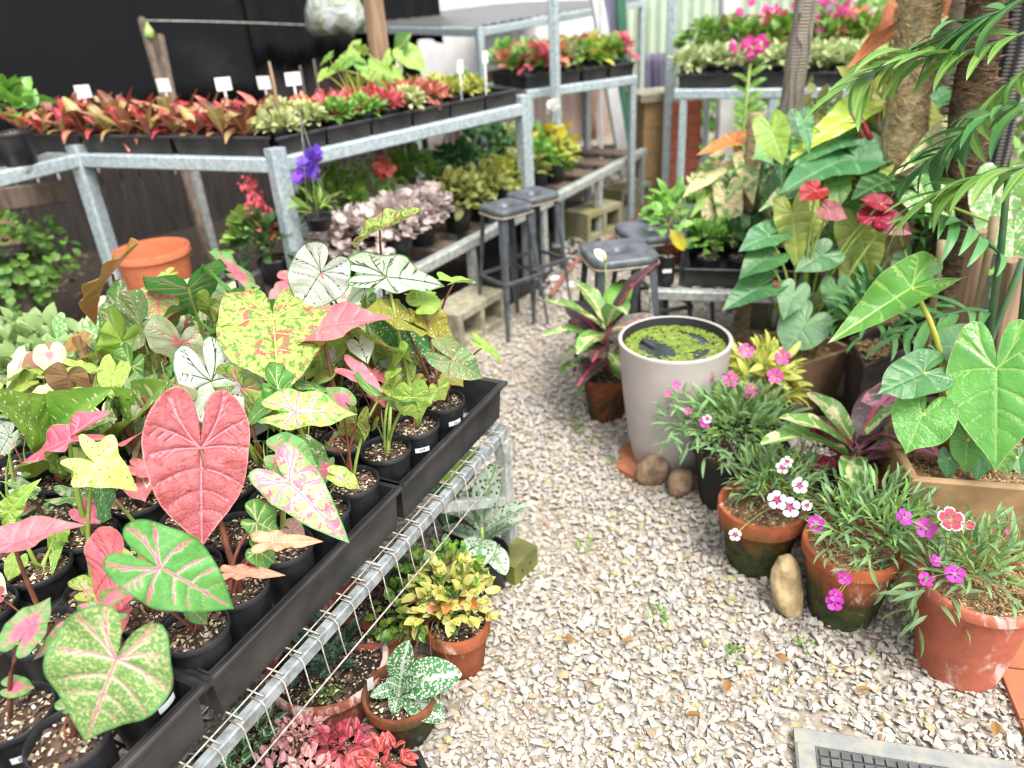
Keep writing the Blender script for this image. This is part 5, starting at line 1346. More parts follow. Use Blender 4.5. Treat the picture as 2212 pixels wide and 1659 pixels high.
def mulchmesh(T, p, r, seed, n=90, mat='straw'):
    rg = np.random.RandomState(seed); m = MB()
    for _ in range(n):
        q = math.sqrt(rg.rand()) * r; a = rg.rand() * 6.28; b = rg.rand() * 6.28; l = rg.uniform(.008, .025)
        c = np.asarray(p) + V(q * math.cos(a), q * math.sin(a), .006 + .008 * rg.rand()); d = V(math.cos(b) * l / 2, math.sin(b) * l / 2, rg.normal(0, .003))
        m.bar(c - d, c + d, .0032, .0016, ch=.05)
    m.build('mulch', MAT[mat], T, kind='stuff')

# clay pots with pinks along the path ------------------------------------------
p = at(2065, 1432, 0); T = thing('dianthus_pot', 'large clean terracotta pot with white bloom and magenta pinks by the doormat', 'potted plant', p)
fillpot(T, p, .127, .092, .262, 'clay_clean', .026, .007, .012, .02, 'mulch', chips=False, seed=1); mulchmesh(T, p + V(0, 0, .243), .10, 1, 160)
c = p + V(0, 0, .27); dianthus(T, c + V(-.01, .01, .02), (.12, .11, .10), 150, .055, 5, lo=-.1)
bush(T, 'foliage', T_NARROW, c + V(-.10, -.01, -.03), (.06, .06, .10), 60, .065, MAT['leaf_dianthus'], 9, lo=-.9, up=-.2)
for k, (u, v, z, m, s) in enumerate([(2053, 1123, .40, 'petal_redwhite', .062), (1952, 1118, .38, 'petal_magenta', .044), (2000, 1142, .36, 'petal_magenta', .050), (2062, 1240, .33, 'petal_magenta', .046), (2020, 1212, .34, 'petal_magenta', .030), (2000, 1252, .31, 'petal_magenta', .034), (2095, 1135, .39, 'petal_redwhite', .024), (2175, 1150, .36, 'petal_hotpink', .014)]):
    q = at(u, v, z); flower(T, q, V(-.1 + .3 * math.sin(k * 2), -.55, .8), s, m, k, c + V(.03 * math.sin(k), .03 * math.cos(k), 0))
p = at(1815, 1318, 0); T = thing('dianthus_pot', 'mossy clay pot overflowing with green leaved magenta pinks beside the yellow stone', 'potted plant', p)
fillpot(T, p, .118, .082, .225, 'clay_mossy', .03, .008, .012, .02, 'mulch', chips=False, seed=2); mulchmesh(T, p + V(0, 0, .205), .09, 2, 120)
c = p + V(0, 0, .23); dianthus(T, c + V(.05, .0, .045), (.15, .13, .12), 330, .055, 15, lo=-.3)
bush(T, 'foliage', T_NARROW, c + V(.12, -.05, -.04), (.10, .08, .10), 130, .06, MAT['leaf_dianthus'], 19, lo=-.9, up=-.1)
for k, (u, v, z, m, s) in enumerate([(1763, 1130, .33, 'petal_magenta', .042), (1803, 1300, .16, 'petal_magenta', .046), (1825, 1248, .22, 'petal_magenta', .036), (1805, 1285, .18, 'petal_magenta', .034)]):
    q = at(u, v, z); flower(T, q, V(-.3, -.7, .5), s, m, k, c + V(.02, -.05, 0))
p = at(1632, 1212, 0); T = thing('dianthus_pot', 'mossy clay pot with bare orange rim and white eyed pinks beside black pot', 'potted plant', p)
fillpot(T, p, .117, .080, .205, 'clay_mossy', .045, .009, .012, .02, 'mulch', chips=False, seed=3); mulchmesh(T, p + V(0, 0, .185), .09, 3, 100, 'bark_chip')
c = p + V(0, 0, .21); dianthus(T, c + V(.04, .02, .035), (.12, .11, .095), 260, .05, 25, lo=-.2)
for k, (u, v, z, m, s) in enumerate([(1678, 1080, .31, 'petal_whiteeye', .052), (1706, 1096, .30, 'petal_whiteeye', .056), (1727, 1049, .33, 'petal_whiteeye', .046), (1690, 1010, .34, 'petal_whiteeye', .038), (1700, 998, .35, 'petal_whiteeye', .034), (1743, 1092, .30, 'petal_whiteeye', .030), (1588, 1155, .21, 'petal_whiteeye', .036)]):
    q = at(u, v, z); flower(T, q, V(-.2 + .2 * math.sin(k), -.7, .6), s, m, k, c + V(.03, -.02, 0))
p = at(1590, 1075, 0); T = thing('dianthus_pot', 'big worn black pot of trailing pinks in front of the water tub', 'potted plant', p)
fillpot(T, p, .145, .115, .20, 'black_pot_worn', .02, .006, .006, .02, chips=False, seed=4)
c = p + V(0, 0, .22); dianthus(T, c + V(-.03, 0, .05), (.17, .15, .12), 420, .062, 35, lo=-.45)
bush(T, 'foliage', T_NARROW, c + V(-.16, .02, .06), (.10, .08, .08), 80, .06, MAT['leaf_dianthus'], 39, lo=-.6, up=.0)
for k, (u, v, z, m, s) in enumerate([(1462, 832, .40, 'petal_hotpink', .030), (1443, 850, .38, 'petal_hotpink', .024), (1487, 888, .36, 'petal_hotpink', .026), (1523, 912, .33, 'petal_magenta', .036), (1528, 905, .34, 'petal_whiteeye', .030)]):
    q = at(u, v, z); flower(T, q, V(-.3, -.7, .5), s, m, k, c + V(-.1, 0, .02))
# golden variegated plant with pink blooms
p = at(1640, 985, 0); T = thing('impatiens_pot', 'yellow and green leaved plant with hot pink flowers behind the trailing pinks', 'potted plant', p)
fillpot(T, p, .09, .07, .20, 'black_plastic', chips=False, seed=5)
leafmat('impatiens', L(.68, .64, .10), L(.72, .70, .24), 2, margin=(L(.26, .42, .06), .3), quilt=0)
for z0, r0, n0 in ((.27, .10, 100), (.33, .09, 80)): bush(T, 'foliage', T_LANCE, p + V(-.02, 0, z0), (r0, r0, .08), n0, .062, MAT['leaf_impatiens'], int(z0 * 100), lo=-.3)
for k, (u, v, z) in enumerate([(1530, 806, .40), (1578, 820, .40), (1621, 845, .38), (1674, 812, .42), (1690, 772, .45), (1612, 758, .46)]):
    q = at(u, v, z); flower(T, q, V(-.2, -.75, .6), .052, 'petal_hotpink', k, p + V(0, 0, .3))
# stones by the path
def boulder(p, size, yaw, label, mat, lean=0.0, seed=0):
    rg = np.random.RandomState(seed); import bmesh
    bm = bmesh.new(); bmesh.ops.create_icosphere(bm, subdivisions=4, radius=1.0)
    v = np.array([q.co[:] for q in bm.verts]); f = [tuple(q.index for q in fc.verts) for fc in bm.faces]; bm.free()
    k = rg.normal(0, 1.2, (5, 3)); d = 1 + .055 * np.sin(v @ k.T + rg.rand(5) * 6).sum(1) + .012 * np.sin(v @ rg.normal(0, 9, (3, 3)).T).sum(1)
    v = np.sign(v) * np.abs(v) ** .82 * d[:, None]; v = v * np.asarray(size) / 2
    R = rotz(yaw) @ np.array([[1, 0, 0], [0, math.cos(lean), -math.sin(lean)], [0, math.sin(lean), math.cos(lean)]]); v = v @ R.T
    v[:, 2] -= v[:, 2].min() + .004
    o = MB().add(v + np.asarray(p), f).build('stone', MAT[mat], None, True, org=p); o.name = 'river_stone'
    setp(o, label, 'stone')
boulder(at(1692, 1315, 0), (.075, .06, .165), .3, 'upright yellowish stone leaning between two mossy clay pots', 'rock_yellow', -.35, 1)
boulder(at(1412, 1045, 0), (.115, .08, .105), .2, 'rounded brown stone at the foot of the water tub', 'rock', .2, 2)
boulder(at(1468, 1068, 0), (.085, .07, .085), .9, 'small tan stone wedged between tub and black pot', 'rock', .0, 3)
boulder(at(1482, 1040, 0) + V(.01, .04, 0), (.07, .05, .10), .1, 'dark red stone behind the tan stone by the tub', 'rock_red', .0, 4)
boulder(at(2170, 1330, 0) + V(.05, .1, 0), (.12, .1, .08), .1, 'grey stone behind the clean terracotta pot', 'concrete', .0, 5)
def slab(pts, z, h, mat, name, label, cat):
    n = len(pts); v = [[x, y, z] for x, y in pts] + [[x, y, z + h] for x, y in pts]
    f = [tuple(range(n))[::-1], tuple(range(n, 2 * n))] + [(i, (i + 1) % n, n + (i + 1) % n, n + i) for i in range(n)]
    o = MB().add(v, f).build(name, MAT[mat], None, org=np.mean(np.array([[x, y, z] for x, y in pts]), 0)); setp(o, label, cat); return o
q = [at(u, v, .02)[:2] for u, v in ((1330, 1010), (1375, 1035), (1470, 1020), (1440, 940), (1345, 960))]
slab(q[::-1] if False else q, .0, .024, 'tile_terracotta', 'clay_paver', 'broken orange clay paver under the edge of the water tub', 'paver')
# terracotta tiles at the right edge
tl = thing('tile_row', 'terracotta paving tiles at the edge of the gravel near the pots', 'tiles', at(2200, 1520, 0))
e0, e1 = at(2150, 1440, .02), at(2215, 1600, .02); dt = nrm((e1 - e0) * V(1, 1, 0)); nt_ = V(-dt[1], dt[0], 0); nt_ = nt_ if nt_[0] > 0 else -nt_
for i in range(-1, 3):
    for j in range(2):
        c = e0 * V(1, 1, 0) + dt * (.145 * (i + .5)) + nt_ * (.145 * (j + .5) + .004)
        MB().box(c + V(0, 0, .009), (.139, .139, .026), rotz(math.atan2(dt[1], dt[0]))).build('tile', MAT['tile_terracotta'], tl)

# doormat
m0, m1 = at(1712, 1578, .012), at(2182, 1652, .012); dm = nrm((m1 - m0) * V(1, 1, 0)); nm_ = V(dm[1], -dm[0], 0); ml = np.linalg.norm((m1 - m0)[:2])
mat_ = thing('door_mat', 'grey ribbed rubber doormat lying on the gravel', 'mat', m0 * V(1, 1, 0) + dm * ml / 2 + nm_ * .2)
def MP(a, b, z): return m0 * V(1, 1, 0) + dm * a + nm_ * b + V(0, 0, z)
mh = .40; Rm = rotz(math.atan2(dm[1], dm[0]))
MB().box(MP(ml / 2, mh / 2, .019), (ml - .075, mh - .075, .010), Rm).build('base', MAT['rubber'], mat_)
for a0, b0, a1, b1 in ((0, .02, ml, .02), (ml - .02, .04, ml - .02, mh - .04), (ml, mh - .02, 0, mh - .02), (.02, mh - .04, .02, .04)):
    MB().bar(MP(a0, b0, .021), MP(a1, b1, .021), .04, .016, ch=.3).build('border', MAT['mat_rim'], mat_)
st_ = MB().box((0, 0, 0), (.0165, .0165, .006)).mesh('stud'); st_.materials.append(MAT['rubber'])
nx, ny = int((ml - .09) / .0215), int((mh - .09) / .0215)
cnt = 0
for j in range(ny):
    for i in range(nx):
        if cnt >= 296: break
        q = MP(.056 + i * .0215, .056 + j * .0215, .0265) - wloc(mat_); inst('stud', st_, mat_, Matrix.Translation(q) @ Matrix.Rotation(math.atan2(dm[1], dm[0]), 4, 'Z')); cnt += 1

# water tub ----------------------------------------------------------
c = at(1458, 730, .46) * V(1, 1, 0); T = thing('water_tub', 'tall ribbed grey tub filled with dark water and floating duckweed', 'tub', c)
pr = [(.001, 0), (.115, 0), (.122, .01), (.142, .12), (.160, .26), (.172, .40), (.176, .452), (.178, .46), (.172, .463), (.166, .460), (.164, .44), (.150, .30), (.12, .05)]
def ribmat():
    k = NT('tub_ribbed'); co = k.obj(); z = k.n('SeparateXYZ'); k.put(z.inputs[0], co); n = k.noise(co, 14, 5)
    w = k.math('SINE', k.math('ADD', k.math('MULTIPLY', z.outputs[2], 900.0), k.math('MULTIPLY', n, 5.0)))
    k.bump(k.math('ADD', w, k.math('MULTIPLY', n, 1.5)), .25, .003); MAT['tub_ribbed'] = k.fin(k.mix(n, C('#bcb3ad'), C('#a79d98')), .75)
    k = NT('tub_inside'); MAT['tub_inside'] = k.fin(L(.02, .021, .024), .5)
    k = NT('tub_water'); k.bump(k.noise(k.obj(), 12, 2), .05, .004); MAT['tub_water'] = k.fin(L(.006, .009, .007), .05, 0, .6)
ribmat()
MB().lathe(pr[:10], c, 48).build('shell', MAT['tub_ribbed'], T, True)
MB().lathe(pr[9:], c, 48).build('lining', MAT['tub_inside'], T, True)
MB().disc(c + V(0, 0, .431), .1635, 40).build('water', MAT['tub_water'], T)
rg = np.random.RandomState(3); m_ = MB(); k = 0
while k < 2100:
    q = math.sqrt(rg.rand()) * .158; a = rg.rand() * 6.28; x, y = q * math.cos(a), q * math.sin(a)
    if q < .115 and math.sin(x * 38 + 1) + math.sin(y * 31 + x * 22) + rg.normal(0, .3) < -.15: continue
    s = rg.uniform(.0035, .0065); n = 6; th = np.linspace(0, 6.28, n, endpoint=False) + rg.rand()
    m_.add(np.stack([x + s * np.cos(th), y + s * np.sin(th) * .8, np.full(n, .4325 + .0012 * rg.rand())], 1) + c, [tuple(range(n))]); k += 1
m_.build('duckweed', MAT['duckweed'], T, kind='stuff')

# croton by the tub ---------------------------------------------------
CR = [leafmesh('lance', w=w, a=.85, b=.75, curl=cu, fold=.35, wave=.012, lat=9, nl=16, nw=6, seed=s, stalk=.08) for s, (w, cu) in enumerate(((.15, .5), (.17, .9), (.14, 1.2), (.19, .7)))]
def croton(p, pot, stem_h, n, ln, seed, label, mats, chips=True):
    T = thing('croton_pot', label, 'potted plant', p); fillpot(T, p, *pot, chips=chips, seed=seed)
    base = p + V(0, 0, pot[2]); stalk(T, [base - V(0, 0, .03), base + V(.005, 0, stem_h * .5), base + V(0, 0, stem_h)], .008, .005, MAT['stem_brown'])
    for j, f in enumerate((1.0, .55, .2)):
        rosette(T, base + V(0, 0, stem_h * f - .01), n, CR, [MAT['leaf_' + m] for m in mats], ln * (1, 1.1, 1.0)[j], ((58, 5), (38, -8), (20, -38))[j], seed + j, h=.04, r=.008, az0=j)
    return T
croton(at(1310, 898, 0), (.094, .066, .185, 'clay_dark', .03, .006, .008, .02), .17, 9, .27, 61, 'clay pot croton with green, cream and wine leaves beside the tub', ['croton_dark', 'croton_cream', 'croton_cream', 'greenvein', 'croton_grey', 'croton_dark', 'tuft_green'])
croton(at(1812, 1175, 0), (.135, .10, .215, 'clay_aged', .03, .007, .012, .03), .10, 9, .24, 71, 'pink, cream and black leaved croton in a wide clay pot', ['croton_dark', 'croton_cream', 'croton_pink', 'croton_red', 'croton_grey', 'croton_cream', 'croton_dark'])
p = at(1952, 1150, 0); T = thing('croton_pot', 'dark leaved croton in a black pot beside the tan planter', 'potted plant', p); fillpot(T, p, .12, .10, .21, 'black_plastic', .015, .004, .005, .03, seed=5)
rosette(T, p + V(-.02, .03, .20), 7, CR, [MAT['leaf_croton_dark'], MAT['leaf_croton_grey']], .15, (50, 0), 9, h=.06, r=.01)

# planters -------------------------------------------------------------
def planter(c0, dirx, lx, diry, ly, h, taper, mat, label, soilz, name='planter_box', rimw=.022, soil='mulch'):
    """square tapered planter: c0 the near left top corner"""
    dirx, diry = nrm(dirx * V(1, 1, 0)), nrm(diry * V(1, 1, 0)); c0 = c0 * V(1, 1, 0)
    top = [c0, c0 + dirx * lx, c0 + dirx * lx + diry * ly, c0 + diry * ly]; ce = sum(top) / 4
    T = thing(name, label, 'planter', ce)
    sh = lambda k, f, z: ce + (top[k] - ce) * f + V(0, 0, z)
    rings = [[sh(k, taper, 0) for k in range(4)], [sh(k, 1.0, h - .004) for k in range(4)], [sh(k, .995, h) for k in range(4)], [sh(k, 1 - rimw * 2 / lx, h) for k in range(4)], [sh(k, 1 - rimw * 2 / lx - .03, h - .10) for k in range(4)]]
    v = np.array(sum(rings, [])); f = [(r * 4 + k, r * 4 + (k + 1) % 4, (r + 1) * 4 + (k + 1) % 4, (r + 1) * 4 + k) for r in range(4) for k in range(4)] + [(3, 2, 1, 0)]
    o = MB().add(v, f).build('box', MAT[mat], T); b = o.modifiers.new('soft_edges', 'BEVEL'); b.width = .005; b.segments = 2; b.limit_method = 'ANGLE'
    fz = 1 - rimw * 2 / lx - .015
    MB().add([sh(k, fz, soilz) for k in range(4)], [(0, 1, 2, 3)]).build('soil', MAT[soil], T)
    mulchmesh(T, ce + V(0, 0, soilz), min(lx, ly) * .42, int(lx * 1000), 220)
    return T, ce
c0 = at(1967, 1036, .38); dx = at(2212, 1056, .38) - c0; dy = at(1934, 972, .38) - c0
PT, pc = planter(c0, dx, .38, dy, .36, .38, .80, 'tan_planter', 'large tan stone textured planter with huge glossy heart leaves', .345)
c0 = at(1722, 790, .27); dx = at(1845, 752, .27) - c0; dy = at(1604, 724, .27) - c0
PT2, pc2 = planter(c0, dx, .26, dy, .26, .27, .72, 'brown_planter', 'smaller tapered tan planter of grey green anthuriums behind the tub', .225, rimw=.014)
c0 = at(1862, 815, .30); dx = at(1985, 765, .30) - c0; dy = V(.15, .8, 0)
PT3, pc3 = planter(c0, dx, .22, dy, .22, .34, .80, 'dark_slab', 'dark rough sided planter between the two tan planters', .30, rimw=.014, soil='wet_soil')

def heroes(T, base, rows, stem='stem_green', br=.02, r0=.006, r1=.003):
    """rows: material, outline, stalk end (u, v, distance ahead y), tip (u, v, y), width, facing, cup, curl"""
    for i, (mt, out, ua, va, ya, ut, vt, yt, wid, fac, cup, curl) in enumerate(rows):
        A, B = aty(ua, va, ya), aty(ut, vt, yt); d = B - A; tocam = nrm(V(0, 0, EYE) - A); nz = nrm((1 - fac) * tocam + fac * V(0, 0, 1.0)); sz = np.linalg.norm(d)
        me = leafmesh('heart', out=out, wid=wid, cup=cup, curl=curl, wave=.02, quilt=.010, seed=i + int(ua), nphi=120 if sz > .13 else (72 if sz > .07 else 48), nr=34 if sz > .13 else (16 if sz > .07 else 10))
        leaf(T, me, A, d, nz, sz, MAT['leaf_' + mt])
        if base is not None:
            rg = random.Random(i); b = np.asarray(base) + V(rg.uniform(-br, br), rg.uniform(-br, br), 0)
            stalk(T, bez(b, (A + b) / 2 + V((A - b)[0] * -.15, (A - b)[1] * -.15, .22 * abs((A - b)[2])), A, 9), r0, r1, MAT[stem])
b = pc + V(-.02, .02, .345)
T = thing('anthurium_plant', 'anthurium with huge glossy heart leaves growing in the large tan planter', 'plant', b)
y0 = b[1]
heroes(T, b, [
 ('anthurium', 'broad', 2153, 797, y0 - .10, 2152, 1003, y0 - .22, .68, .12, .10, .12),
 ('anthurium', 'broad', 1994, 896, y0 - .10, 1956, 982, y0 - .15, .98, .25, .06, .15),
 ('anthurium_dark', 'broad', 1995, 806, y0 - .05, 1888, 852, y0 - .10, .60, .35, .06, .15),
 ('anthurium', 'heart', 1969, 622, y0 + .05, 1790, 738, y0 - .05, .40, .35, 1.25, .10),
 ('anthurium_dark', 'broad', 2092, 752, y0 + .04, 2010, 742, y0 + .02, .85, .3, .1, .2),
 ('anthurium', 'heart', 2090, 950, y0 - .12, 2086, 1020, y0 - .15, .85, .2, .08, .2),
 ('anthurium_dark', 'heart', 2049, 992, y0 - .11, 2046, 1036, y0 - .13, .85, .2, .08, .2),
 ('anthurium_dark', 'heart', 2118, 985, y0 - .11, 2110, 1042, y0 - .14, .85, .2, .08, .2),
 ('anthurium', 'heart', 2160, 978, y0 - .10, 2182, 1030, y0 - .14, .85, .2, .08, .2),
 ('anthurium_dark', 'heart', 2200, 990, y0 - .08, 2206, 1030, y0 - .12, .85, .2, .08, .2),
], 'stem_yellow', .03, .009, .0055)
b = pc2 + V(0, 0, .225); y0 = b[1]
T = thing('anthurium_plant', 'anthurium with grey green hearts and lime leaves in the smaller tan planter', 'plant', b)
heroes(T, b, [
 ('anthurium_pale', 'broad', 1740, 700, y0 - .14, 1690, 765, y0 - .20, .95, .25, .06, .2),
 ('anthurium_pale', 'heart', 1809, 632, y0 - .06, 1815, 690, y0 - .10, 1.0, .2, .08, .2),
 ('anthurium_pale', 'heart', 1712, 640, y0 - .10, 1692, 688, y0 - .16, .95, .35, .12, .3),
 ('philo_lime', 'long', 1712, 462, y0 + .05, 1724, 582, y0 - .02, 1.0, .1, .12, .15),
 ('philo_lime', 'long', 1766, 456, y0 + .06, 1733, 542, y0 + .02, 1.0, .1, .15, .1),
 ('philo_lime', 'heart', 1858, 502, y0 + .06, 1880, 602, y0 + .0, .85, .1, .12, .15),
 ('anthurium_dark', 'heart', 1775, 552, y0 + .0, 1722, 580, y0 - .04, 1.0, .35, .1, .3),
 ('anthurium_dark', 'heart', 1655, 560, y0 - .02, 1600, 590, y0 - .08, .9, .55, .2, .4),
 ('anthurium_dark', 'heart', 1640, 622, y0 - .05, 1560, 660, y0 - .12, .7, .6, .3, .3),
 ('philo_bluegreen', 'heart', 1660, 510, y0 + .02, 1600, 535, y0 - .03, .8, .5, .2, .3),
 ('anthurium_dark', 'heart', 1870, 640, y0, 1905, 690, y0 - .04, .8, .4, .1, .3),
 ('philo_lime', 'heart', 1840, 590, y0 + .02, 1850, 650, y0 - .02, .8, .2, .1, .2),
 ('redspathe', 'broad', 1890, 470, y0 - .02, 1905, 432, y0 + .04, 1.0, .3, .1, .1),
 ('redspathe', 'broad', 1905, 440, y0 - .01, 1860, 428, y0 - .01, .6, .4, .2, .1),
 ('darkspathe', 'heart', 1790, 455, y0 - .03, 1830, 470, y0 - .06, 1.0, .35, .1, .2),
 ('darkspathe', 'heart', 1920, 480, y0 - .03, 1975, 505, y0 - .08, .9, .35, .15, .2),
 ('redspathe', 'broad', 1760, 412, y0 + .0, 1725, 432, y0 - .04, .8, .4, .1, .2),
 ('redspathe', 'long', 1676, 612, y0 - .06, 1690, 630, y0 - .08, .6, .3, .5, .1),
], 'stem_green', .04, .006, .0035)
b = pc3 + V(0, 0, .30)
T = thing('fern_plant', 'thin leaved green plant growing in the dark rough planter', 'plant', b)
bush(T, 'foliage', T_NARROW, b + V(0, 0, .12), (.14, .12, .14), 120, .12, MAT['leaf_palm'], 66, lo=-.1, up=.3)
# ------------------------------------------------------------------ pots beside and under the low bench
T_OVALV = lance_leaf(w=.30, a=.8, b=.75, curl=.5, fold=.25, lat=6, nl=8, nw=4)
OV = [leafmesh('lance', w=w, a=.85, b=.7, curl=c, fold=.3, lat=8, nl=14, nw=6, seed=s, stalk=.06) for s, (w, c) in enumerate(((.24, .5), (.28, .9), (.26, .3)))]
leafmat('fit_green', L(.05, .14, .05), L(.08, .18, .06), 4, vein=(L(.55, .62, .45), .020), halo=(L(.45, .55, .38), .03), quilt=0)
leafmat('fit_pink', L(.52, .20, .22), L(.60, .34, .33), 4, vein=(L(.68, .42, .38), .02), margin=(L(.20, .12, .10), .10), quilt=0)
leafmat('fit_red', L(.40, .04, .06), L(.50, .10, .11), 4, vein=(L(.70, .20, .20), .02), margin=(L(.16, .08, .06), .12), quilt=0)
leafmat('jasmine', L(.64, .60, .24), L(.58, .60, .10), 1.4, blots=[(L(.08, .24, .04), 2.6, .60, .03)], margin=(L(.66, .64, .24), .16), quilt=0)
leafmat('jasmine_green', L(.26, .38, .04), L(.10, .24, .04), 1.4, blots=[(L(.04, .14, .03), 2.6, .52, .03)], quilt=0)
p = at(706, 1425, .12) * V(1, 1, 0); T = thing('rosette_bowl', 'wide shallow clay bowl with silver patterned dark green rosettes under the bench edge', 'potted plant', p)
fillpot(T, p, .142, .118, .118, 'clay_bowl', .022, .005, .012, .016, seed=1, soil='wet_soil')
for k, (dx, dy, n, s) in enumerate(((-.03, .02, 12, .075), (.03, .035, 10, .065), (-.05, -.03, 9, .06), (.02, -.02, 10, .06), (-.005, .07, 8, .055))): rosette(T, p + V(dx, dy, .108), n, OV, [MAT['leaf_rosette']], s, (60, 5), 60 + k, h=.03, r=.006)
bush(T, 'moss', T_ROUND, p + V(0, -.085, .10), (.05, .025, .008), 120, .008, MAT['leaf_tuft_green'], 6)
p = at(880, 1575, 0); T = thing('silver_leaf_pot', 'small dark clay pot with white netted silver leaves and a drain hole', 'potted plant', p)
fillpot(T, p, .086, .060, .128, 'clay_dark', .028, .006, .009, .02, seed=2, soil='wet_soil')
b = p + V(0, 0, .112)
for k, (u, v, h, s) in enumerate([(875, 1398, .26, .085), (985, 1450, .20, .080), (960, 1560, .10, .095), (800, 1505, .14, .072), (850, 1545, .12, .05), (905, 1505, .15, .034), (862, 1498, .15, .032), (905, 1455, .2, .05), (840, 1475, .17, .04)]):
    q = at(u, v, h); d = q - (b + V(0, 0, .02)); leaf(T, OV[k % 3], b + V(0, 0, .025), d, V(0, -.5, .9) + V(0, 0, .2), max(np.linalg.norm(d), .05), MAT['leaf_silverspot'])
stalk(T, [b, b + V(0, 0, .03)], .005, .004, MAT['stem_green'])
MB().lathe([(.011, 0), (.0105, -.004), (.001, -.004)], (0, 0, 0), 12)
hn = nrm(V(.55, -.84, 0)); hp = p + hn * .066 + V(0, 0, .033); hx = np.cross(hn, V(0, 0, 1)); Rh = np.stack([hx, V(0, 0, 1), hn], 1)
MB().lathe([(.0005, .004), (.010, .004), (.0105, .0)], hp, 14, Rh).build('drain_hole', MAT['mesh_black'], T, True)
q = at(800, 1478, .15); R_ = rotz(.5); MB().box(q, (.014, .0015, .05), R_ @ np.array([[1, 0, 0], [0, .96, -.28], [0, .28, .96]])).build('tag', MAT['white_tag'], T)
p = at(998, 1435, 0); T = thing('jasmine_pot', 'clay pot of yellow and cream variegated trailing vine beside the bench', 'potted plant', p)
fillpot(T, p, .079, .056, .150, 'clay_aged', .034, .006, .008, .018, seed=0, soil='wet_soil')
c = p + V(0, 0, .165)
bush(T, 'foliage', T_OVAL, c + V(-.01, .03, .03), (.10, .10, .085), 260, .033, MAT['leaf_jasmine'], 41, lo=-.1, fill=.6)
bush(T, 'foliage', T_OVAL, c + V(-.10, .02, .0), (.12, .08, .06), 110, .036, MAT['leaf_jasmine_green'], 42, lo=-.7, fill=.6, up=0)
bush(T, 'foliage', T_OVAL, c + V(-.02, .08, .07), (.10, .07, .05), 60, .035, MAT['leaf_jasmine_green'], 43, lo=-.3, fill=.6)
for k in range(5):
    a = bez(c, c + V(-.08, -.01, .05), c + V(-.20 + .05 * k, -.06 - .02 * k, -.05), 7); stalk(T, a, .0014, .001, MAT['stem_brown'], 'runner', 5)
for k in range(4): leaf(T, OV[k % 3], c + V(-.03 + .02 * k, -.01, .05), V(-.4 + .3 * k, -.6, .3), V(0, -.6, .8), .05, MAT['leaf_orange' if k % 2 else 'leaf_salmon'])
p = at(800, 1312, .12) * V(1, 1, 0); T = thing('clay_bowl', 'shallow clay bowl of bare wet soil in shade behind the rosette bowl', 'bowl', p); fillpot(T, p, .125, .105, .115, 'clay_bowl', .02, .005, .010, .02, seed=2, soil='wet_soil')
stalk(T, [p + V(0, 0, .09), p + V(.03, .02, .16), p + V(.07, .0, .20)], .004, .003, MAT['stem_brown'])
BL = leafmesh('lance', w=.28, a=.8, b=.7, curl=.7, fold=.3, lat=8, nl=14, nw=6, seed=9)
for k, (u, v, h) in enumerate([(980, 1235, .24), (870, 1180, .22), (850, 1255, .2)]): q = at(u, v, h); d = q - (p + V(.05, 0, .2)); leaf(T, BL, p + V(.05, 0, .19), d, V(0, -.3, 1), max(.10, min(.17, np.linalg.norm(d))), MAT['leaf_blackgreen'])
p = at(1052, 1262, 0); T = thing('aglaonema_pot', 'silver white speckled leaf plant in black pot at the bench leg', 'potted plant', p); fillpot(T, p, .07, .055, .12, 'black_plastic', seed=1, soil='wet_soil')
rosette(T, p + V(0, 0, .13), 9, OV, [MAT['leaf_aglaonema']], .165, (62, -8), 44, h=.08, r=.008, az0=1.1); stalk(T, [p + V(0, 0, .1), p + V(0, 0, .2)], .006, .005, MAT['stem_green'])
p = at(1000, 1165, 0); T = thing('shade_plant', 'dark glossy broad leaved plant under the far end of the low bench', 'potted plant', p); fillpot(T, p, .07, .055, .11, 'black_plastic', seed=2, soil='wet_soil')
rosette(T, p + V(0, 0, .12), 10, OV, [MAT['leaf_darkgreen'], MAT['leaf_darkgreen'], MAT['leaf_lime']], .13, (65, 0), 46, h=.08, r=.008); stalk(T, [p + V(0, 0, .1), p + V(0, 0, .18)], .006, .005, MAT['stem_green'])
block(at(1112, 1258, 0) + V(.0, .04, 0), .9, (.11, .09, .08), 'small mossy concrete block at the foot of the bench leg', 'moss_green')
# fittonias in a tray at the bottom
def UT(u, v): return at(u, v, .04)
tc = [UT(430, 1640), UT(400, 1900), UT(960, 1760), UT(905, 1640)]
tray4([tc[1], tc[2], tc[3], tc[0]], .012, .045, 'black tray of small fittonia pots on the gravel under the bench')
for k, (u, v, mt, n, s, nm) in enumerate([(548, 1590, 'fit_green', 60, .032, 'white netted dark green fittonia under the rail'), (648, 1596, 'fit_pink', 150, .018, 'ruffled pale pink fittonia in black pot'), (735, 1622, 'fit_red', 95, .026, 'bright red fittonia in black pot beside the pink one'), (828, 1652, 'fit_red', 45, .030, 'small red fittonia at the tray corner'), (590, 1672, 'fit_pink', 50, .022, 'pale pink fittonia with few leaves'), (668, 1690, 'fit_pink', 60, .024, 'pale pink fittonia in front of the red one'), (500, 1660, 'fit_green', 40, .03, 'white netted fittonia at the tray end'), (756, 1710, 'fit_red', 50, .03, 'red fittonia in the near row of the tray')]):
    p = at(u, v, .09) * V(1, 1, 0) + V(0, 0, .018); T = thing('fittonia_pot', nm, 'potted plant', p, 'fittonias in the low tray'); fillpot(T, p, .044, .034, .072, 'black_plastic', .008, .002, .003, .012, seed=k, soil='wet_soil')
    bush(T, 'foliage', T_OVALV, p + V(0, 0, .078), (.048, .048, .036), n, s, MAT['leaf_' + mt], 80 + k, lo=-.1, fill=.5)
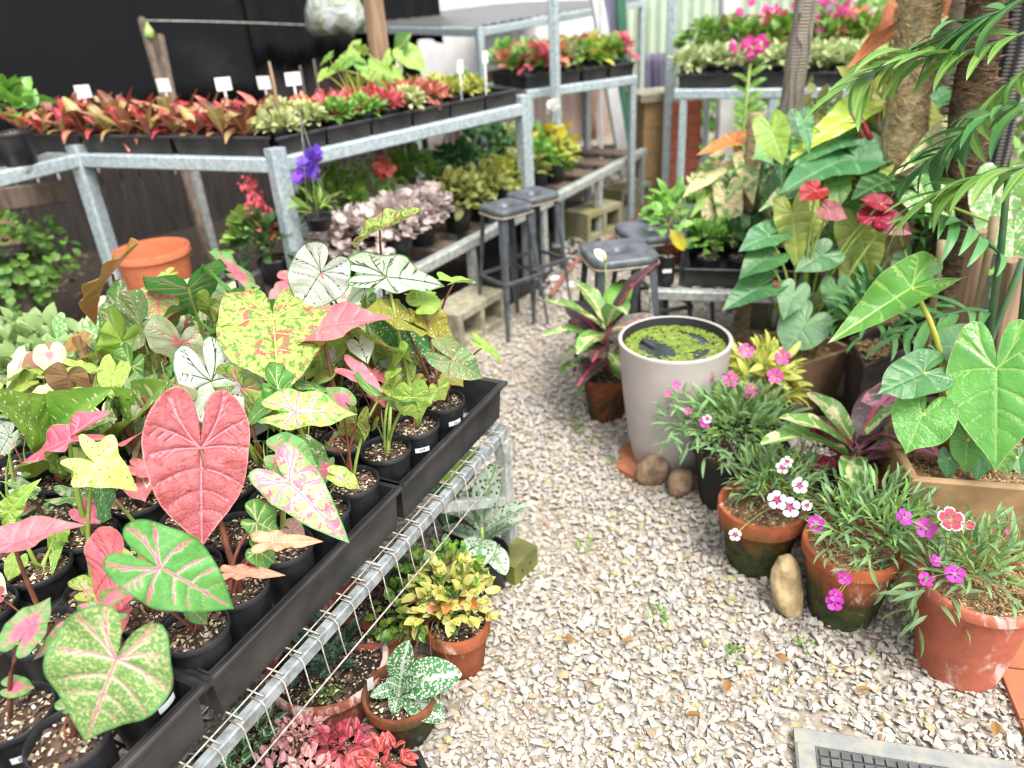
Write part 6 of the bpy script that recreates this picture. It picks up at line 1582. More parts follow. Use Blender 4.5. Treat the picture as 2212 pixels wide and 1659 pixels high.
# numbered white labels on pot walls
def potlabel(q, ang, text):
    T = q['T']; c = q['p']; z = .095; rr = RB + (RT - RB) * z / PH + .0012; hw = .017 / rr; v = []
    for zz in (z - .006, z + .006):
        for i in range(7): a = ang + hw * (i / 3 - 1); v.append(c + V(math.cos(a) * rr, math.sin(a) * rr, zz))
    o = MB().add(v, [(i, i + 1, 8 + i, 7 + i) for i in range(6)]).build('label', MAT['white_tag'], T)
    if text:
        cu = bpy.data.curves.new('label_text', 'FONT'); cu.body = text; cu.size = .0095; cu.align_x = 'CENTER'; cu.align_y = 'CENTER'
        t = bpy.data.objects.new('label_text', cu); COL.objects.link(t); n = V(math.cos(ang), math.sin(ang), 0); p = c + n * (rr + .0008) + V(0, 0, z) - wloc(T); x = V(-math.sin(ang), math.cos(ang), 0)
        M = Matrix.Identity(4)
        for j in range(3): M[j][0] = x[j]; M[j][1] = (0, 0, 1)[j]; M[j][2] = n[j]; M[j][3] = p[j]
        dg = bpy.context.evaluated_depsgraph_get(); me = bpy.data.meshes.new_from_object(t.evaluated_get(dg)); bpy.data.objects.remove(t)
        me.materials.clear(); me.materials.append(MAT['ink']); tx = inst('lettering', me, o, M)
def nearest(u, v): w = at(u, v, .6); return min(POTS, key=lambda q: np.linalg.norm((q['p'] - w)[:2]))
for u, v, a, t in ((30, 1462, -1.05, 'E42'), (918, 927, -1.25, '039'), (970, 880, -.95, '16'), (760, 982, -2.3, ''), (342, 1492, -.35, ''), (625, 1200, -2.6, '')): potlabel(nearest(u, v), a, t)
# ------------------------------------------------------------------ trunks, totems, palms and climbers on the right
def trunkmats():
    for name, c1, c2, zs in (('fibre', C('#cdb88d'), C('#7d6d4d'), 34), ('palm_bark', C('#a3968a'), C('#71665c'), 16), ('dark_bark', C('#6a5540'), C('#241c15'), 30)):
        k = NT(name); co = k.obj(); n = k.noise(k.vscale(co, (1, 1, 3.0)), zs, 6, .7, 1.2); g = k.noise(co, 6, 4)
        col = k.mix(k.step(n, .35, .65), c2, c1); col = k.mix(k.math('MULTIPLY', k.step(g, .5, .68), .5), col, L(.17, .17, .09))
        k.bump(n, 1.0, .012); MAT[name] = k.fin(col, .95, 0, .15)
    k = NT('netted'); co = k.obj(); s = k.n('SeparateXYZ'); k.put(s.inputs[0], co)
    a = k.math('MULTIPLY', k.math('ARCTAN2', s.outputs[1], s.outputs[0]), 24.0); z = k.math('MULTIPLY', s.outputs[2], 520.0)
    g = k.math('MAXIMUM', k.math('SINE', a), k.math('SINE', z)); n = k.noise(co, 18, 5)
    col = k.mix(k.step(g, .80, .92), k.mix(n, C('#b8ab9b'), C('#85796c')), L(.12, .115, .10)); k.bump(k.math('ADD', g, n), .6, .006); MAT['netted'] = k.fin(col, .9, 0, .2)
    k = NT('netted_black'); co = k.obj(); s = k.n('SeparateXYZ'); k.put(s.inputs[0], co)
    a = k.math('MULTIPLY', k.math('ARCTAN2', s.outputs[1], s.outputs[0]), 14.0); z = k.math('MULTIPLY', s.outputs[2], 260.0)
    g = k.math('MULTIPLY', k.math('SINE', k.math('ADD', a, z)), k.math('SINE', k.math('SUBTRACT', a, z)))
    col = k.mix(k.step(g, .0, .5), L(.012, .012, .013), L(.16, .145, .125)); MAT['netted_black'] = k.fin(col, .8, 0, .3)
trunkmats()
def trunk(u0, v0, u1, v1, y, r, mat, label, name='tree_trunk', top=2.1, rings=0, bump=.006, seed=0, bot=0.0):
    a, b = aty(u0, v0, y), aty(u1, v1, y); d = (a - b) / (a - b)[2]; base = b + d * (bot - b[2]); n = 26
    T = thing(name, label, 'trunk', base); rg = np.random.RandomState(seed)
    pts = np.array([base + d * t for t in np.linspace(0, top - bot, n)]); rr = r * (1.12 - .12 * np.linspace(0, 1, n)) * (1 + .05 * rg.normal(0, 1, n))
    m = MB(); m.tube(pts, rr, 18); m.v[0] += rg.normal(0, bump * .5, m.v[0].shape); o = m.build('stem', MAT[mat], T, True)
    for k in range(rings):
        q = base + d * (top * (k + .5) / rings); th = np.linspace(0, 2 * math.pi, 25); MB().tube(q + r * 1.02 * np.stack([np.cos(th), np.sin(th), .04 * np.sin(th + k)], 1), .0045, 5, False).build('ring_scar', MAT[mat], T, True)
    return T, base, d
trunk(1742, 0, 1692, 330, 3.25, .041, 'netted', 'leaning pole wrapped in black mesh behind the philodendrons', 'mesh_pole', seed=1)
def fuzz(T, b, d, r, z0, z1, n, mat, seed):
    rg = np.random.RandomState(seed); m = MB()
    for k in range(n):
        z = rg.uniform(z0, z1); a = rg.uniform(0, 6.28); c = b + d * z; e = V(math.cos(a), math.sin(a), 0); t = V(-math.sin(a), math.cos(a), rg.normal(0, .8)); l = rg.uniform(.01, .04)
        m.tube([c + e * r * .98 - t * l * .4, c + e * (r + rg.uniform(.002, .008)), c + e * (r + rg.uniform(0, .012)) + t * l * .6], [.0022, .002, .001], 4)
    m.build('fibre_strands', MAT[mat], T, kind='stuff')
T, b, d = trunk(1988, 0, 1944, 350, 2.7, .063, 'fibre', 'thick fibrous moss covered trunk behind the yellow leaf', seed=2, bump=.010)
fuzz(T, b, d, .066, .4, 1.9, 1300, 'straw', 21)
trunk(2068, 0, 2030, 300, 3.0, .052, 'palm_bark', 'grey ringed palm trunk between the fibrous trunks', rings=11, seed=3, bump=.003)
T, b, d = trunk(2132, 0, 2086, 330, 2.55, .058, 'dark_bark', 'dark shaggy palm trunk with peeling fibres', seed=4, bump=.012)
rg = np.random.RandomState(8); m = MB()
for k in range(420):
    z = rg.uniform(.5, 1.9); a = rg.uniform(0, 6.28); c = b + d * z; e = V(math.cos(a), math.sin(a), 0); t = V(-math.sin(a), math.cos(a), rg.normal(0, .12)); l = rg.uniform(.02, .06)
    m.tube([c + e * .057 - t * l * .2, c + e * .062 + t * l * .5, c + e * rg.uniform(.062, .075) + t * l], [.003, .003, .0012], 4)
m.build('bark_fibres', MAT['aerial_root'], T, kind='stuff')
m = MB()
q = b + d * 1.45; m.tube([q + V(-.02, -.062, -.06), q + V(.0, -.07, .03), q + V(.025, -.065, .12), q + V(.03, -.06, .22)], [.004, .016, .013, .008], 6); m.build('peeling_bark', MAT['post_wood'], T, True)
trunk(2195, 30, 2150, 320, 2.75, .050, 'netted_black', 'dark pole wrapped in fine black netting beside the shaggy palm', 'mesh_pole', seed=5, bump=.002)
trunk(1632, 275, 1618, 480, 3.05, .032, 'fibre', 'short mossy totem carrying the pink and cream climber', 'moss_totem', top=.98, seed=6, bump=.006)
# timber and bamboo stakes by the planter
def stick(u0, v0, u1, v1, y, w, mat, label, name='timber_stake', rnd=False, y1=None):
    a, b = aty(u0, v0, y), aty(u1, v1, y1 or y); T = thing(name, label, 'stake', a)
    e = nrm(b - a); a2 = a - e * max(0, (a[2] - .0) / max(e[2], .3)) if e[2] > .3 else a
    if rnd:
        n = 12; rr = np.full(n, w / 2); rr[3::4] *= 1.25; MB().tube(np.linspace(a2, b, n), rr, 8).build('shaft', MAT[mat], T, True)
    else: MB().bar(a2, b, w, w * .6, up=(.3, -1, 0)).build('shaft', MAT[mat], T)
stick(2060, 800, 2118, 500, 2.05, .055, 'post_wood', 'broad brown timber stake behind the big heart leaves')
stick(2152, 800, 2192, 560, 1.95, .06, 'post_wood', 'split timber stake beside the green cane')
stick(2085, 800, 2150, 470, 2.0, .022, 'bamboo', 'pale thin bamboo stick leaning among the stakes', 'bamboo_stake', True)
stick(2112, 800, 2212, 560, 1.9, .018, 'cane_green', 'dark green cane crossing the timber stakes', 'cane', True)
stick(2010, 700, 2035, 520, 2.15, .02, 'bamboo', 'short brown bamboo piece by the shaggy trunk', 'bamboo_stake', True)

# the bamboo palm ----------------------------------------------------------
PL = [leafmesh('lance', w=w, a=.72, b=.75, curl=c, fold=.35, nl=10, nw=2, seed=s, twist=tw) for s, (w, c, tw) in enumerate(((.085, .5, .2), (.095, .9, -.2), (.085, 1.2, .35), (.11, .7, 0)))]
pb = aty(2235, 830, 1.75) * V(1, 1, 0)
palm = thing('bamboo_palm', 'bamboo palm with arching green fronds reaching over the planters', 'palm', pb)
FR = [  # rachis points on the picture with their distance ahead, leaflet pairs, leaflet length
 ([(2260, 55, 1.80), (2090, 114, 1.85), (1990, 120, 1.9), (1905, 142, 1.95), (1850, 175, 1.95)], 13, .17),
 ([(2260, 205, 1.75), (2140, 250, 1.80), (2060, 300, 1.85), (2010, 350, 1.9)], 11, .17),
 ([(2260, -30, 1.8), (2160, 25, 1.85), (2080, 55, 1.9), (2030, 90, 1.95)], 10, .16),
 ([(2260, 350, 1.7), (2130, 378, 1.75), (2040, 410, 1.8), (1985, 450, 1.85)], 12, .16),
 ([(2150, 672, 1.85), (2080, 672, 1.85), (2010, 688, 1.85), (1950, 720, 1.85)], 7, .13),
 ([(2172, 560, 1.8), (2110, 500, 1.8), (2060, 470, 1.8), (2020, 470, 1.8)], 7, .13),
 ([(2260, 120, 2.0), (2180, 180, 2.05), (2120, 230, 2.1), (2080, 290, 2.1)], 9, .16),
]
def frond(T, pts, n, ln, mat, seed, root=None):
    rg = random.Random(seed); P = np.array([aty(*q) for q in pts]); t = np.linspace(0, len(P) - 1, 24); C_ = np.stack([np.interp(t, range(len(P)), P[:, i]) for i in range(3)], 1)
    for _ in range(3): C_[1:-1] = (C_[:-2] + 2 * C_[1:-1] + C_[2:]) / 4
    rach = MB().tube(C_, np.linspace(.0045, .0018, 24), 6).build('frond', MAT['cane_green'], T, True)
    tg = np.gradient(C_, axis=0)
    for k in range(n):
        f = .12 + .86 * k / (n - 1); i = int(f * 23); d = nrm(tg[i]); side = nrm(np.cross(d, (0, 0, 1)))
        for s in (-1, 1):
            y = d * rg.uniform(.4, 1.0) + side * s * rg.uniform(.6, 1.1) + V(0, 0, rg.uniform(-.5, .35)); z = np.cross(side * s, d) * 1.0; z = z if z[2] > 0 else -z
            L_ = ln * (.75 + .35 * math.sin(math.pi * f)) * rg.uniform(.7, 1.2)
            leaf(rach, PL[rg.randrange(4)], C_[i], y, z + V(0, 0, .3), L_, MAT[mat], 'leaflet')
    leaf(rach, PL[0], C_[-1], tg[-1], V(0, 0, 1), ln * .9, MAT[mat], 'leaflet')
    if root is not None: stalk(T, bez(root, (root + C_[0]) / 2 + V(0, 0, .2), C_[0], 8), .008, .0045, MAT['cane_green'], 'cane')
for k, (pts, n, ln) in enumerate(FR): frond(palm, pts, n, ln, 'leaf_palm' if k % 3 else 'leaf_palm_lime', 500 + k, pb if k in (0, 1, 3) else None)
stalk(palm, np.array([aty(*q) for q in ((2120, 860, 1.85), (2140, 700, 1.83), (2160, 560, 1.8), (2172, 440, 1.8), (2178, 380, 1.8))]), .011, .007, MAT['cane_green'], 'cane', 8)

# philodendrons -----------------------------------------------------------
b = aty(1905, 800, 2.95) * V(1, 1, 0)
T = thing('philodendron', 'philodendron with yellow, blue green and cream leaves climbing by the trunks', 'plant', b)
mid = aty(1890, 385, 2.85)
heroes(T, mid, [
 ('philo_yellow', 'heart', 1905, 218, 2.9, 1812, 140, 2.8, .62, .3, .35, .1), ('philo_yellow', 'heart', 1915, 215, 2.85, 1935, 160, 2.9, .9, .2, .3, .1),
 ('philo_banana', 'long', 1905, 228, 2.85, 1702, 282, 2.65, .6, .75, .35, .5),
 ('philo_bluegreen', 'heart', 1822, 292, 2.8, 1718, 340, 2.65, .6, .55, .2, .2), ('philo_bluegreen', 'heart', 1862, 328, 2.75, 1702, 385, 2.55, .55, .6, .2, .2),
 ('philo_bluegreen', 'heart', 1795, 300, 2.95, 1838, 270, 3.0, .8, .5, .2, .2), ('darkgreen', 'heart', 1930, 388, 2.6, 1850, 415, 2.5, .7, .6, .2, .2),
 ('philo_cream', 'long', 2050, 292, 2.65, 1932, 372, 2.5, .6, .3, .6, .1), ('varieg', 'heart', 1985, 382, 2.6, 2110, 372, 2.5, .8, .5, .2, .2), ('varieg', 'heart', 2000, 430, 2.5, 2070, 480, 2.4, .9, .4, .2, .2),
 ('philo_bluegreen', 'heart', 2025, 215, 2.8, 2075, 180, 2.85, .6, .5, .3, .2), ('philo_bluegreen', 'heart', 2010, 265, 2.75, 1975, 285, 2.7, .8, .5, .2, .2),
 ('orange', 'long', 1950, 12, 2.9, 1898, 62, 2.8, 1.0, .3, .4, .2), ('orange', 'long', 1928, 62, 2.85, 1843, 128, 2.75, .6, .35, .5, .2), ('orange', 'heart', 2030, 2, 2.95, 2045, 34, 2.9, 1.0, .2, .1, .1),
 ('olive', 'heart', 1945, 66, 2.9, 1898, 62, 2.85, .8, .5, .2, .2), ('creamy', 'heart', 2022, 28, 3.0, 2008, 62, 2.95, 1.0, .2, .1, .1), ('philo_yellow', 'heart', 1895, 95, 3.1, 1870, 105, 3.05, 1.0, .3, .1, .1),
 ('darkgreen', 'heart', 1850, 440, 2.8, 1880, 470, 2.75, .9, .5, .1, .2), ('philo_bluegreen', 'heart', 1935, 330, 2.8, 1965, 350, 2.75, 1.0, .4, .1, .2), ('tuft_green', 'heart', 1800, 370, 2.8, 1770, 400, 2.7, .9, .4, .1, .2),
 ('varieg', 'long', 1755, 395, 2.8, 1640, 430, 2.6, .6, .6, .2, .3), ('anthurium_pale', 'heart', 1690, 385, 2.95, 1665, 420, 2.9, .9, .4, .1, .2), ('darkgreen', 'heart', 1960, 560, 2.5, 1930, 600, 2.45, .9, .4, .1, .2),
 ('lime', 'heart', 1690, 420, 2.9, 1668, 450, 2.85, 1.0, .4, .1, .2), ('darkgreen', 'heart', 1700, 440, 2.85, 1735, 470, 2.8, 1.0, .4, .1, .2), ('varieg', 'heart', 2150, 420, 2.4, 2120, 520, 2.3, .8, .3, .2, .2), ('varieg', 'heart', 2190, 500, 2.2, 2185, 590, 2.1, .8, .2, .2, .2),
], 'stem_green', .03, .007, .004)
_rp = random.Random(31); more_ = []
for _ in range(34):
    u, v = _rp.uniform(1665, 2010), _rp.uniform(255, 520); an = _rp.uniform(.2, 2.9); s = _rp.uniform(40, 85); y = _rp.uniform(2.62, 3.0)
    more_.append((_rp.choice(('darkgreen', 'lime', 'philo_lime', 'varieg', 'anthurium_pale', 'philo_bluegreen', 'tuft_green', 'anthurium', 'philo_yellow')), _rp.choice(('heart', 'heart', 'long', 'broad')), u, v, y, u + s * math.cos(an), v + s * math.sin(an), y - .06, _rp.uniform(.7, 1.0), _rp.uniform(.15, .6), .2, .25))
heroes(T, mid - V(0, 0, .15), more_, 'stem_green', .06, .005, .003)
stalk(T, [b, (b + mid) / 2 + V(.02, 0, 0), mid], .022, .016, MAT['aerial_root'], 'main_stem', 8)
for (u0, v0, u1, v1, r, m) in ((1893, 342, 1846, 268, .014, 'stem_red'), (1880, 300, 1858, 246, .012, 'stem_red'), (1898, 360, 1833, 232, .010, 'stem_brown'), (1905, 350, 1912, 222, .012, 'stem_yellow'), (1896, 355, 1900, 240, .009, 'stem_pink')):
    a, c = aty(u0, v0, 2.72), aty(u1, v1, 2.74); stalk(T, [a, (a * 2 + c) / 3, (a + c * 2) / 3, c], r, r * .35, MAT[m], 'sheath', 8)
b = aty(1600, 600, 3.1) * V(1, 1, 0)
T = thing('pink_climber', 'cream, pink and green leaved climber on the mossy totem', 'plant', b)
heroes(T, aty(1610, 480, 3.05), [
 ('philo_cream', 'long', 1548, 362, 3.1, 1472, 424, 2.95, .7, .35, .3, .2), ('philo_cream', 'long', 1612, 342, 3.05, 1626, 438, 2.95, .9, .15, .2, .1), ('philo_cream', 'long', 1572, 425, 3.0, 1582, 532, 2.9, .9, .15, .2, .1),
 ('orange', 'long', 1592, 303, 3.1, 1512, 328, 3.0, .7, .6, .4, .1), ('philo_cream', 'long', 1545, 465, 3.0, 1546, 558, 2.9, .9, .2, .2, .2), ('pinkspeck', 'broad', 1600, 480, 2.98, 1612, 512, 2.95, .9, .2, .1, .1), ('varieg', 'heart', 1660, 330, 3.05, 1690, 360, 3.0, .9, .4, .2, .2),
 ('lime', 'long', 1520, 430, 3.05, 1490, 470, 3.0, .7, .4, .2, .2), ('varieg', 'long', 1640, 400, 3.0, 1680, 440, 2.95, .7, .3, .2, .2), ('orange', 'long', 1600, 330, 3.1, 1590, 350, 3.1, .8, .3, .2, .2), ('creamy', 'long', 1500, 395, 3.1, 1530, 440, 3.05, .6, .4, .2, .2)], 'stem_red', .02, .005, .003)

# low steel bench on the right with trays and small pots ---------------------
B0, B1 = at(1402, 634, .36), at(1765, 645, .36); db = nrm((B1 - B0) * V(1, 1, 0)); nb_ = V(-db[1], db[0], 0); lb = np.linalg.norm((B1 - B0)[:2])
rb_ = thing('plant_bench', 'low grey steel bench behind the water tub with black tray', 'bench', B0 * V(1, 1, 0))
for off in (0, .5): MB().bar(B0 + nb_ * off, B1 + nb_ * off, .04, .04).build('rail', MAT['galv_old'], rb_)
for a in (.02, lb - .02):
    for off in (0, .5): q = B0 + db * a + nb_ * off; MB().bar(q * V(1, 1, 0), q - V(0, 0, .02), .036, .036, up=db).build('leg', MAT['galv_old'], rb_)
for k in range(7): q = B0 + db * (lb * (k + .5) / 7) + V(0, 0, .005); MB().bar(q + nb_ * .021, q + nb_ * .479, .05, .015).build('slat', MAT['galv_old'], rb_)
def RB_(a, l): return (B0 + db * a + nb_ * l) * V(1, 1, 0)
tray4([RB_(.13, .03), RB_(.56, .03), RB_(.56, .42), RB_(.13, .42)], .381, .075, 'black tray on the low steel bench behind the tub')
p = RB_(.06, .06) + V(0, 0, .381); T = thing('seedling_pot', 'small black tube pot with white label and one yellow leaf', 'potted plant', p); fillpot(T, p, .038, .032, .12, 'black_plastic', .008, .002, .002, .01, seed=1)
stalk(T, [p + V(0, 0, .11), p + V(.0, 0, .20), p + V(.01, .0, .26)], .004, .003, MAT['stem_brown']); leaf(T, OV[0], p + V(.01, 0, .22), V(.5, -.3, -.7), V(0, -.9, .4), .10, MAT['leaf_flower_yellow'])
bush(T, 'foliage', T_OVAL, p + V(0, 0, .24), (.05, .05, .08), 26, .05, MAT['leaf_tuft_green'], 3); MB().box(p + V(-.004, -.0365, .065), (.035, .002, .014)).build('label', MAT['white_tag'], T)
p = RB_(.12, .32) + V(0, 0, .381); T = thing('succulent_pot', 'small terracotta pot of pink and cream trailing leaves on the steel bench', 'potted plant', p + V(-.06, 0, 0)); fillpot(T, p + V(-.06, 0, 0), .06, .045, .11, 'clay_orange', .025, .004, .005, .012, seed=1)
bush(T, 'foliage', T_OVAL, p + V(-.06, 0, .14), (.10, .10, .08), 110, .05, MAT['leaf_tuft_white'], 13); bush(T, 'foliage', T_LANCE, p + V(-.06, .04, .18), (.07, .07, .10), 40, .10, MAT['leaf_tuft_green'], 14)
for k in range(6):
    p = RB_(.20 + .12 * (k % 3) + .02, .12 + .18 * (k // 3)) + V(0, 0, .388); T = thing('seedling_pot', 'leafy young plant in black pot inside the tray behind the tub', 'potted plant', p, 'pots in the tray behind the tub'); fillpot(T, p, .05, .04, .09, 'black_plastic', .008, .002, .002, .01, seed=k)
    bush(T, 'foliage', T_OVAL, p + V(0, 0, .14), (.07, .07, .08), 60, .06, MAT['leaf_' + ('tuft_green', 'tuft_dark', 'tuft_white')[k % 3]], 20 + k)
# peace lily bloom beside the croton
p = aty(1318, 640, 2.55) * V(1, 1, 0); T = thing('peace_lily', 'single white peace lily bloom above the croton leaves', 'plant', p); fillpot(T, p, .05, .04, .09, 'black_plastic', chips=False)
q = aty(1308, 565, 2.6); stalk(T, bez(p + V(0, 0, .08), (p + q) / 2 + V(0, .02, .05), q, 6), .003, .002, MAT['stem_green']); leaf(T, OV[1], q, aty(1285, 535, 2.6) - q, V(.3, -.9, .3), .06, MAT['leaf_petal_white'], 'spathe'); MB().tube([q + V(0, -.012, .0), q + V(-.015, -.016, .035)], .004, 6).build('spadix', MAT['stem_yellow'], T, True)
rosette(T, p + V(0, 0, .08), 6, OV, [MAT['leaf_darkgreen']], .13, (65, 20), 3, h=.03)
# ------------------------------------------------------------------ far background
def corr(A, B, z0, z1, mat, label, n=60, amp=.012, name='corrugated_fence', cat='fence'):
    A, B = np.asarray(A, float), np.asarray(B, float); d = nrm(B - A); nn = V(d[1], -d[0], 0); v = []
    for i in range(n * 4 + 1):
        t = i / (n * 4); o = amp * math.sin(t * n * 2 * math.pi); p = A + (B - A) * t + nn * o; v += [p + V(0, 0, z0), p + V(0, 0, z1)]
    f = [(2*i, 2*i+2, 2*i+3, 2*i+1) for i in range(n * 4)]
    T = thing(name, label, cat, (A + B) / 2); MB().add(v, f).build('sheet', MAT[mat], T).modifiers.new('thickness', 'SOLIDIFY').thickness = .004
    for t in (.02, .35, .68, .98): p = A + (B - A) * t - nn * .05; MB().bar(p, p + V(0, 0, z1 + .02), .06, .06, up=d).build('post', MAT['galv_old'], T)
    MB().bar(A + V(0, 0, z1 + .012) , B + V(0, 0, z1 + .012), .05, .03).build('capping', MAT[mat], T)
    return T
corr(V(1.35, 8.3, 0), V(6.5, 7.6, 0), 0, 1.75, 'pale_fence', 'pale green corrugated steel fence at the back of the garden', 50)
corr(V(-.45, 7.2, 0), V(1.4, 8.35, 0), 0, .62, 'pink_sheet', 'low pinkish corrugated sheet wall below the log rail', 30)
corr(V(-1.2, 8.6, 0), V(1.6, 9.6, 0), 0, 1.5, 'white_sheet', 'bright white sheet wall beyond the log rail', 20, .006, 'white_wall', 'wall')
T = thing('log_rail', 'rough pinkish log rail lying above the low sheet wall', 'rail', V(.45, 7.6, 0))
MB().tube([V(-.5, 7.08, .62), V(.1, 7.45, .67), V(.7, 7.8, .70), V(1.35, 8.2, .74)], [.09, .095, .09, .08], 12).build('log', MAT['log_wood'], T, True)
for q in (V(-.3, 7.22, 0), V(.95, 7.95, 0)): MB().tube([q, q + V(0, 0, .62)], .06, 10).build('log_post', MAT['log_wood'], T, True)
def upright(u, v0, v1, y, w, mat, label, name, lean=0, z0=0.0):
    a = aty(u, v0, y); b = aty(u + lean, v1, y); T = thing(name, label, 'post', a * V(1, 1, 0)); d = (a - b) / (a - b)[2]; MB().bar(b + d * (z0 - b[2]), b + d * (2.0 - b[2]), w, w * .6, up=(.2, -1, 0)).build('shaft', MAT[mat], T)
upright(1342, 40, 200, 6.3, .07, 'green_post', 'dark green post behind the far bench', 'garden_post', 6)
upright(1296, 40, 150, 6.0, .09, 'white_pvc', 'leaning pale board behind the far bench', 'leaning_board', 18)
upright(1322, 40, 150, 6.4, .09, 'lavender_post', 'lavender painted board beside the green post', 'leaning_board', 10)
upright(1568, 205, 320, 5.9, .13, 'white_pvc', 'thick pale grey pipe under the far cream bench', 'standing_pipe', -4)
upright(1786, 0, 80, 7.4, .14, 'lavender_post', 'lavender grey post in front of the corrugated fence', 'garden_post', -3)
hang('hanging_cloth', aty(1392, 150, 5.9) * V(1, 1, 0), aty(1462, 150, 5.9) * V(1, 1, 0), (.28, .16), .95, 0, MAT['purple_cloth'], 'purple grey cloth hanging beside the steel pole', 'cloth', .03, 30, 12, 2.2)
# brick pier: every brick its own piece
bp = aty(1462, 385, 5.5) * V(1, 1, 0); pier = thing('brick_pier', 'low red brick pier behind the tall steel pole', 'pier', bp)
bk = MB().box((0, 0, 0), (.222, .105, .068)).mesh('brick'); bk.materials.append(MAT['brick_red'])
for c in range(9):
    for k in range(2):
        M = Matrix.Translation(V(0, 0, .036 + c * .077)) @ Matrix.Rotation(.25 + (math.pi / 2 if c % 2 else 0), 4, 'Z') @ Matrix.Translation(V(0, -.057 + .114 * k, 0)); inst('brick', bk, pier, M)
MB().box(bp + V(0, 0, .345), (.20, .20, .69), rotz(.25)).build('mortar', MAT['concrete'], pier)
bp = aty(1412, 392, 5.6) * V(1, 1, 0); T = thing('stone_pier', 'tan stone block pier beside the red brick pier', 'pier', bp)
for c in range(4): MB().box(bp + V(.004 * (c % 2), 0, .085 + c * .172), (.27, .24, .168), rotz(.2)).build('block', MAT['brick_tan'], T)
MB().box(bp + V(0, 0, .715), (.33, .30, .05), rotz(.2)).build('cap', MAT['concrete'], T)
# far bench with cream plants
A, B = at(1458, 203, .85), at(1905, 200, .85); d9 = nrm((B - A) * V(1, 1, 0)); n9 = V(-d9[1], d9[0], 0); l9 = np.linalg.norm((B - A)[:2])
fb = thing('plant_bench', 'far steel bench carrying a long bed of cream leaved plants', 'bench', A * V(1, 1, 0))
for off in (0, .9): MB().bar(A + n9 * off, B + n9 * off, .045, .05).build('rail', MAT['galv'], fb)
for a in (.05, l9 * .5, l9 - .05):
    for off in (0, .9): q = A + d9 * a + n9 * off; MB().bar(q * V(1, 1, 0), q - V(0, 0, .025), .04, .04, up=d9).build('leg', MAT['galv'], fb)
for k in range(8): q = A + d9 * (l9 * (k + .5) / 8); MB().bar(q + n9 * .024, q + n9 * .876, .05, .02).build('slat', MAT['galv_old'], fb)
def P9(a, l, z): return (A + d9 * a + n9 * l) * V(1, 1, 0) + V(0, 0, z)
for k in range(3):
    a0, a1 = l9 * k / 3 + .01, l9 * (k + 1) / 3 - .01
    tray4([P9(a0, .02, 0), P9(a1, .02, 0), P9(a1, .40, 0), P9(a0, .40, 0)], .876, .075, 'black tray of cream leaved seedlings on the far bench', 'trays on the far bench')
    for i in range(4):
        for j in range(2): tuft('seedling_pot', 'cream and lime leaved seedling on the far bench', 'potted plant', P9(a0 + (a1 - a0) * (i + .5) / 4, .10 + .17 * j, .882), [(T_OVAL, (0, 0, .11), (.085, .085, .06), 60, .06, 'tuft_white')], sq, 'cream seedlings on the far bench', 400 + k * 8 + i * 2 + j)
rg = random.Random(12)
for k in range(9):
    a = l9 * (k + .5) / 9; mt = ('tuft_green', 'tuft_olive', 'tuft_green', 'tuft_coral')[k % 4]; p = P9(a, .62 + .1 * (k % 2), .876)
    T = tuft('bushy_plant', ('bright green', 'olive', 'leafy green', 'coral')[k % 4] + ' bushy plant in the rear row of the far bench', 'potted plant', p, [(T_OVAL, (0, 0, .16), (.13, .12, .13), 90, .08, mt)], (.07, .055, .11, 'black_plastic'), 'rear row on the far bench', 450 + k)
    if k in (3, 6): blossom(T, p + V(0, 0, .32), 40, .055, 'leaf_petal_pink', (.07, .05, .05), 60 + k)
    if k == 1: blossom(T, p + V(0, 0, .24), 8, .06, 'leaf_petal_purple', (.03, .02, .02), 60 + k)
# ground level foliage between stools and totem, and the spotted dracaena with pink flowers
for k, (u, v, y, r, h, mt, nm) in enumerate([(1505, 400, 4.1, .2, .18, 'tuft_green', 'leafy green shade plant beside the far stools'), (1560, 360, 4.3, .22, .22, 'tuft_green2', 'pale green shade plant below the far bench'), (1470, 415, 4.3, .13, .12, 'tuft_green2', 'low pale plant at the foot of the steel pole'), (1650, 400, 3.9, .22, .28, 'tuft_dark', 'dark shade plant behind the mossy totem'), (1765, 420, 3.6, .22, .3, 'tuft_dark', 'dark shade plant behind the philodendron')]):
    p = aty(u, v, y) * V(1, 1, 0); T = tuft('shade_plant', nm, 'plant', p, [(T_OVAL, (0, 0, .12 + h * .5), (r, r, h), 150, .085, mt)], (.08, .06, .12, 'black_plastic'), None, 470 + k)
p = aty(1640, 420, 3.9) * V(1, 1, 0) + V(-.06, .1, 0); T = thing('orchid_cane', 'upright leafy orchid cane with small pink flowers before the far bench', 'plant', p)
cp = np.array([p, p + V(0, 0, .4), p + V(-.02, 0, .75), p + V(-.01, 0, 1.05)]); stalk(T, cp, .012, .008, MAT['stem_green'])
P = np.array([p + V(-.01, 0, .35 + .028 * k) for k in range(24)]); s = np.where(np.arange(24) % 2, 1, -1)
foliage(T, 'foliage', T_LANCE, P, np.stack([s * 1.0, -.2 * np.ones(24), .7 * np.ones(24)], 1), np.tile(V(0, -.6, .8), (24, 1)), .10, MAT['leaf_tuft_green'])
blossom(T, p + V(-.02, 0, 1.12), 40, .04, 'leaf_petal_pink', (.05, .04, .03), 71); blossom(T, p + V(.12, 0, .72), 26, .04, 'leaf_petal_pink', (.04, .03, .03), 72)
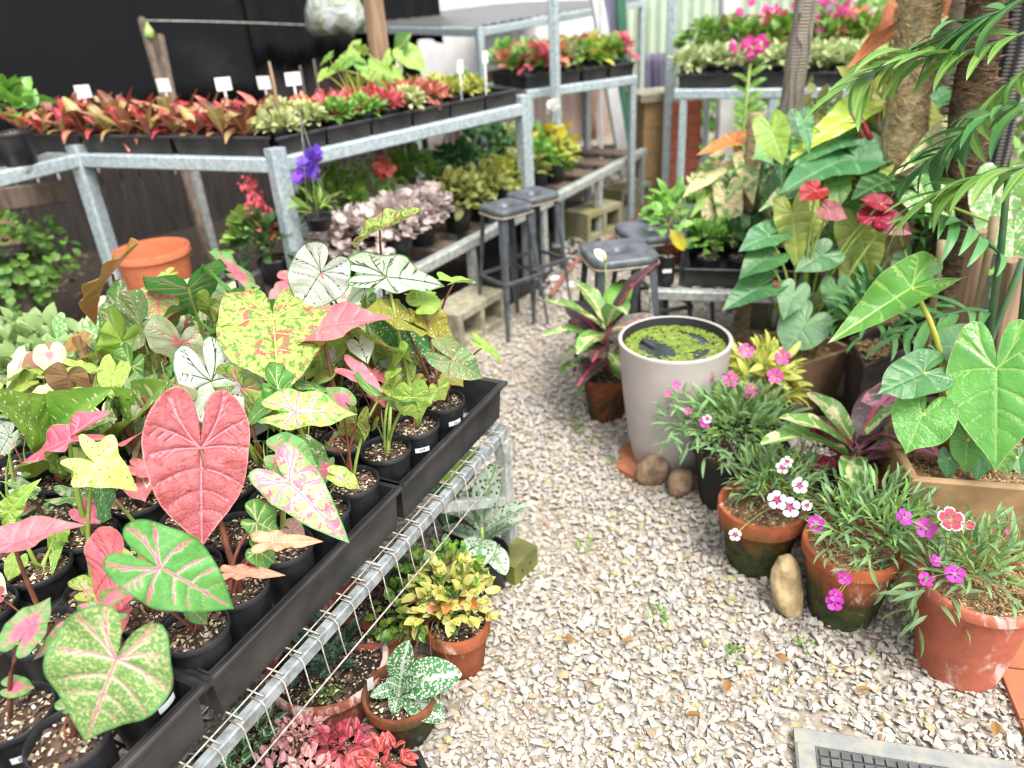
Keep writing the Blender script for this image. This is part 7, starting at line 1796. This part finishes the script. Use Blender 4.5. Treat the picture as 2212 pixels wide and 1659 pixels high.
# hedge and shrubs closing the view on the right
for k, (x, y, r, h, mt, nm) in enumerate([(2.3, 5.6, .6, .8, 'tuft_green', 'bright green shrub behind the mesh pole'), (3.2, 5.0, .7, .9, 'tuft_green', 'dense green shrub behind the fibrous trunk'), (4.0, 4.6, .8, 1.0, 'tuft_dark', 'dark shrub at the far right'), (3.0, 3.7, .55, .75, 'lime', 'lime leaved shrub seen behind the shaggy palm trunk'), (2.55, 3.0, .4, .6, 'lime', 'lime leaved shrub behind the netted pole'), (2.3, 2.35, .35, .5, 'tuft_green', 'green shrub behind the timber stakes'), (1.75, 6.8, .4, .6, 'tuft_green', 'green shrub in front of the corrugated fence'), (2.9, 6.9, .6, .9, 'tuft_green', 'tall green shrub beside the lavender post'), (4.6, 6.2, .9, 1.2, 'tuft_dark', 'tall dark shrub in the far right corner')]):
    p = V(x, y, 0); T = thing('garden_shrub', nm, 'shrub', p)
    for j in range(5): a = j * 1.26; stalk(T, [p, p + V(math.cos(a) * r * .25, math.sin(a) * r * .25, h * .6), p + V(math.cos(a) * r * .5, math.sin(a) * r * .5, h * 1.2)], .014, .005, MAT['aerial_root'], 'branch')
    n_ = int(900 * r); bush(T, 'foliage', T_OVAL, p + V(0, 0, h * .8), (r, r, h * .8), n_, .10 if mt != 'lime' else .06, MAT['leaf_' + mt], 600 + k, lo=-.9, fill=.75)
# left end of the far bench: crates and dark plants under the far tall bench
for k, (u, v, h, r, mt, nm) in enumerate([(1170, 330, .34, .16, 'tuft_green', 'big bright green fern under the far tall bench'), (1240, 330, .3, .14, 'tuft_green', 'green leafy plant under the far tall bench'), (1080, 380, .30, .13, 'tuft_dark', 'dark green plant beside the bench post')]):
    p = aty(u, v, 4.6 + .2 * k) * V(1, 1, 0) + V(-.2, .2, 0); tuft('shade_plant', nm, 'plant', p, [(T_LANCE, (0, 0, h), (r * 1.3, r * 1.3, r * 1.2), 110, .13, mt)], (.09, .07, .16, 'black_plastic'), None, 500 + k)
# white pebbles on the path
for k, (u, v) in enumerate([(1198, 607), (1232, 622)]): boulder(at(u, v, 0), (.07, .05, .035), .4 * k, ('white oval pebble on the gravel by the stools', 'larger white pebble on the gravel beside the first')[k], 'white_sheet', 0, 20 + k)
# fallen brown leaves on the gravel
for k, (u, v) in enumerate([(1340, 1385), (1238, 1390), (1575, 1470), (1480, 1545), (1700, 1430), (2150, 1560), (1850, 1490)]):
    p = at(u, v, .03); T = thing('fallen_leaf', 'small dry brown leaf lying on the pale gravel', 'leaf', p, 'dry leaves on the gravel'); leaf(T, OV[k % 3], p, V(math.cos(k * 2.1), math.sin(k * 2.1), .1), V(.2 * math.sin(k), .2, 1), .035, MAT['leaf_bronze'], 'blade')
# brown pot at the right edge, and the green plant at the end of the tall bench
p = at(2245, 1330, 0); T = thing('clay_pot', 'dark brown rough clay pot beside the large terracotta pot', 'potted plant', p); fillpot(T, p, .11, .085, .20, 'clay_dark', .03, .007, .01, .02, 'wet_soil', chips=False, seed=2)
dianthus(T, p + V(-.01, 0, .22), (.09, .09, .07), 90, .05, 93)
p = Q1 + (Q0 - Q1) * .55 + V(.02, .10, HT - .036); T = thing('seedling_pot', 'green leaved plant in black pot at the end of the tall bench', 'potted plant', p); fillpot(T, p, .075, .06, .13, 'black_plastic', .012, .003, .003, .015, seed=1)
bush(T, 'foliage', T_OVAL, p + V(0, 0, .20), (.10, .10, .10), 60, .09, MAT['leaf_tuft_green'], 95)
MB().bar(Q1 + (Q0 - Q1) * .55 + V(.0, .05, HT - .046), Q1 + (Q0 - Q1) * .55 + V(.06, .40, HT - .046), .13, .018).build('slat', MAT['galv_old'], tall)
# small weeds and ground cover
for k, (u, v) in enumerate([(1262, 1180), (1330, 1000), (1585, 1420), (1420, 1330), (1735, 1405), (1250, 930)]):
    p = at(u, v, .012); T = thing('small_weed', 'tiny green weed sprouting between the path stones', 'weed', p, 'weeds in the gravel'); bush(T, 'foliage', T_OVAL, p + V(0, 0, .006), (.025, .025, .012), 16, .014, MAT['leaf_tuft_green'], 700 + k)
for k, (x, y, r, mt, nm) in enumerate([(1.75, 1.75, .22, 'tuft_dark', 'low dark ground cover plant behind the brown pot'), (2.2, 1.45, .26, 'tuft_green', 'low green ground cover plant in the bed'), (1.9, 2.9, .28, 'tuft_dark', 'broad dark clump behind the netted pole'), (2.7, 2.0, .3, 'tuft_green', 'green clump in the open bed')]):
    p = V(x, y, 0); T = thing('ground_cover', nm, 'plant', p); bush(T, 'foliage', T_OVAL, p + V(0, 0, r * .35), (r, r, r * .6), 200, .075, MAT['leaf_' + mt], 720 + k, lo=-.3, fill=.7)
for k, (u, v, y, r, h, mt, nm) in enumerate([(1700, 470, 3.2, .20, .30, 'tuft_green', 'tangled green plant behind the mossy totem and lime leaves'), (1850, 430, 3.15, .24, .34, 'tuft_green2', 'pale green tangle behind the philodendron stems'), (1975, 520, 2.95, .22, .30, 'tuft_dark', 'dark leafy tangle at the foot of the fibrous trunk'), (2075, 470, 2.9, .24, .36, 'tuft_green', 'green tangle between the palm trunks'), (1780, 350, 3.4, .24, .3, 'tuft_olive', 'olive leaved tangle behind the blue green leaves')]):
    q = aty(u, v, y); p = q * V(1, 1, 0); T = thing('shade_plant', nm, 'plant', p)
    for j in range(4): stalk(T, [p + V(.03 * j - .05, 0, 0), p + V(.05 * j - .08, .02, q[2] * .6), q + V(.06 * j - .09, 0, .05)], .006, .003, MAT['stem_green'])
    bush(T, 'foliage', T_OVAL, q, (r, r, h), 260, .07, MAT['leaf_' + mt], 740 + k, lo=-.95, fill=.7)
